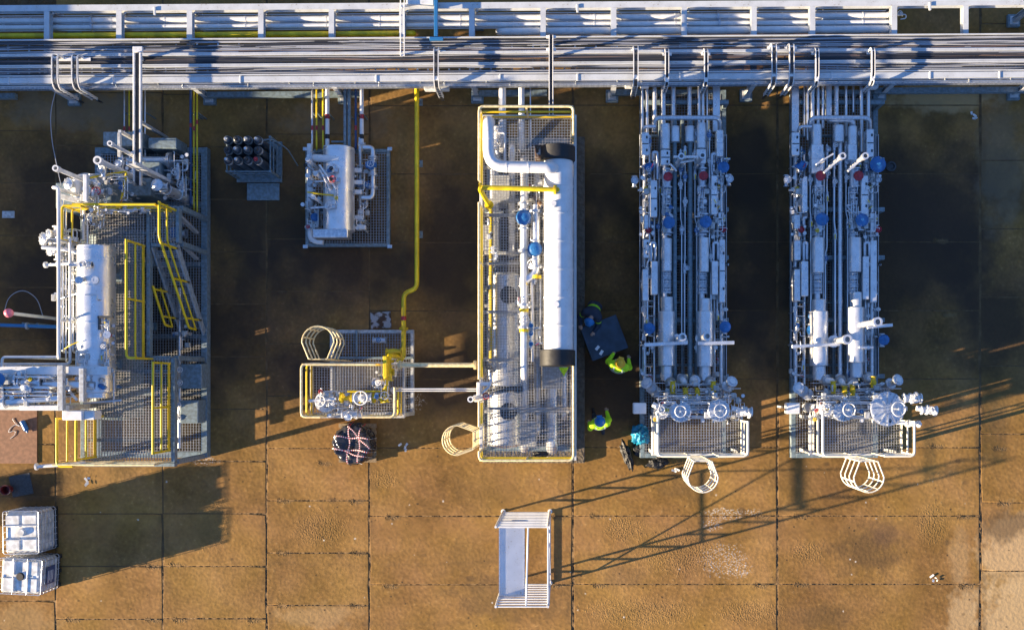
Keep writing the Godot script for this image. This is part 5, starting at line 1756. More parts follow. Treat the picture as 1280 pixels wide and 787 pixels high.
	pipe(t, [at(614, 262, 2.2), at(614, 452, 2.2)], 0.06, M.gas_yellow, "gas_pipe")
	# instrument run between deck and vessel
	pipe(t, [at(655, 236, 3.15), at(655, 470, 3.15), at(655, 474, 2.65)], 0.085, M.white_paint, "run_pipe", 0.9, [[0, 0.08], [0, 0.18], [0, 0.33], [0, 0.62], [0, 0.74]])
	valve(t, at(655, 274, 3.1), Vector3.BACK, Vector3.UP, 0.09, "dome_blue", 0.19)
	pipe(t, [at(670, 256, 3.1), at(670, 342, 3.1), at(656, 350, 3.1)], 0.11, M.cladding, "run_pipe", 0.5, [[0, 0.1], [0, 0.9]])
	valve(t, at(669, 313, 3.1), Vector3.BACK, Vector3.UP, 0.09, "dome_blue", 0.18)
	pipe(t, [at(668, 246, 3.0), at(676, 256, 3.2), at(684, 262, 3.3)], 0.06, M.rusty_steel)
	handwheel(t, at(664, 330, 3.5), Vector3(-0.5, 0.8, 0.2), 0.11, M.galvanised)
	handwheel(t, at(657, 399, 3.4), Vector3(0, 0.9, 0.2), 0.09, M.galvanised)
	for py in [388, 413, 346]:
		var g3 := Geo.new()
		g3.lathe(at(655 if py > 350 else 671, py, 3.15), Vector3.BACK, [[-0.04, 0.09], [-0.04, 0.12], [0.04, 0.12], [0.04, 0.09]], 16)
		part(t, "yellow_clamp", g3, M.yellow_paint)
	for py in [407, 417, 430]:
		valve(t, at(664, py, 3.1), Vector3.BACK, Vector3.UP, 0.035, "dome_blue", 0.055)
	pipe(t, [at(665, 350, 3.0), at(666, 452, 3.0)], 0.035, M.white_paint)
	pipe(t, [at(676, 345, 2.9), at(676, 430, 2.9)], 0.025, M.galvanised)
	clutter(t, at(648, 0, 3.1).x, at(676, 0, 3.1).x, at(0, 222, 3.1).z, at(0, 440, 3.1).z, 2.75, 3.2, 40, 81)
	clutter(t, at(606, 0, 3).x, at(622, 0, 3).x, at(0, 268, 3).z, at(0, 330, 3).z, 2.7, 3.0, 8, 82)
	# boxes and stack at the left edge, over the links
	var g4 := Geo.new()
	g4.box(at(605, 479.5, 3.1), Vector3(0.36, 0.12, 0.1), Basis(), 0.01)
	g4.box(at(598.5, 486, 3.1), Vector3(0.09, 0.3, 0.36), Basis(), 0.01)
	part(t, "pipe_bracket", g4, M.white_paint)
	pipe(t, [at(602, 491, 2.9), at(614, 480, 2.9), at(612, 462, 2.9)], 0.045, M.galvanised)
	vent(t, Vector3(at(588, 499, 3.6).x, 2.0, at(0, 499, 3.6).z), 3.6, 0.055, M.white_paint)
	pipe(t, [at(590, 498.5, 2.9), at(612, 494, 2.8)], 0.04, M.white_paint)
	valve(t, at(608, 495, 2.8), Vector3.RIGHT, Vector3.UP, 0.045, "red_wheel", 0.08)
	handwheel(t, at(611, 461, 3.0), Vector3.UP, 0.09, M.dark_steel)
	# equipment under the grating
	var ua := at(631, 340, 1.7)
	var ub := at(631, 560, 1.7)
	var uv := vessel(t, ua, ub, 0.46, M.cladding, 0.3, 0.8, "lower_vessel")
	saddle(t, ua.lerp(ub, 0.2), 0.46, 0.42)
	saddle(t, ua.lerp(ub, 0.8), 0.46, 0.42)
	for py in [369, 514]:
		var g5 := Geo.new()
		g5.lathe(at(636, py, 2.1), Vector3.UP, [[0, 0.2], [0.1, 0.2], [0.1, 0.24], [0.14, 0.24], [0.14, 0]], 20)
		part(uv, "manhole", g5, M.dark_steel)
	var g6 := Geo.new()
	g6.lathe(at(631, 486, 1.7), Vector3.BACK, [[-0.09, 0.46], [-0.09, 0.475], [0.09, 0.475], [0.09, 0.46]], 36)
	part(uv, "dark_band", g6, M.dark_steel)
	for q in [[655, 200, 560, 0.12, 1.6], [672, 190, 540, 0.09, 1.2], [690, 200, 560, 0.16, 1.5], [705, 220, 520, 0.10, 1.0], [618, 170, 330, 0.14, 1.5], [640, 180, 320, 0.10, 1.2]]:
		pipe(t, [at(q[0], q[1], 0.42), at(q[0], q[1], q[4]), at(q[0], q[2], q[4]), at(q[0], q[2], 0.42)], q[3], M.insulation, "lower_pipe", 1.0, [[1, 0.2], [1, 0.6]])
	for q in [[628, 240], [690, 470], [660, 540], [612, 300]]:
		var g7 := Geo.new()
		g7.box(at(q[0], q[1], 1.1), Vector3(0.5, 1.3, 0.7), Basis(), 0.02)
		part(t, "cabinet", g7, M.grey_paint)
	grating(t, x0 + 0.12, x1 - 0.12, z0 + 0.16, z1 - 0.16, 0.44, 0.08, M.grating)
	for k in 5:
		one_beam(t, at(606, 250 + k * 66, 2.0), at(712, 250 + k * 66, 2.0), 0.08, 0.1, M.grey_paint, "cross_tie")
	# lines that reach back under the rack
	for l in [[628, 0.10, M.white_paint, "fat white feed pipe of the white vessel skid"], [652, 0.085, M.white_paint, "second white feed pipe of the white vessel skid"], [663, 0.02, M.stainless, "thin steel tube at the head of the white vessel skid"]]:
		var th := thing("feed_pipe", l[3], "pipe", at(l[0], 140), "feed pipes from the rack")
		pipe(th, [at(l[0], 88, 1.2), at(l[0], 186, 1.2), at(l[0], 188, 0.46)], l[1], l[2], "pipe_run", 0.8 if l[1] > 0.05 else 0.0)
	var ct := thing("cable_duct_run", "narrow dark cable ladder from the rack onto the white vessel skid", "cable duct", at(689, 100))
	for o in [-1.0, 1.0]:
		one_beam(ct, at(689 + o * 2.3, 44, 2.5), at(689 + o * 2.3, 152, 2.5), 0.02, 0.1, M.white_paint, "side_rail")
	for k in 9:
		one_beam(ct, at(687.5, 48 + k * 12, 2.47), at(690.5, 48 + k * 12, 2.47), 0.03, 0.02, M.white_paint, "rung")
	var cg := Geo.new()
	for k in 3:
		cg.tube([at(688 + k, 44, 2.5), at(688 + k, 152, 2.5)], 0.016, 5)
	stuff(part(ct, "cables", cg, M.cable_black))
	for py in [46, 62]:
		one_beam(ct, at(683, py, 2.42), at(695, py, 2.42), 0.08, 0.05, M.white_paint, "bracket")
		var g8 := Geo.new()
		g8.bar(at(689, py, 2.4), at(689, py, 2.4) * Vector3(1, 0, 1) + Vector3.UP * 1.72, 0.06, 0.06)
		part(ct, "post", g8, M.white_paint)
	# small things left on the deck
	var rg := Geo.new()
	rg.face([at(698, 459, 2.64), at(711, 459, 2.66), at(705, 470, 2.63)], Vector3.UP)
	rg.face([at(698, 459, 2.63), at(711, 459, 2.65), at(705, 470, 2.62)], Vector3.DOWN)
	solo("cloth", "bright green cloth below the lower black vessel end", "cloth", rg, M.hi_vis, at(704, 463, 2.62))
	var kg := Geo.new()
	lump(kg, at(676, 567, 2.61), Vector3(0.2, 0.1, 0.08), 0.3, 12)
	solo("tool_bag", "small black bag at the bottom edge of the grating deck", "bag", kg, M.black_wrap, at(676, 567, 2.61))

func lump(g: Geo, base: Vector3, half: Vector3, rough: float, seed_v: int, freq := 2.5, turn := 0.0) -> void:
	# a soft crumpled body resting on base
	var no := FastNoiseLite.new()
	no.seed = seed_v
	no.frequency = freq
	no.fractal_octaves = 4
	var nr := 24
	var ns := 44
	var s := g.v.size()
	for i in nr + 1:
		for j in ns:
			var th := PI * i / nr
			var an := TAU * j / ns
			var d := Vector3(sin(th) * cos(an), cos(th), sin(th) * sin(an))
			var k := 1.0 + rough * no.get_noise_3dv(d * 0.6) + rough * 0.5 * no.get_noise_3dv(d * 1.7 + Vector3.ONE * 9)
			var p := d * half * k
			p.y = maxf(p.y + half.y, 0.0) * 1.0
			g.vert(base + Basis(Vector3.UP, turn) * p, Basis(Vector3.UP, turn) * d)
	for i in nr + 1:
		for j in ns:
			var du := g.v[s + mini(i + 1, nr) * ns + j] - g.v[s + maxi(i - 1, 0) * ns + j]
			var dv := g.v[s + i * ns + (j + 1) % ns] - g.v[s + i * ns + (j + ns - 1) % ns]
			var nn := du.cross(dv)
			if nn.length() > 1e-7:
				nn = nn.normalized()
				if nn.dot(g.n[s + i * ns + j]) < 0.0:
					nn = -nn
				g.n[s + i * ns + j] = nn
	for i in nr:
		for j in ns:
			g.tri(s + i * ns + j, s + i * ns + (j + 1) % ns, s + (i + 1) * ns + j)
			g.tri(s + i * ns + (j + 1) % ns, s + (i + 1) * ns + (j + 1) % ns, s + (i + 1) * ns + j)

# ---- the two long metering skids -------------------------------------------
func run(t: Node3D, x: float, y0: float, y1: float, rpx: float, h: float, mat: Material, nm := "run_pipe", seams := 0.0, fl := []) -> void:
	pipe(t, [at(x, y0, h), at(x, y1, h)], sz(rpx, h), mat, nm, seams, fl)

func jacket(t: Node3D, x: float, y0: float, y1: float, rpx: float, h: float, mat: Material, nm := "insulation_jacket") -> void:
	var g := Geo.new()
	var r := sz(rpx, h)
	var a := at(x, y0, h)
	var l := at(x, y1, h).z - a.z
	g.lathe(a, Vector3.BACK, [[0, 0], [0, r - 0.012], [0.012, r], [l - 0.012, r], [l, r - 0.012], [l, 0]], 22)
	g.lathe(a, Vector3.BACK, [[l * 0.5 - 0.02, r], [l * 0.5 - 0.018, r + 0.005], [l * 0.5 + 0.018, r + 0.005], [l * 0.5 + 0.02, r]], 22)
	part(t, nm, g, mat)

func jbox(t: Node3D, x0: float, x1: float, y0: float, y1: float, top: float, mat: Material, nm := "valve_jacket", deep := 0.3) -> void:
	var g := Geo.new()
	var a := at(x0, y0, top)
	var b := at(x1, y1, top)
	g.box(Vector3((a.x + b.x) / 2, top - deep / 2, (a.z + b.z) / 2), Vector3(b.x - a.x, deep, b.z - a.z), Basis(), 0.018)
	var o := part(t, nm, g, mat)
	var k := Geo.new()      # latches and a seam strip
	var zc := (a.z + b.z) / 2
	k.box(Vector3((a.x + b.x) / 2, top + 0.004, zc), Vector3(b.x - a.x - 0.03, 0.012, 0.025))
	for s in [0.22, 0.78]:
		k.box(Vector3(lerpf(a.x, b.x, 0.7), top + 0.008, lerpf(a.z, b.z, s)), Vector3(0.045, 0.022, 0.07))
	part(o, "latch", k, M.dark_steel if int(y0) % 2 else M.galvanised)

func meter_skid(s: Dictionary) -> void:
	var ox: float = s.ox
	var t := thing("metering_skid", s.label, "process skid", at(ox + 853, 340), "long metering skids")
	var a := at(ox + s.bx0, 112, 0.25)
	var b := at(ox + s.bx1, 572, 0.25)
	plate_frame(t, a.x, b.x, a.z, b.z, 0.25, 0.23, 0.14, M.steel_paint, "base_beam")
	grating(t, a.x + 0.14, b.x - 0.14, a.z + 0.14, b.z - 0.14, 0.26, 0.08, M.grating)
	for py in [128, 200, 262, 322, 400, 470]:
		var h := 0.95
		one_beam(t, Vector3(a.x + 0.05, h, at(0, py, h).z), Vector3(b.x - 0.05, h, at(0, py, h).z), 0.12, 0.14, M.steel_paint, "pipe_sleeper")
		for x in [a.x + 0.1, b.x - 0.1]:
			var g := Geo.new()
			g.bar(Vector3(x, 0.25, at(0, py, h).z), Vector3(x, h - 0.07, at(0, py, h).z), 0.1, 0.1)
			part(t, "sleeper_leg", g, M.steel_paint)
	# lines arriving from under the rack
	for l in s.head:
		if l[1] < 0:
			one_beam(t, at(ox + l[0], 90, 1.0), at(ox + l[0], l[2], 1.0), sz(-l[1] * 2, 1.0), 0.12, M.insulation, "flat_duct")
		else:
			run(t, ox + l[0], 90, l[2], l[1], 1.18 if l[1] > 1.4 else 1.08, M.insulation if l[1] > 2.4 else M.stainless, "inlet_pipe", 0.8 if l[1] > 2.4 else 0.0)
	pipe(t, [at(ox + s.cross[0], 163, 1.3), at(ox + s.cross[0], 147, 1.6), at(ox + s.cross[1], 147, 1.6), at(ox + s.cross[1], 163, 1.3)], sz(2.8, 1.6), M.galvanised, "cross_pipe")
	pipe(t, [at(ox + s.cross[0] - 14, 168, 1.3), at(ox + s.cross[0] - 14, 158, 1.5), at(ox + s.cross[0] + 2, 158, 1.5)], sz(2.2, 1.5), M.galvanised, "cross_pipe")
	# long runs
	for l in s.runs:
		run(t, ox + l[0], l[1], l[2], l[3], l[4], l[5], "run_pipe", 1.0)
	for l in s.jackets:
		jacket(t, ox + l[0], l[1], l[2], l[3], l[4], M.insulation)
	for l in s.boxes:
		jbox(t, ox + l[0], ox + l[1], l[2], l[3], l[4], M.insulation)
	for l in s.hooks:
		pipe(t, [at(ox + l[0], l[1], 1.35), at(ox + l[0], l[2], 1.5), at(ox + l[3], l[2], 1.5), at(ox + l[3], l[4], 1.35)], sz(l[5], 1.5), M.galvanised, "bend")
	for l in s.valves:
		valve(t, at(ox + l[0], l[1], l[2]), Vector3.BACK, Vector3(0, 1, 0), l[3], l[4], l[5], M.white_paint if l[0] < 0 else M.galvanised)
	for l in s.vents:
		var top := at(ox + l[0], l[1], l[2])
		vent(t, Vector3(top.x, l[3], top.z), l[2], l[4], M.insulation)
	for l in s.arms:
		one_beam(t, at(ox + l[0], l[1], l[4]), at(ox + l[2], l[3], l[4]), l[5] * 0.62, 0.08, M.insulation, "support_arm")
		var leg := Geo.new()
		var p := at(ox + (l[0] + l[2]) / 2, (l[1] + l[3]) / 2, l[4])
		leg.bar(Vector3(p.x, 0.25, p.z), Vector3(p.x, l[4] - 0.05, p.z), 0.07, 0.07)
		part(t, "support_post", leg, M.grey_paint)
	# blue-grey framing and small lines between the runs
	for x in s.frames:
		one_beam(t, at(ox + x, 150, 0.8), at(ox + x, 476, 0.8), 0.08, 0.1, M.steel_paint, "frame_rail")
	for k in 12:
		var py := 170.0 + k * 26.0
		one_beam(t, at(ox + s.bx0 + 4, py, 0.62), at(ox + s.bx1 - 4, py, 0.62), 0.06, 0.08, M.steel_paint, "cross_tie")
	rng.seed = 400 + int(s.bx0)
	for x in s.smalls:
		var ya := rng.randf_range(150, 200)
		var yb := rng.randf_range(400, 474)
		var hh := rng.randf_range(1.05, 1.35)
		var xm: float = x + rng.randf_range(-3, 3)
		var ym := rng.randf_range(260, 330)
		pipe(t, [at(ox + x, ya, hh), at(ox + x, ym, hh), at(ox + xm, ym + 6, hh), at(ox + xm, yb, hh), at(ox + xm, yb, 0.3)], sz(rng.randf_range(0.9, 1.5), 1.2), M.stainless, "small_line")
		for k in 5:
			var yv := lerpf(ya + 8, ym - 6, k / 4.0) if k < 3 else lerpf(ym + 14, yb - 6, (k - 3) / 1.0)
			valve(t, at(ox + (x if k < 3 else xm), yv, hh), Vector3.BACK, Vector3(rng.randf_range(-0.3, 0.3), 1, 0), 0.04, ["wheel", "lever", "blue_wheel", "wheel", "dome_grey"][(k + int(x)) % 5], 0.06)
	# cable tray along each outer edge
	for x in [s.bx0 + 1.5, s.bx1 - 1.5]:
		for o in [-1.6, 1.6]:
			one_beam(t, at(ox + x + o, 168, 1.0), at(ox + x + o, 470, 1.0), 0.02, 0.07, M.galvanised, "tray_rail")
		var cg := Geo.new()
		for k in 3:
			var q := []
			for j in 14:
				q.append(at(ox + x - 0.9 + k * 0.9 + rng.randf_range(-0.3, 0.3), 170 + j * 23, 1.0 + rng.randf_range(0, 0.03)))
			cg.tube(q, 0.012, 5)
		stuff(part(t, "cables", cg, M.cable_black))
	# valve chains with bolted bodies on the two main runs
	for x in s.mains:
		for py in [238, 252, 264, 290, 342, 352, 362]:
			var g2 := Geo.new()
			var p2 := at(ox + x, py, 1.35)
			g2.lathe(p2 - Vector3(0, 0, 0.1), Vector3.BACK, [[0, 0.06], [0, 0.15], [0.03, 0.15], [0.03, 0.09], [0.1, 0.13], [0.17, 0.09], [0.17, 0.15], [0.2, 0.15], [0.2, 0.06]], 16)
			for k in 8:
				var an := TAU * k / 8
				var c := p2 + Vector3(cos(an) * 0.125, sin(an) * 0.125, 0)
				g2.cyl(c - Vector3(0, 0, 0.115), c + Vector3(0, 0, 0.115), 0.012, 5)
			part(t, "bolted_joint", g2, M.galvanised)
	var x0 := at(ox + s.bx0, 0, 1.3).x
	var x1 := at(ox + s.bx1, 0, 1.3).x
	clutter(t, x0, x0 + 0.42, at(0, 200, 1.3).z, at(0, 300, 1.3).z, 1.1, 1.55, 46, 100 + int(ox))
	clutter(t, x1 - 0.42, x1, at(0, 200, 1.3).z, at(0, 300, 1.3).z, 1.1, 1.55, 46, 101 + int(ox))
	clutter(t, x0, x0 + 0.42, at(0, 330, 1.3).z, at(0, 470, 1.3).z, 1.0, 1.4, 40, 102 + int(ox))
	clutter(t, x1 - 0.42, x1, at(0, 330, 1.3).z, at(0, 470, 1.3).z, 1.0, 1.4, 40, 103 + int(ox))
	for x in s.mains:
		clutter(t, at(ox + x - 6, 0, 1.5).x, at(ox + x + 6, 0, 1.5).x, at(0, 232, 1.5).z, at(0, 290, 1.5).z, 1.45, 1.6, 22, 104 + int(ox + x))
	# end cluster: elbows, yellow valves, filters
	for l in s.elbows:
		pipe(t, [at(ox + l[0], l[1], 1.4), at(ox + l[2], l[3], 1.75), at(ox + l[2], l[3], 1.0)], 0.085, M.white_paint, "elbow", 0.0, [[0, 0.5]])
	for l in s.yellows:
		valve(t, at(ox + l[0], l[1], 1.75), Vector3.BACK, Vector3.UP, 0.055, "lever", 0.06, M.yellow_paint)
	for l in s.slants:
		var p4 := at(ox + l[0], l[1], 1.3)
		var p5 := at(ox + l[2], l[3], 2.1)
		pipe(t, [p4, p5], 0.085, M.stainless, "filter_tube", 0.0, [[0, 0.25], [0, 0.6], [0, 0.95]])
		pipe(t, [p4, Vector3(p4.x, 0.3, p4.z)], 0.06, M.stainless)
	var D := 1.6
	var dx0 := at(ox + s.px0, 0, D).x
	var dx1 := at(ox + s.px1, 0, D).x
	var dz0 := at(0, 522, D).z
	var dz1 := at(0, 566, D).z
	grating(t, dx0, dx1, dz0, dz1, D)
	plate_frame(t, dx0 - 0.07, dx1 + 0.07, dz0 - 0.07, dz1 + 0.07, D - 0.035, 0.14, 0.06, M.rack_paint, "deck_beam")
	for c in [[dx0, dz0], [dx1, dz0], [dx0, dz1], [dx1, dz1]]:
		var g3 := Geo.new()
		g3.bar(Vector3(c[0], 0.0, c[1]), Vector3(c[0], D - 0.18, c[1]), 0.09, 0.09)
		part(t, "column", g3, M.grey_paint)
	railing(t, [Vector3(dx0, D, at(0, 512, D).z), Vector3(dx0, D, dz1), Vector3(lerpf(dx0, dx1, 0.36), D, dz1)], M.pale_rail, 1.1, 1.2)
	railing(t, [Vector3(lerpf(dx0, dx1, 0.67), D, dz1), Vector3(dx1, D, dz1), Vector3(dx1, D, at(0, 524, D).z)], M.pale_rail, 1.1, 1.2)
	caged_ladder(t, Vector3(lerpf(dx0, dx1, 0.5), 0.0, dz1 + 0.14), Vector3(0, 0, 1), 2.75, M.pale_rail, 1.5, 0.4, M.pale_rail)
	for f in s.filters:
		var c2 := at(ox + f[0], f[1], 2.5)
		var r: float = f[2]
		var g4 := Geo.new()
		g4.lathe(Vector3(c2.x, 0.25, c2.z), Vector3.UP, [[0, r * 0.75], [2.05, r * 0.75], [2.05, r], [2.13, r], [2.13, r * 0.97], [2.15, r * 0.97], [2.15, r], [2.23, r], [2.25, r * 0.92], [2.29, r * 0.3], [2.29, 0]], 32)
		for k in 14:
			var an2 := TAU * k / 14
			var c3 := c2 + Vector3(cos(an2) * r * 0.88, 0, sin(an2) * r * 0.88)
			g4.cyl(Vector3(c3.x, 2.22, c3.z), Vector3(c3.x, 2.56, c3.z), 0.02, 6)
		if r > 0.25:      # clamp arms of the cover
			for k in 12:
				var an5 := TAU * k / 12
				var dv := Vector3(cos(an5), 0, sin(an5))
				g4.bar(Vector3(c2.x, 2.56, c2.z) + dv * r * 0.32, Vector3(c2.x, 2.52, c2.z) + dv * r * 0.98, 0.03, 0.06)
		var o := part(t, "filter_housing", g4, M.galvanised if f[3] == "grey" else M.white_paint)
		handwheel(o, at(ox + f[4], f[5], 2.85), Vector3(0.15, 1, 0), f[6], M.white_paint)
		var st := Geo.new()
		st.cyl(Vector3(at(ox + f[4], f[5], 2.85).x, 2.4, at(0, f[5], 2.85).z), at(ox + f[4], f[5], 2.85), 0.03, 8)
		part(o, "stem", st, M.galvanised)
	for l in s.side:
		pipe(t, [at(ox + l[0], l[1], l[4]), at(ox + l[2], l[3], l[4])], l[5], M.white_paint, "branch", 0.0, [[0, 0.1], [0, 0.5]], M.white_paint)
		valve(t, at(ox + l[0] * 0.6 + l[2] * 0.4, l[1] * 0.6 + l[3] * 0.4, l[4]), Vector3.RIGHT, Vector3.UP, l[5], "wheel", l[5] * 1.4, M.white_paint)
	clutter(t, at(ox + s.px0 - 4, 0, 2.3).x, at(ox + s.px1 + 6, 0, 2.3).x, at(0, 492, 2.3).z, at(0, 526, 2.3).z, 2.0, 2.5, 84, 110 + int(ox))
	clutter(t, at(ox + s.px0, 0, 1.7).x, at(ox + s.px1, 0, 1.7).x, at(0, 478, 1.7).z, at(0, 502, 1.7).z, 1.5, 1.9, 54, 111 + int(ox))
	var wb := Geo.new()
	wb.box(at(ox + s.wbox, 510, 1.9), Vector3(0.36, 0.3, 0.3), Basis(), 0.02)
	part(t, "terminal_box", wb, M.white_paint)
	var wp := Geo.new()
	var q := at(ox + s.wbox, 510, 1.8)
	wp.bar(Vector3(q.x, 0, q.z), q, 0.06, 0.06)
	part(t, "support_post", wp, M.grey_paint)

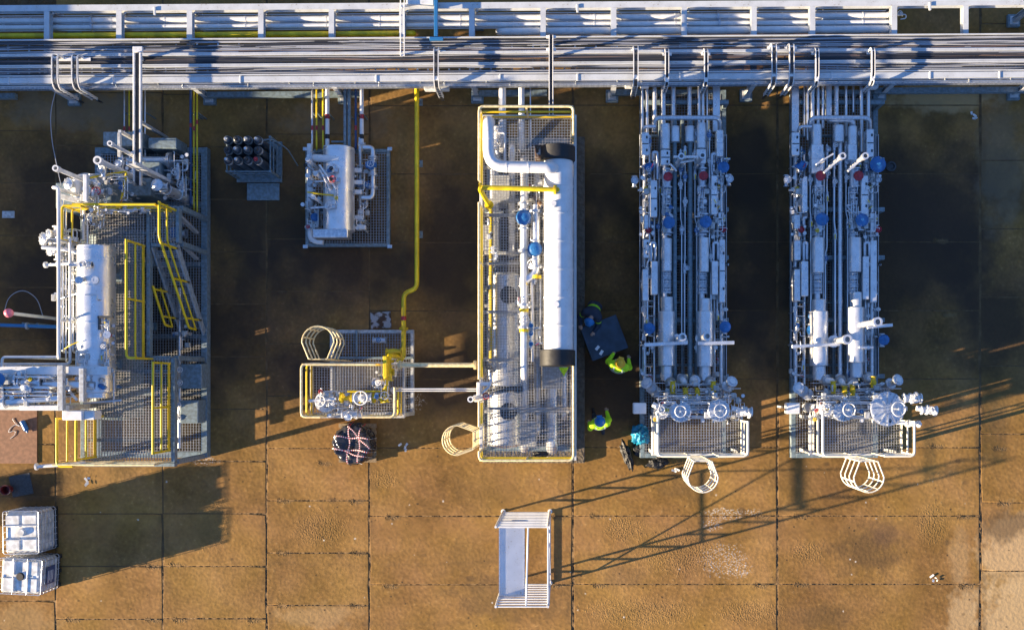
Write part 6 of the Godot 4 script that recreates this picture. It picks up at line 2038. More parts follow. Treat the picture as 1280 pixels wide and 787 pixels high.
func build_meter_skids() -> void:
	var I: Material = M.insulation
	var left := {"ox": 0.0, "label": "left of two long metering skids, beside the workers", "bx0": 800.0, "bx1": 908.0, "px0": 818.0, "px1": 926.0,
		"head": [[803, 1.8, 168], [809, 1.8, 180], [818.5, 2.6, 165], [829.5, 3.0, 158], [842, 2.8, 170], [862, 2.8, 170], [874, 2.0, 160], [879, 2.0, 200], [884, 1.4, 200], [895.5, -4.5, 165]],
		"cross": [818.0, 900.0],
		"runs": [[843.5, 150, 480, 2.9, 1.25, M.steel_paint], [863, 150, 480, 2.9, 1.25, M.steel_paint], [831, 180, 470, 3.6, 1.35, I], [877.5, 180, 470, 3.6, 1.35, I], [818, 190, 480, 1.8, 1.1, M.stainless], [893, 190, 480, 1.8, 1.1, M.stainless], [806, 165, 480, 2.4, 1.1, I], [901.5, 165, 480, 2.4, 1.1, I]],
		"jackets": [[831.5, 155, 187, 6.2, 1.4], [877, 154, 186, 6.2, 1.4], [844, 158, 178, 6.0, 1.3], [862.5, 158, 178, 6.2, 1.3], [833.5, 298, 339, 6.6, 1.45], [880, 297, 340, 6.6, 1.45], [834, 371, 392, 7.4, 1.45], [833.5, 389, 457, 10.4, 1.5], [833.5, 457, 476, 7.2, 1.45], [881, 373, 392, 7.2, 1.45], [881.5, 389, 458, 10.4, 1.5], [881.5, 457, 476, 7.2, 1.45]],
		"boxes": [[802, 811.5, 165, 194, 1.6], [805, 811, 268, 286, 1.45], [813, 822, 225, 271, 1.55], [804, 812, 299, 322, 1.5], [814, 822.5, 326, 368, 1.55], [803, 811, 336, 376, 1.5], [896, 904.5, 162, 195, 1.6], [889, 897, 219, 268, 1.55], [898, 905, 265, 283, 1.45], [890, 898, 326, 368, 1.55], [899.5, 907, 299, 378, 1.5], [826, 838, 187, 206, 1.6], [871, 883, 186, 204, 1.6]],
		"hooks": [[816, 200, 190, 822, 224, 2.0], [814, 326, 303, 819, 324, 2.0], [892, 326, 303, 898, 324, 2.0], [896, 200, 192, 890, 218, 2.0]],
		"valves": [[834, 223, 1.35, 0.09, "dome_red", 0.12], [878, 222, 1.35, 0.09, "dome_red", 0.12], [835, 280, 1.4, 0.09, "dome_blue", 0.16], [880.5, 279, 1.4, 0.09, "dome_blue", 0.16], [811, 211, 1.2, 0.05, "dome_blue", 0.12], [903, 211, 1.25, 0.05, "dome_blue", 0.15], [810, 289, 1.25, 0.05, "dome_red", 0.075], [903, 288, 1.25, 0.05, "dome_red", 0.075], [811, 411, 1.25, 0.06, "dome_blue", 0.15], [905, 409, 1.25, 0.06, "dome_blue", 0.15], [793, 227, 1.1, 0.05, "dome_grey", 0.1], [911, 225, 1.1, 0.05, "dome_grey", 0.1], [809, 312, 1.5, 0.03, "wheel", 0.05], [902, 312, 1.5, 0.03, "wheel", 0.05]],
		"vents": [[852, 195, 2.8, 0.7, 0.062], [878.5, 194, 2.8, 0.7, 0.062], [853.5, 421, 2.9, 1.5, 0.075], [884.5, 420, 2.9, 1.5, 0.075]],
		"arms": [[842, 196, 872, 196, 2.3, 0.1], [838, 205, 846, 214, 2.2, 0.08], [805, 431, 860, 428, 1.9, 0.16], [872, 429, 918, 428, 1.9, 0.16], [845, 204, 868, 200, 2.1, 0.09]],
		"mains": [833.0, 878.0], "frames": [825.0, 853.0, 870.0, 886.0], "smalls": [812.0, 824.5, 851.0, 856.5, 869.0, 887.0, 897.0], "elbows": [[834, 474, 842, 482], [850, 470, 856, 478], [872, 478, 866, 474], [882, 474, 892, 480]],
		"yellows": [[841, 484], [857, 492], [872, 492], [892, 484]], "slants": [[824, 494, 808, 478], [898, 494, 916, 476]],
		"filters": [[851, 514, 0.29, "grey", 851, 514, 0.15], [899, 513, 0.30, "grey", 901, 513, 0.17], [828, 516, 0.16, "white", 827, 512, 0.09]],
		"side": [[838, 516, 816, 505, 2.4, 0.07], [940, 517, 915, 510, 2.4, 0.075], [832, 520, 824, 506, 2.4, 0.06]], "wbox": 799.5}
	meter_skid(left)
	var right := {"ox": 0.0, "label": "right of two long metering skids, with the larger filter cover", "bx0": 989.0, "bx1": 1098.0, "px0": 1016.0, "px1": 1126.0,
		"head": [[994, -4.5, 165], [1006, 1.4, 170], [1010, 1.6, 175], [1016, 2.6, 168], [1023, 2.0, 170], [1029, 1.8, 160], [1036, -3.6, 150], [1046, 2.8, 160], [1058, 1.8, 170], [1067, 1.4, 140], [1077, 2.2, 190], [1086, 2.4, 168]],
		"cross": [1013.0, 1088.0],
		"runs": [[1050.5, 170, 480, 3.0, 1.25, M.insulation], [1022, 190, 470, 3.8, 1.35, I], [1066, 180, 470, 3.8, 1.35, I], [1030, 190, 480, 2.0, 1.15, M.stainless], [1006, 190, 480, 1.8, 1.1, M.stainless], [1082, 190, 480, 1.8, 1.1, M.stainless], [995, 165, 480, 2.4, 1.1, I], [1090, 165, 480, 2.4, 1.1, I]],
		"jackets": [[1021, 156, 214, 6.4, 1.45], [1048.5, 157, 178, 7.2, 1.35], [1066, 158, 184, 5.6, 1.45], [1023, 297, 341, 7.8, 1.5], [1069, 297, 340, 7.8, 1.5], [1024, 374, 392, 8.2, 1.45], [1024, 389, 457, 11.2, 1.5], [1024.5, 457, 475, 8.0, 1.45], [1071, 365, 386, 6.6, 1.45], [1070, 384, 453, 10.8, 1.5], [1071, 452, 472, 8.0, 1.45]],
		"boxes": [[990, 1000, 165, 194, 1.6], [1003, 1010, 220, 265, 1.55], [993, 1001, 268, 286, 1.45], [993, 1001.5, 300, 325, 1.5], [1002, 1011, 326, 370, 1.55], [993, 1001, 336, 376, 1.5], [1084, 1093, 161, 196, 1.6], [1077, 1086, 219, 268, 1.55], [1088, 1095, 266, 290, 1.45], [1079, 1087, 320, 374, 1.55], [1088.5, 1097, 300, 378, 1.5], [1015, 1030, 180, 216, 1.62], [1061, 1072, 180, 200, 1.6]],
		"hooks": [[1005, 326, 303, 1009, 324, 2.0], [1081, 326, 303, 1087, 324, 2.0], [1038, 150, 149, 1066, 160, 4.2], [1005, 285, 272, 1008, 266, 2.0]],
		"valves": [[1023, 222, 1.35, 0.09, "dome_red", 0.13], [1070, 222, 1.35, 0.09, "dome_red", 0.13], [1024.5, 276, 1.4, 0.09, "dome_blue", 0.17], [1074, 277, 1.4, 0.09, "dome_blue", 0.17], [1000, 209, 1.2, 0.05, "dome_blue", 0.13], [1094, 208, 1.3, 0.06, "dome_blue", 0.21], [1000, 288, 1.25, 0.05, "dome_red", 0.08], [1096, 288, 1.25, 0.05, "dome_red", 0.08], [1013, 413, 1.25, 0.06, "dome_blue", 0.14], [1102, 425, 1.25, 0.06, "dome_blue", 0.14], [983, 226, 1.1, 0.05, "dome_grey", 0.1], [1096, 226, 1.1, 0.05, "dome_grey", 0.08]],
		"vents": [[1054, 194.5, 2.7, 0.7, 0.065], [1082.5, 194.5, 2.7, 0.7, 0.065], [1060, 424, 2.9, 1.5, 0.09], [1098, 402, 3.2, 1.5, 0.085]],
		"arms": [[1042, 192, 1020, 206, 2.4, 0.07], [1050, 198, 1030, 216, 2.2, 0.1], [1078, 198, 1060, 214, 2.2, 0.1], [990, 433, 1050, 430, 1.9, 0.14], [1084, 409, 1116, 406, 1.9, 0.14], [1074, 434, 1092, 434, 1.8, 0.1]],
		"mains": [1022.0, 1067.0], "frames": [1014.0, 1042.0, 1058.0, 1076.0], "smalls": [1002.0, 1013.0, 1034.0, 1043.0, 1058.0, 1075.0, 1086.0], "elbows": [[1026, 474, 1040, 476], [1048, 470, 1054, 480], [1070, 474, 1062, 482], [1080, 472, 1092, 474]],
		"yellows": [[1042, 484], [1056, 490], [1066, 488], [1092, 478]], "slants": [[1014, 496, 998, 484], [1098, 488, 1124, 474]],
		"filters": [[1110, 511, 0.46, "grey", 1124, 511, 0.19], [1054, 514, 0.27, "grey", 1062, 512, 0.17], [1034, 512, 0.18, "white", 1034, 510, 0.08]],
		"side": [[1172, 514, 1146, 510, 2.5, 0.07], [1152, 530, 1122, 528, 2.4, 0.05], [1148, 496, 1130, 500, 2.5, 0.08]], "wbox": 990.5}
	meter_skid(right)

# ---- people: one continuous skin per body, meshed from joined tapered bones ----
func sdf_mesh(g: Geo, bones: Array, cell: float, blend: float, cols: Array) -> void:
	# bones: [a, b, ra, rb, colour index]; surface nets over the cells near them
	var lo := Vector3.ONE * 1e9
	var hi := -lo
	for b in bones:
		var m := maxf(b[2], b[3]) + blend + cell * 2
		lo = lo.min(b[0].min(b[1]) - Vector3.ONE * m)
		hi = hi.max(b[0].max(b[1]) + Vector3.ONE * m)
	var nx := int((hi.x - lo.x) / cell) + 2
	var ny := int((hi.y - lo.y) / cell) + 2
	var nz := int((hi.z - lo.z) / cell) + 2
	var f := PackedFloat32Array()
	f.resize(nx * ny * nz)
	f.fill(1.0)
	var own := PackedFloat32Array()
	own.resize(nx * ny * nz)
	own.fill(1e9)
	var who := PackedByteArray()
	who.resize(nx * ny * nz)
	for b in bones:
		var a: Vector3 = b[0]
		var ab: Vector3 = b[1] - a
		var l2 := maxf(ab.length_squared(), 1e-9)
		var m2 := maxf(b[2], b[3]) + blend + cell * 1.5
		var p0: Vector3 = (a.min(b[1]) - Vector3.ONE * m2 - lo) / cell
		var p1: Vector3 = (a.max(b[1]) + Vector3.ONE * m2 - lo) / cell
		for iz in range(maxi(0, int(p0.z)), mini(nz, int(p1.z) + 2)):
			for iy in range(maxi(0, int(p0.y)), mini(ny, int(p1.y) + 2)):
				for ix in range(maxi(0, int(p0.x)), mini(nx, int(p1.x) + 2)):
					var p := lo + Vector3(ix, iy, iz) * cell
					var t := clampf((p - a).dot(ab) / l2, 0.0, 1.0)
					var d: float = (p - a - ab * t).length() - lerpf(b[2], b[3], t)
					var i := (iz * ny + iy) * nx + ix
					var k := maxf(blend - absf(d - f[i]), 0.0) / blend
					f[i] = minf(d, f[i]) - k * k * blend * 0.25
					if d < own[i]:
						own[i] = d
						who[i] = b[4]
	var vid := PackedInt32Array()
	vid.resize(nx * ny * nz)
	vid.fill(-1)
	var start := g.v.size()
	for iz in nz - 1:
		for iy in ny - 1:
			for ix in nx - 1:
				var i0 := (iz * ny + iy) * nx + ix
				var s := 0
				var acc := Vector3.ZERO
				var cnt := 0
				var v8 := []
				for c in 8:
					var val := f[i0 + (c & 1) + ((c >> 1) & 1) * nx + ((c >> 2) & 1) * nx * ny]
					v8.append(val)
					if val < 0.0:
						s += 1
				if s == 0 or s == 8:
					continue
				for e in [[0, 1], [2, 3], [4, 5], [6, 7], [0, 2], [1, 3], [4, 6], [5, 7], [0, 4], [1, 5], [2, 6], [3, 7]]:
					var va: float = v8[e[0]]
					var vb: float = v8[e[1]]
					if (va < 0.0) != (vb < 0.0):
						var t2 := va / (va - vb)
						var pa := Vector3(e[0] & 1, (e[0] >> 1) & 1, (e[0] >> 2) & 1)
						var pb := Vector3(e[1] & 1, (e[1] >> 1) & 1, (e[1] >> 2) & 1)
						acc += pa.lerp(pb, t2)
						cnt += 1
				var gr := Vector3(v8[1] + v8[3] + v8[5] + v8[7] - v8[0] - v8[2] - v8[4] - v8[6], v8[2] + v8[3] + v8[6] + v8[7] - v8[0] - v8[1] - v8[4] - v8[5], v8[4] + v8[5] + v8[6] + v8[7] - v8[0] - v8[1] - v8[2] - v8[3])
				vid[i0] = g.vert(lo + (Vector3(ix, iy, iz) + acc / cnt) * cell, gr.normalized())
				g.c.append(cols[who[i0]])
	for iz in range(1, nz - 1):
		for iy in range(1, ny - 1):
			for ix in range(1, nx - 1):
				var i1 := (iz * ny + iy) * nx + ix
				var ins := f[i1] < 0.0
				for ax in 3:
					var step := 1 if ax == 0 else (nx if ax == 1 else nx * ny)
					if (f[i1 + step] < 0.0) == ins:
						continue
					var u := nx if ax == 0 else (nx * ny if ax == 1 else 1)
					var w := nx * ny if ax == 0 else (1 if ax == 1 else nx)
					var q := [vid[i1], vid[i1 - u], vid[i1 - u - w], vid[i1 - w]]
					if q.min() < 0:
						continue
					g.tri(q[0], q[1], q[2])
					g.tri(q[0], q[2], q[3])

func hand(g: Geo, wrist: Vector3, dir: Vector3, down: Vector3, sgn: float, cols: Array, ci: int) -> void:
	var d := dir.normalized()
	var side := d.cross(down).normalized() * sgn
	var b := []
	b.append([wrist - d * 0.02, wrist + d * 0.085, 0.030, 0.026, ci])
	b.append([wrist + d * 0.03 + side * 0.022, wrist + d * 0.085 + side * 0.024, 0.018, 0.016, ci])
	b.append([wrist + d * 0.03 - side * 0.022, wrist + d * 0.08 - side * 0.026, 0.018, 0.015, ci])
	var len := [0.068, 0.078, 0.072, 0.056]
	for k in 4:
		var r := wrist + d * 0.085 + side * (0.03 - k * 0.02)
		var m: Vector3 = r + d * len[k] * 0.5 + down * 0.012
		b.append([r, m, 0.0095, 0.009, ci])
		b.append([m, m + d * len[k] * 0.35 + down * 0.03, 0.009, 0.0075, ci])
	var tb := wrist + d * 0.03 + side * 0.03
	b.append([tb, tb + d * 0.035 + side * 0.028, 0.013, 0.011, ci])
	b.append([tb + d * 0.035 + side * 0.028, tb + d * 0.07 + side * 0.03 + down * 0.01, 0.011, 0.009, ci])
	sdf_mesh(g, b, 0.006, 0.012, cols)

func person(label: String, foot: Vector3, turn: float, pose: Dictionary, vest: bool, helmet: Material, jacket_col: Color) -> void:
	# joints in the person's own axes: +z is forward, x is to the left hand
	var t := thing("person", label, "person", foot, "workers between the skids")
	var bs := Basis(Vector3.UP, turn)
	var J := {}
	for k in pose:
		J[k] = foot + bs * pose[k]
	var cols := [jacket_col, Color(0.02, 0.028, 0.05), Color(0.42, 0.25, 0.18), Color(0.02, 0.018, 0.016), Color(0.05, 0.05, 0.05)]
	var g := Geo.new()
	var b := []
	b.append([J.pelvis, J.waist, 0.145, 0.135, 1])
	b.append([J.waist, J.chest, 0.165, 0.185, 0])
	var across: Vector3 = (J.sl - J.sr).normalized()
	b.append([J.chest + across * 0.09, J.chest - across * 0.09, 0.155, 0.155, 0])
	b.append([J.sl, J.sr, 0.105, 0.105, 0])
	b.append([J.pelvis + across * 0.09, J.pelvis - across * 0.09, 0.115, 0.115, 1])
	b.append([J.neck - (J.head - J.neck) * 0.2, J.neck + (J.head - J.neck) * 0.5, 0.058, 0.054, 2])
	for s in ["l", "r"]:
		b.append([J["s" + s], J["e" + s], 0.095, 0.074, 0])
		b.append([J["e" + s], J["w" + s], 0.072, 0.05, 0])
		b.append([J["h" + s], J["k" + s], 0.098, 0.07, 1])
		b.append([J["k" + s], J["a" + s], 0.068, 0.048, 1])
		var fw: Vector3 = bs * Vector3(0, 0, 1)
		b.append([J["a" + s] + Vector3(0, -0.045, 0) - fw * 0.04, J["a" + s] + Vector3(0, -0.055, 0) + fw * 0.15, 0.05, 0.042, 3])
	sdf_mesh(g, b, 0.016, 0.05, cols)
	# head with face and ears
	var look: Vector3 = (bs * pose.look).normalized()
	var up: Vector3 = (J.head - J.neck).normalized()
	var sd := look.cross(up).normalized()
	look = up.cross(sd)
	var c: Vector3 = J.head
	var hb := [[c - up * 0.03, c + up * 0.05 - look * 0.01, 0.085, 0.092, 2], [c - up * 0.06 + look * 0.03, c + look * 0.02, 0.06, 0.075, 2], [c - up * 0.02 + look * 0.09, c - up * 0.035 + look * 0.112, 0.012, 0.016, 2], [c - up * 0.115 + look * 0.06, c - up * 0.10 + look * 0.05, 0.03, 0.04, 2], [c - up * 0.075 + look * 0.088 - sd * 0.02, c - up * 0.075 + look * 0.088 + sd * 0.02, 0.011, 0.011, 2]]
	for s2 in [-1.0, 1.0]:
		hb.append([c + sd * s2 * 0.09 - up * 0.03, c + sd * s2 * 0.097 + up * 0.01, 0.013, 0.016, 2])
		hb.append([c + sd * s2 * 0.033 + look * 0.084 + up * 0.008, c + sd * s2 * 0.033 + look * 0.088 + up * 0.008, 0.012, 0.011, 4])
	sdf_mesh(g, hb, 0.009, 0.02, cols)
	for s3 in [["l", 1.0], ["r", -1.0]]:
		hand(g, J["w" + s3[0]], J["w" + s3[0]] - J["e" + s3[0]], Vector3.DOWN, s3[1], cols, 2)
	part(t, "body", g, M.person)
	# hard hat
	var hm := Geo.new()
	var q := c + up * 0.045
	var pr := []
	for k in 8:
		var an := PI / 2 * k / 7
		pr.append([sin(an) * 0.115, 0.128 * cos(an)])
	hm.lathe(q, up, pr, 24, true)
	hm.lathe(q, up, [[-0.004, 0.118], [-0.008, 0.15], [0.002, 0.148], [0.006, 0.126]], 24)
	hm.box(q + look * 0.145, Vector3(0.15, 0.012, 0.07), Basis(sd, up, look), 0.004)
	hm.tube([q - look * 0.11 + up * 0.06, q - look * 0.05 + up * 0.113, q + look * 0.05 + up * 0.113, q + look * 0.11 + up * 0.06], 0.012, 6)
	part(t, "helmet", hm, helmet)
	if vest:
		# reflective bands over shoulders and round the chest
		var rb := Geo.new()
		var ax: Vector3 = (J.chest - J.waist).normalized()
		var fwd := across.cross(ax).normalized()
		for kk in [0.05, 0.85]:
			var mid: Vector3 = J.waist.lerp(J.chest, kk)
			var pts := []
			for k in 24:
				var an2 := TAU * k / 24
				pts.append(mid + across * cos(an2) * 0.25 + fwd * sin(an2) * 0.185)
			for k in 24:
				rb.bar(pts[k], pts[(k + 1) % 24], 0.008, 0.04)
		part(t, "reflective_band", rb, M.reflective)
		for s4 in ["l", "r"]:
			var sv: Vector3 = J["s" + s4]
			var inn := sv.lerp(J.chest, 0.35)
			var sb := Geo.new()
			var arc := []
			for k in 9:
				var an3 := PI * k / 8.0
				arc.append(inn + ax * (0.01 + sin(an3) * 0.125) + fwd * cos(an3) * 0.16)
			for k in 8:
				sb.bar(arc[k], arc[k + 1], 0.03, 0.008)
			part(t, "shoulder_band", sb, M.reflective)

func pose_stand(lean := 0.0) -> Dictionary:
	return {"pelvis": Vector3(0, 0.95, 0), "waist": Vector3(0, 1.08, 0.01 + lean * 0.2), "chest": Vector3(0, 1.30, 0.02 + lean * 0.6), "neck": Vector3(0, 1.49, 0.02 + lean), "head": Vector3(0, 1.65, 0.05 + lean * 1.25),
		"sl": Vector3(0.19, 1.43, 0.0 + lean * 0.9), "sr": Vector3(-0.19, 1.43, 0.0 + lean * 0.9), "el": Vector3(0.27, 1.16, 0.05 + lean), "er": Vector3(-0.27, 1.16, 0.05 + lean), "wl": Vector3(0.22, 1.02, 0.26 + lean), "wr": Vector3(-0.22, 1.02, 0.26 + lean),
		"hl": Vector3(0.1, 0.93, 0), "hr": Vector3(-0.1, 0.93, 0), "kl": Vector3(0.12, 0.5, 0.04), "kr": Vector3(-0.12, 0.5, 0.04), "al": Vector3(0.13, 0.1, 0), "ar": Vector3(-0.13, 0.1, 0), "look": Vector3(0, -0.4, 1)}

func build_people() -> void:
	var lime := Color(0.46, 0.83, 0.012)
	# one at the lower corner of the cabinet, arms out to it
	var p := pose_stand(0.05)
	p.el = Vector3(0.31, 1.20, 0.10); p.wl = Vector3(0.22, 1.08, 0.34)
	p.er = Vector3(-0.31, 1.20, 0.08); p.wr = Vector3(-0.24, 1.06, 0.30)
	person("worker in lime jacket and yellow helmet below the blue cabinet", at(770, 460), PI - 0.25, p, true, M.helmet_yellow, lime)
	# one walking, blue helmet
	var w := pose_stand(0.03)
	w.kl = Vector3(0.11, 0.5, 0.2); w.al = Vector3(0.11, 0.1, 0.26)
	w.kr = Vector3(-0.11, 0.5, -0.04); w.ar = Vector3(-0.11, 0.12, -0.28)
	w.el = Vector3(0.27, 1.16, -0.08); w.wl = Vector3(0.28, 0.94, 0.06)
	w.er = Vector3(-0.27, 1.16, 0.1); w.wr = Vector3(-0.24, 1.0, 0.32)
	person("worker in lime vest and blue helmet walking below the others", at(748, 528), PI + 0.1, w, true, M.helmet_blue, lime)
	# one bent over at the upper corner of the cabinet
	var c := pose_stand(0.0)
	c.pelvis = Vector3(0, 0.88, -0.12); c.waist = Vector3(0, 0.99, -0.05); c.chest = Vector3(0, 1.16, 0.10); c.neck = Vector3(0, 1.30, 0.24); c.head = Vector3(0, 1.40, 0.36)
	c.sl = Vector3(0.19, 1.24, 0.17); c.sr = Vector3(-0.19, 1.24, 0.17); c.el = Vector3(0.28, 1.05, 0.36); c.er = Vector3(-0.3, 1.02, 0.3); c.wl = Vector3(0.22, 1.12, 0.58); c.wr = Vector3(-0.2, 1.1, 0.52)
	c.hl = Vector3(0.1, 0.87, -0.12); c.hr = Vector3(-0.1, 0.87, -0.12); c.kl = Vector3(0.12, 0.48, 0.04); c.kr = Vector3(-0.12, 0.48, 0.02); c.al = Vector3(0.14, 0.1, -0.1); c.ar = Vector3(-0.13, 0.1, -0.12)
	c.look = Vector3(0, -0.8, 1)
	person("worker in navy clothes with lime bands bent over the blue cabinet", at(741, 390), -0.35, c, false, M.helmet_blue, Color(0.02, 0.028, 0.05))
	# lime bands on the sleeves and hem of the third
	var last := get_child(get_child_count() - 1)
	var bs := Basis(Vector3.UP, -0.35)
	var f := at(741, 390)
	for k in [[c.sl.lerp(c.el, 0.5), c.el - c.sl, 0.085], [c.sr.lerp(c.er, 0.5), c.er - c.sr, 0.085], [c.waist.lerp(c.chest, 0.5), c.chest - c.waist, 0.2]]:
		var g := Geo.new()
		g.lathe(f + bs * k[0], bs * k[1], [[-0.04, k[2] * 0.9], [-0.03, k[2]], [0.03, k[2]], [0.04, k[2] * 0.9]], 18)
		part(last, "lime_band", g, M.hi_vis)

# ---- loose things in the yard -----------------------------------------------
func build_yard_things() -> void:
	# blue cabinet lying between the workers
	var c := at(754.5, 423, 0.55)
	var turn := Basis(Vector3.UP, 0.36)
	var cab := thing("blue_cabinet", "dark blue metal cabinet on the ground between the workers", "cabinet", Vector3(c.x, 0, c.z))
	var g := Geo.new()
	g.box(Vector3(c.x, 0.56, c.z), Vector3(1.04, 0.98, 0.96), turn, 0.02)
	part(cab, "body", g, M.blue_cabinet)
	var g1 := Geo.new()
	g1.box(Vector3(c.x, 1.056, c.z), Vector3(1.08, 0.025, 1.0), turn, 0.01)
	part(cab, "lid", g1, M.blue_cabinet)
	for q in [[-0.28, 0.2], [-0.22, 0.36]]:
		var g2 := Geo.new()
		g2.box(Vector3(c.x, 1.073, c.z) + turn * Vector3(q[0], 0, q[1]), Vector3(0.14, 0.006, 0.08), turn * Basis(Vector3.UP, 0.3 + q[1]))
		part(cab, "sticker", g2, M.white_paint)
	for sx in [-1.0, 1.0]:
		for s2 in [-1.0, 1.0]:
			var g3 := Geo.new()
			g3.box(Vector3(c.x, 0.035, c.z) + turn * Vector3(sx * 0.42, 0, s2 * 0.38), Vector3(0.12, 0.07, 0.12), turn)
			part(cab, "foot", g3, M.dark_steel)
	# bags beside the left metering skid
	var bg := Geo.new()
	lump(bg, at(800.5, 542.5), Vector3(0.25, 0.2, 0.28), 0.5, 31, 2.4)
	solo("blue_bag", "crumpled bright blue bag left of the metering platform rail", "bag", bg, M.cyan_bag, at(800.5, 542.5))
	var i := 0
	for d in [[784, 569, 0.13, 0.13, 0.40, "long black bag lying left of the crumpled blue bag"], [801, 562, 0.24, 0.12, 0.2, "black bag lying just below the crumpled blue bag"], [822, 577, 0.28, 0.16, 0.17, "black bag with pale straps under the left platform corner"]]:
		var b2 := Geo.new()
		lump(b2, at(d[0], d[1]), Vector3(d[2], d[3], d[4]), 0.55, 40 + i, 2.0, [0.35, -0.5, 0.2][i])
		solo("black_bag", d[5], "bag", b2, M.black_wrap, at(d[0], d[1]), "bags by the left metering skid")
		i += 1
	build_scaffold()
	ibc(at(52, 658), 0.02, "white liquid tote in the upper place of the two", false)
	ibc(at(51, 711), PI / 2 - 0.05, "white liquid tote with a dark label, lower of the two", true)
	# plywood sheet and bits at the left edge
	var sh := Geo.new()
	var s0 := at(-24, 508)
	var s1 := at(46.5, 579)
	sh.box(Vector3((s0.x + s1.x) / 2, 0.02, (s0.z + s1.z) / 2), Vector3(s1.x - s0.x, 0.03, s1.z - s0.z), Basis(), 0.004)
	solo("plywood_sheet", "reddish brown plywood sheet on the ground at the left edge", "sheet", sh, M.plywood, Vector3((s0.x + s1.x) / 2, 0, (s0.z + s1.z) / 2))
	var bt := Geo.new()
	var b0 := at(27, 526, 0.09)
	bt.lathe(b0, Vector3(0.45, 0, 0.9), [[0, 0.0], [0, 0.07], [0.02, 0.075], [0.28, 0.075], [0.33, 0.03], [0.37, 0.03], [0.37, 0]], 16)
	solo("blue_canister", "small blue canister lying on the plywood sheet", "canister", bt, M.blue_paint, b0 - Vector3(0, 0.055, 0))
	var wr := Geo.new()
	var pts := []
	rng.seed = 8
	for k in 14:
		pts.append(at(12 + 6 * sin(k * 0.9) + k * 0.7, 545 - k * 1.6 + 3 * cos(k * 1.3), 0.05))
	wr.tube(bend(pts, 0.05, 2), 0.008, 5)
	solo("rope", "loose pale rope curled on the plywood sheet", "rope", wr, M.plastic_white, at(16, 535, 0.035))
	var bu := thing("bucket", "small dark red bucket at the left edge above the totes", "bucket", at(12, 611))
	var bk := Geo.new()
	bk.lathe(at(12, 611), Vector3.UP, [[0, 0], [0, 0.1], [0.26, 0.135], [0.26, 0.145], [0.275, 0.145], [0.275, 0.125], [0.03, 0.092], [0.03, 0]], 22)
	part(bu, "shell", bk, M.old_red)
	var hd := Geo.new()
	var hp := []
	for k in 9:
		var an := PI * k / 8
		hp.append(at(12, 611) + Vector3(cos(an) * 0.145, 0.26 - sin(an) * 0.03, sin(an) * 0.14))
	hd.tube(hp, 0.005, 5)
	part(bu, "handle", hd, M.galvanised)
	var fm := Geo.new()
	fm.box(at(26, 606, 0.012), Vector3(0.62, 0.012, 0.62), Basis(Vector3.UP, 0.2), 0.003)
	solo("rubber_mat", "dark mat on the ground beside the small bucket", "mat", fm, M.dark_steel, at(26, 606))
	# stack with a pink lamp head, blue pipe and its trestle
	var st := thing("flare_pole", "upright grey pole with pink head at the left edge", "pole", at(86, 397))
	var top := at(10, 391, 3.15)
	var pg := Geo.new()
	pg.lathe(Vector3(top.x, 0, top.z), Vector3.UP, [[0, 0.1], [0.03, 0.1], [0.03, 0.045], [3.0, 0.045], [3.0, 0.06], [3.05, 0.06], [3.05, 0]], 14)
	part(st, "pole", pg, M.white_paint)
	var hg := Geo.new()
	hg.lathe(Vector3(top.x, 3.05, top.z), Vector3.UP, [[0, 0.05], [0.03, 0.105], [0.10, 0.12], [0.17, 0.09], [0.2, 0.03], [0.2, 0]], 20, true)
	part(st, "head", hg, M.pink_plastic)
	var lp := thing("blue_pipe_run", "blue pipe on low trestles at the left edge", "pipe", at(30, 405))
	pipe(lp, [at(-120, 402, 1.5), at(72, 408.5, 1.5), at(84, 409, 0.3)], 0.05, M.blue_pipe_bright, "pipe_run", 0.0, [[0, 0.8]])
	for q in [[28, 404], [46, 405]]:
		var tg := Geo.new()
		var p := at(q[0], q[1], 1.45)
		tg.bar(Vector3(p.x, 0, p.z), p, 0.06, 0.06)
		tg.bar(Vector3(p.x - 0.2, 0.02, p.z), Vector3(p.x + 0.2, 0.02, p.z), 0.06, 0.04)
		part(lp, "trestle", tg, M.steel_paint)
	var ca := thing("loose_cable", "thin pale cable hanging from the rack to the left skid", "cable", at(66, 180))
	pipe(ca, [at(70, 110, 1.4), at(62, 140, 1.0), at(64, 175, 1.2), at(72, 214, 2.0), at(76, 232, 3.0)], 0.012, M.cable_grey, "cable_line")
	var hs := thing("loose_cable", "thin dark cable lying in a loop above the blue pipe", "cable", at(28, 370))
	pipe(hs, [at(4, 392, 0.02), at(10, 370, 0.02), at(28, 361, 0.02), at(46, 372, 0.02), at(54, 398, 0.02)], 0.012, M.cable_grey, "cable_line")
	var pl := Geo.new()
	pl.box(at(10, 268, 0.02), Vector3(0.36, 0.03, 0.2), Basis(), 0.004)
	solo("steel_offcut", "small pale steel plate on the ground at the left edge", "plate", pl, M.grey_paint, at(10, 268))
	var ds := Geo.new()
	ds.lathe(at(1114, 208, 0.02), Vector3.UP, [[-0.02, 0.0], [-0.02, 0.13], [0.04, 0.15], [0.05, 0.1], [0.01, 0.08], [0.01, 0]], 18)
	solo("hub_cap", "small dark round lid lying right of the metering skids", "lid", ds, M.dark_steel, at(1114, 208))
	# scraps of paper and film blown about
	rng.seed = 66
	var words := ["left of the totes' long shadow", "near the lower right slabs", "right of the wrapped bundle", "beside the shadow of the scaffold", "on the dark slabs at the right"]
	var spots := [[108, 601], [1167, 722], [507, 558], [846, 586], [1218, 146]]
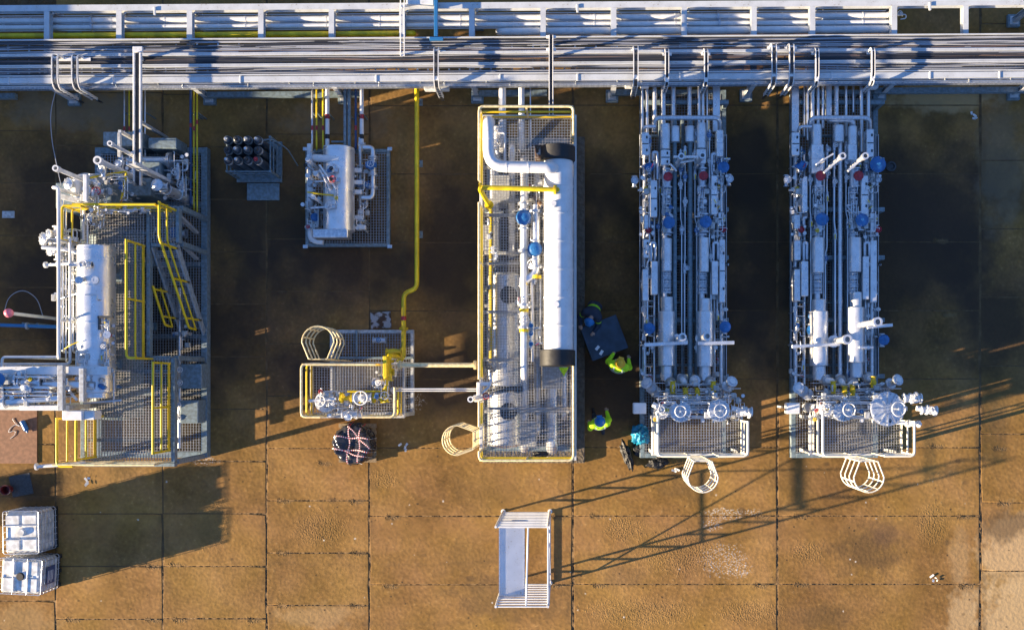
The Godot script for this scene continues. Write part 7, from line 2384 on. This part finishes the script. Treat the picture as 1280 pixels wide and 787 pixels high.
	for k in spots.size():
		var sg := Geo.new()
		for m in 4:
			var o := Vector3(rng.randf_range(-0.12, 0.12), 0.012 + 0.012 * m, rng.randf_range(-0.1, 0.1))
			var d := Vector3(rng.randf_range(-0.12, 0.12), 0.02, rng.randf_range(-0.12, 0.12))
			sg.bar(at(spots[k][0], spots[k][1]) + o, at(spots[k][0], spots[k][1]) + o + d, 0.06, 0.004)
		solo("paper_scrap", "crumpled white scrap %s" % words[k], "litter", sg, M.plastic_white, at(spots[k][0], spots[k][1]), "scraps on the slabs")
	# unseen stand-ins added beyond the left edge to shade the yard
	var sh2 := thing("shade_stand_in", "long low grey stand-in shelter added unseen beyond the left edge", "stand_in", at(-300, 330))
	var w0 := at(-380, 90)
	var w1 := at(-190, 548)
	var wg := Geo.new()
	wg.box(Vector3((w0.x + w1.x) / 2, 1.55, (w0.z + w1.z) / 2), Vector3(w1.x - w0.x, 3.1, w1.z - w0.z), Basis(), 0.02)
	part(sh2, "wall", wg, M.grey_paint)
	var rg := Geo.new()
	rg.box(Vector3((w0.x + w1.x) / 2, 3.18, (w0.z + w1.z) / 2), Vector3(w1.x - w0.x + 0.3, 0.14, w1.z - w0.z + 0.3), Basis(), 0.02)
	part(sh2, "roof", rg, M.steel_paint)
	for k in 3:
		var dg := Geo.new()
		dg.box(Vector3(w1.x + 0.01, 1.02, lerpf(w0.z, w1.z, 0.2 + 0.3 * k)), Vector3(0.05, 2.0, 0.9), Basis(), 0.01)
		part(sh2, "door", dg, M.steel_paint)
	ibc(at(-155, 668), 0.0, "white liquid tote added unseen beyond the left edge for its shade", false)

func ibc(base: Vector3, turn: float, label: String, plate: bool) -> void:
	var t := thing("liquid_tote", label, "tote", base, "caged liquid totes")
	var bs := Basis(Vector3.UP, turn)
	var hx := 0.5
	var hz := 0.6
	var P := func(x: float, y: float, z: float) -> Vector3: return base + bs * Vector3(x, y, z)
	for k in 3:
		var g := Geo.new()
		g.box(P.call((k - 1) * 0.42, 0.05, 0.0), Vector3(0.12, 0.1, 1.2), bs, 0.01)
		part(t, "pallet_runner", g, M.dark_rubber)
	var g1 := Geo.new()
	g1.box(P.call(0, 0.125, 0), Vector3(1.0, 0.05, 1.2), bs, 0.008)
	part(t, "pallet_deck", g1, M.dark_rubber)
	var g2 := Geo.new()
	g2.box(P.call(0, 0.62, 0), Vector3(0.94, 0.94, 1.14), bs, 0.07)
	for s in [[-0.24, -0.32], [0.24, -0.32], [-0.24, 0.32], [0.24, 0.32]]:
		g2.box(P.call(s[0], 1.09, s[1]), Vector3(0.40, 0.06, 0.34), bs, 0.03)
	var o := part(t, "bottle", g2, M.plastic_white)
	var g3 := Geo.new()
	g3.lathe(P.call(0, 1.08, 0), Vector3.UP, [[0, 0.11], [0.05, 0.11], [0.05, 0.1], [0.07, 0.095], [0.07, 0]], 20)
	part(o, "lid", g3, M.dark_rubber if plate else M.plastic_white)
	for k in 6:
		var y := 0.2 + k * 0.185
		var g4 := Geo.new()
		var q := []
		for c in [[hx, hz], [-hx, hz], [-hx, -hz], [hx, -hz]]:
			for e in 3:
				var sx: float = signf(c[0])
				var s3: float = signf(c[1])
				var an := PI / 4 * e
				# rounded corners, walked in one direction
				var a0 := atan2(s3, sx) - PI / 4 + an
				q.append(P.call(c[0] - sx * 0.05 + cos(a0) * 0.05, y, c[1] - s3 * 0.05 + sin(a0) * 0.05))
		g4.tube(q, 0.011, 6, false, true)
		part(t, "cage_hoop", g4, M.galvanised)
	for k in 7:
		for s2 in [-1.0, 1.0]:
			var g5 := Geo.new()
			var z := lerpf(-hz + 0.08, hz - 0.08, k / 6.0)
			g5.tube([P.call(s2 * (hx + 0.008), 0.15, z), P.call(s2 * (hx + 0.008), 1.13, z)], 0.01, 6)
			part(t, "cage_bar", g5, M.galvanised)
	for k in 6:
		for s2 in [-1.0, 1.0]:
			var g6 := Geo.new()
			var x := lerpf(-hx + 0.08, hx - 0.08, k / 5.0)
			g6.tube([P.call(x, 0.15, s2 * (hz + 0.008)), P.call(x, 1.13, s2 * (hz + 0.008))], 0.01, 6)
			part(t, "cage_bar", g6, M.galvanised)
	for z in [-0.2, 0.2]:
		var g7 := Geo.new()
		g7.tube([P.call(-hx, 1.135, z), P.call(hx, 1.135, z)], 0.011, 6)
		part(t, "top_bar", g7, M.galvanised)
	if plate:
		var g8 := Geo.new()
		g8.box(P.call(0.0, 0.66, hz + 0.022), Vector3(0.5, 0.42, 0.008), bs)
		var lb := part(t, "label_plate", g8, M.label_blue)
		for k in 4:
			var g9 := Geo.new()
			g9.box(P.call(-0.04 + 0.03 * (k % 2), 0.8 - k * 0.08, hz + 0.028), Vector3(0.34 - 0.06 * (k % 2), 0.03, 0.004), bs)
			part(lb, "print_line", g9, M.white_paint)

func build_scaffold() -> void:
	var t := thing("scaffold_tower", "white mobile scaffold tower with one solid board, lower centre", "scaffold", at(658, 683))
	var xa := at(629, 0).x
	var xb := at(687.5, 0).x
	var za := at(0, 639).z
	var zb := at(0, 728).z
	var H := 3.1
	for z in [za, zb]:
		for x in [xa, xb]:
			var g := Geo.new()
			g.tube([Vector3(x, 0.0, z), Vector3(x, H, z)], 0.033, 8)
			g.cyl(Vector3(x, 0, z), Vector3(x, 0.02, z), 0.07, 12)
			part(t, "post", g, M.white_paint)
		for k in 10:
			var g2 := Geo.new()
			g2.tube([Vector3(xa, 0.28 + k * 0.31, z), Vector3(xb, 0.28 + k * 0.31, z)], 0.024, 6)
			part(t, "rung", g2, M.white_paint)
	for s in [[xb, 0.055, 0.027], [xb, 1.02, 0.02], [xb, 2.55, 0.02], [xb, 3.02, 0.02]]:
		var g3 := Geo.new()
		g3.tube([Vector3(s[0], s[1], za), Vector3(s[0], s[1], zb)], s[2], 8)
		part(t, "ledger", g3, M.white_paint)
	var g4 := Geo.new()
	g4.tube([Vector3(lerpf(xa, xb, 0.62), 3.05, za), Vector3(lerpf(xa, xb, 0.58), 3.05, zb)], 0.024, 8)
	part(t, "ledger", g4, M.white_paint)
	for s in [[xb, 0.3, 1.9, 0.0], [xb, 1.0, 2.9, 1.0]]:
		var g5 := Geo.new()
		g5.tube([Vector3(s[0] + 0.02, s[1], zb if s[3] < 0.5 else za), Vector3(s[0] + 0.02, s[2], za if s[3] < 0.5 else zb)], 0.018, 6)
		part(t, "brace", g5, M.white_paint)
	var g6 := Geo.new()
	g6.box(Vector3(xa + 0.36, 1.9, (za + zb) / 2), Vector3(0.66, 0.035, zb - za - 0.06), Basis(Vector3.BACK, -0.165), 0.006)
	part(t, "platform_board", g6, M.board_white)
	for x in [xa + 0.025, xa + 0.695]:
		var g7 := Geo.new()
		var by: float = 1.9 - (x - xa - 0.36) * 0.166
		g7.bar(Vector3(x, by, za), Vector3(x, by, zb), 0.03, 0.05)
		part(t, "board_frame", g7, M.galvanised)
	for z in [za + 0.012, zb - 0.012]:
		var g8 := Geo.new()
		g8.box(Vector3(xa + 0.36, 1.93, z), Vector3(0.66, 0.07, 0.018), Basis(Vector3.BACK, -0.165))
		part(t, "toe_board", g8, M.board_white)

func _ready() -> void:
	# camera: a level downward view through a lens shifted a little up and left
	var cam := Camera3D.new()
	cam.name = "camera"
	add_child(cam)
	cam.projection = Camera3D.PROJECTION_FRUSTUM
	cam.near = 1.0
	cam.far = 600.0
	cam.size = 787.0 / (SCALE * CAM_H)
	cam.frustum_offset = Vector2((640.0 - GX), (GY - 393.5)) / (SCALE * CAM_H)
	cam.look_at_from_position(Vector3(0, CAM_H, 0), Vector3.ZERO, Vector3(0, 0, -1))
	cam.current = true
	# sky, exposure
	var env := Environment.new()
	env.background_mode = Environment.BG_SKY
	var sm := ProceduralSkyMaterial.new()
	sm.sky_top_color = Color(0.043, 0.090, 0.208).linear_to_srgb()
	sm.sky_horizon_color = Color(0.08, 0.118, 0.16).linear_to_srgb()
	sm.sky_curve = 0.12
	sm.ground_bottom_color = Color(0.06, 0.05, 0.04).linear_to_srgb()
	sm.ground_horizon_color = Color(0.12, 0.11, 0.10).linear_to_srgb()
	sm.sun_angle_max = 12.0
	var sky := Sky.new()
	sky.sky_material = sm
	env.sky = sky
	env.tonemap_mode = Environment.TONE_MAPPER_LINEAR
	env.tonemap_exposure = 3.7
	env.sdfgi_enabled = true
	env.ssao_enabled = true
	env.ssil_enabled = true
	var we := WorldEnvironment.new()
	we.name = "environment"
	we.environment = env
	add_child(we)
	# low sun from the left
	var sun := DirectionalLight3D.new()
	sun.name = "sun"
	add_child(sun)
	var el := deg_to_rad(12.5)
	var az := deg_to_rad(15.0)
	sun.look_at_from_position(Vector3.ZERO, Vector3(cos(az) * cos(el), -sin(el), -sin(az) * cos(el)), Vector3.UP)
	sun.light_color = Color(1.0, 0.80, 0.54).linear_to_srgb()
	sun.light_energy = 1.6
	sun.light_angular_distance = 0.5
	sun.shadow_enabled = true
	make_materials()
	build_ground()
	build_rack()
	build_left_skid()
	build_small_skid()
	build_cylinders()
	build_yellow_line()
	build_metering_platform()
	build_wrapped_bundle()
	build_mid_skid()
	build_meter_skids()
	build_people()
	build_yard_things()
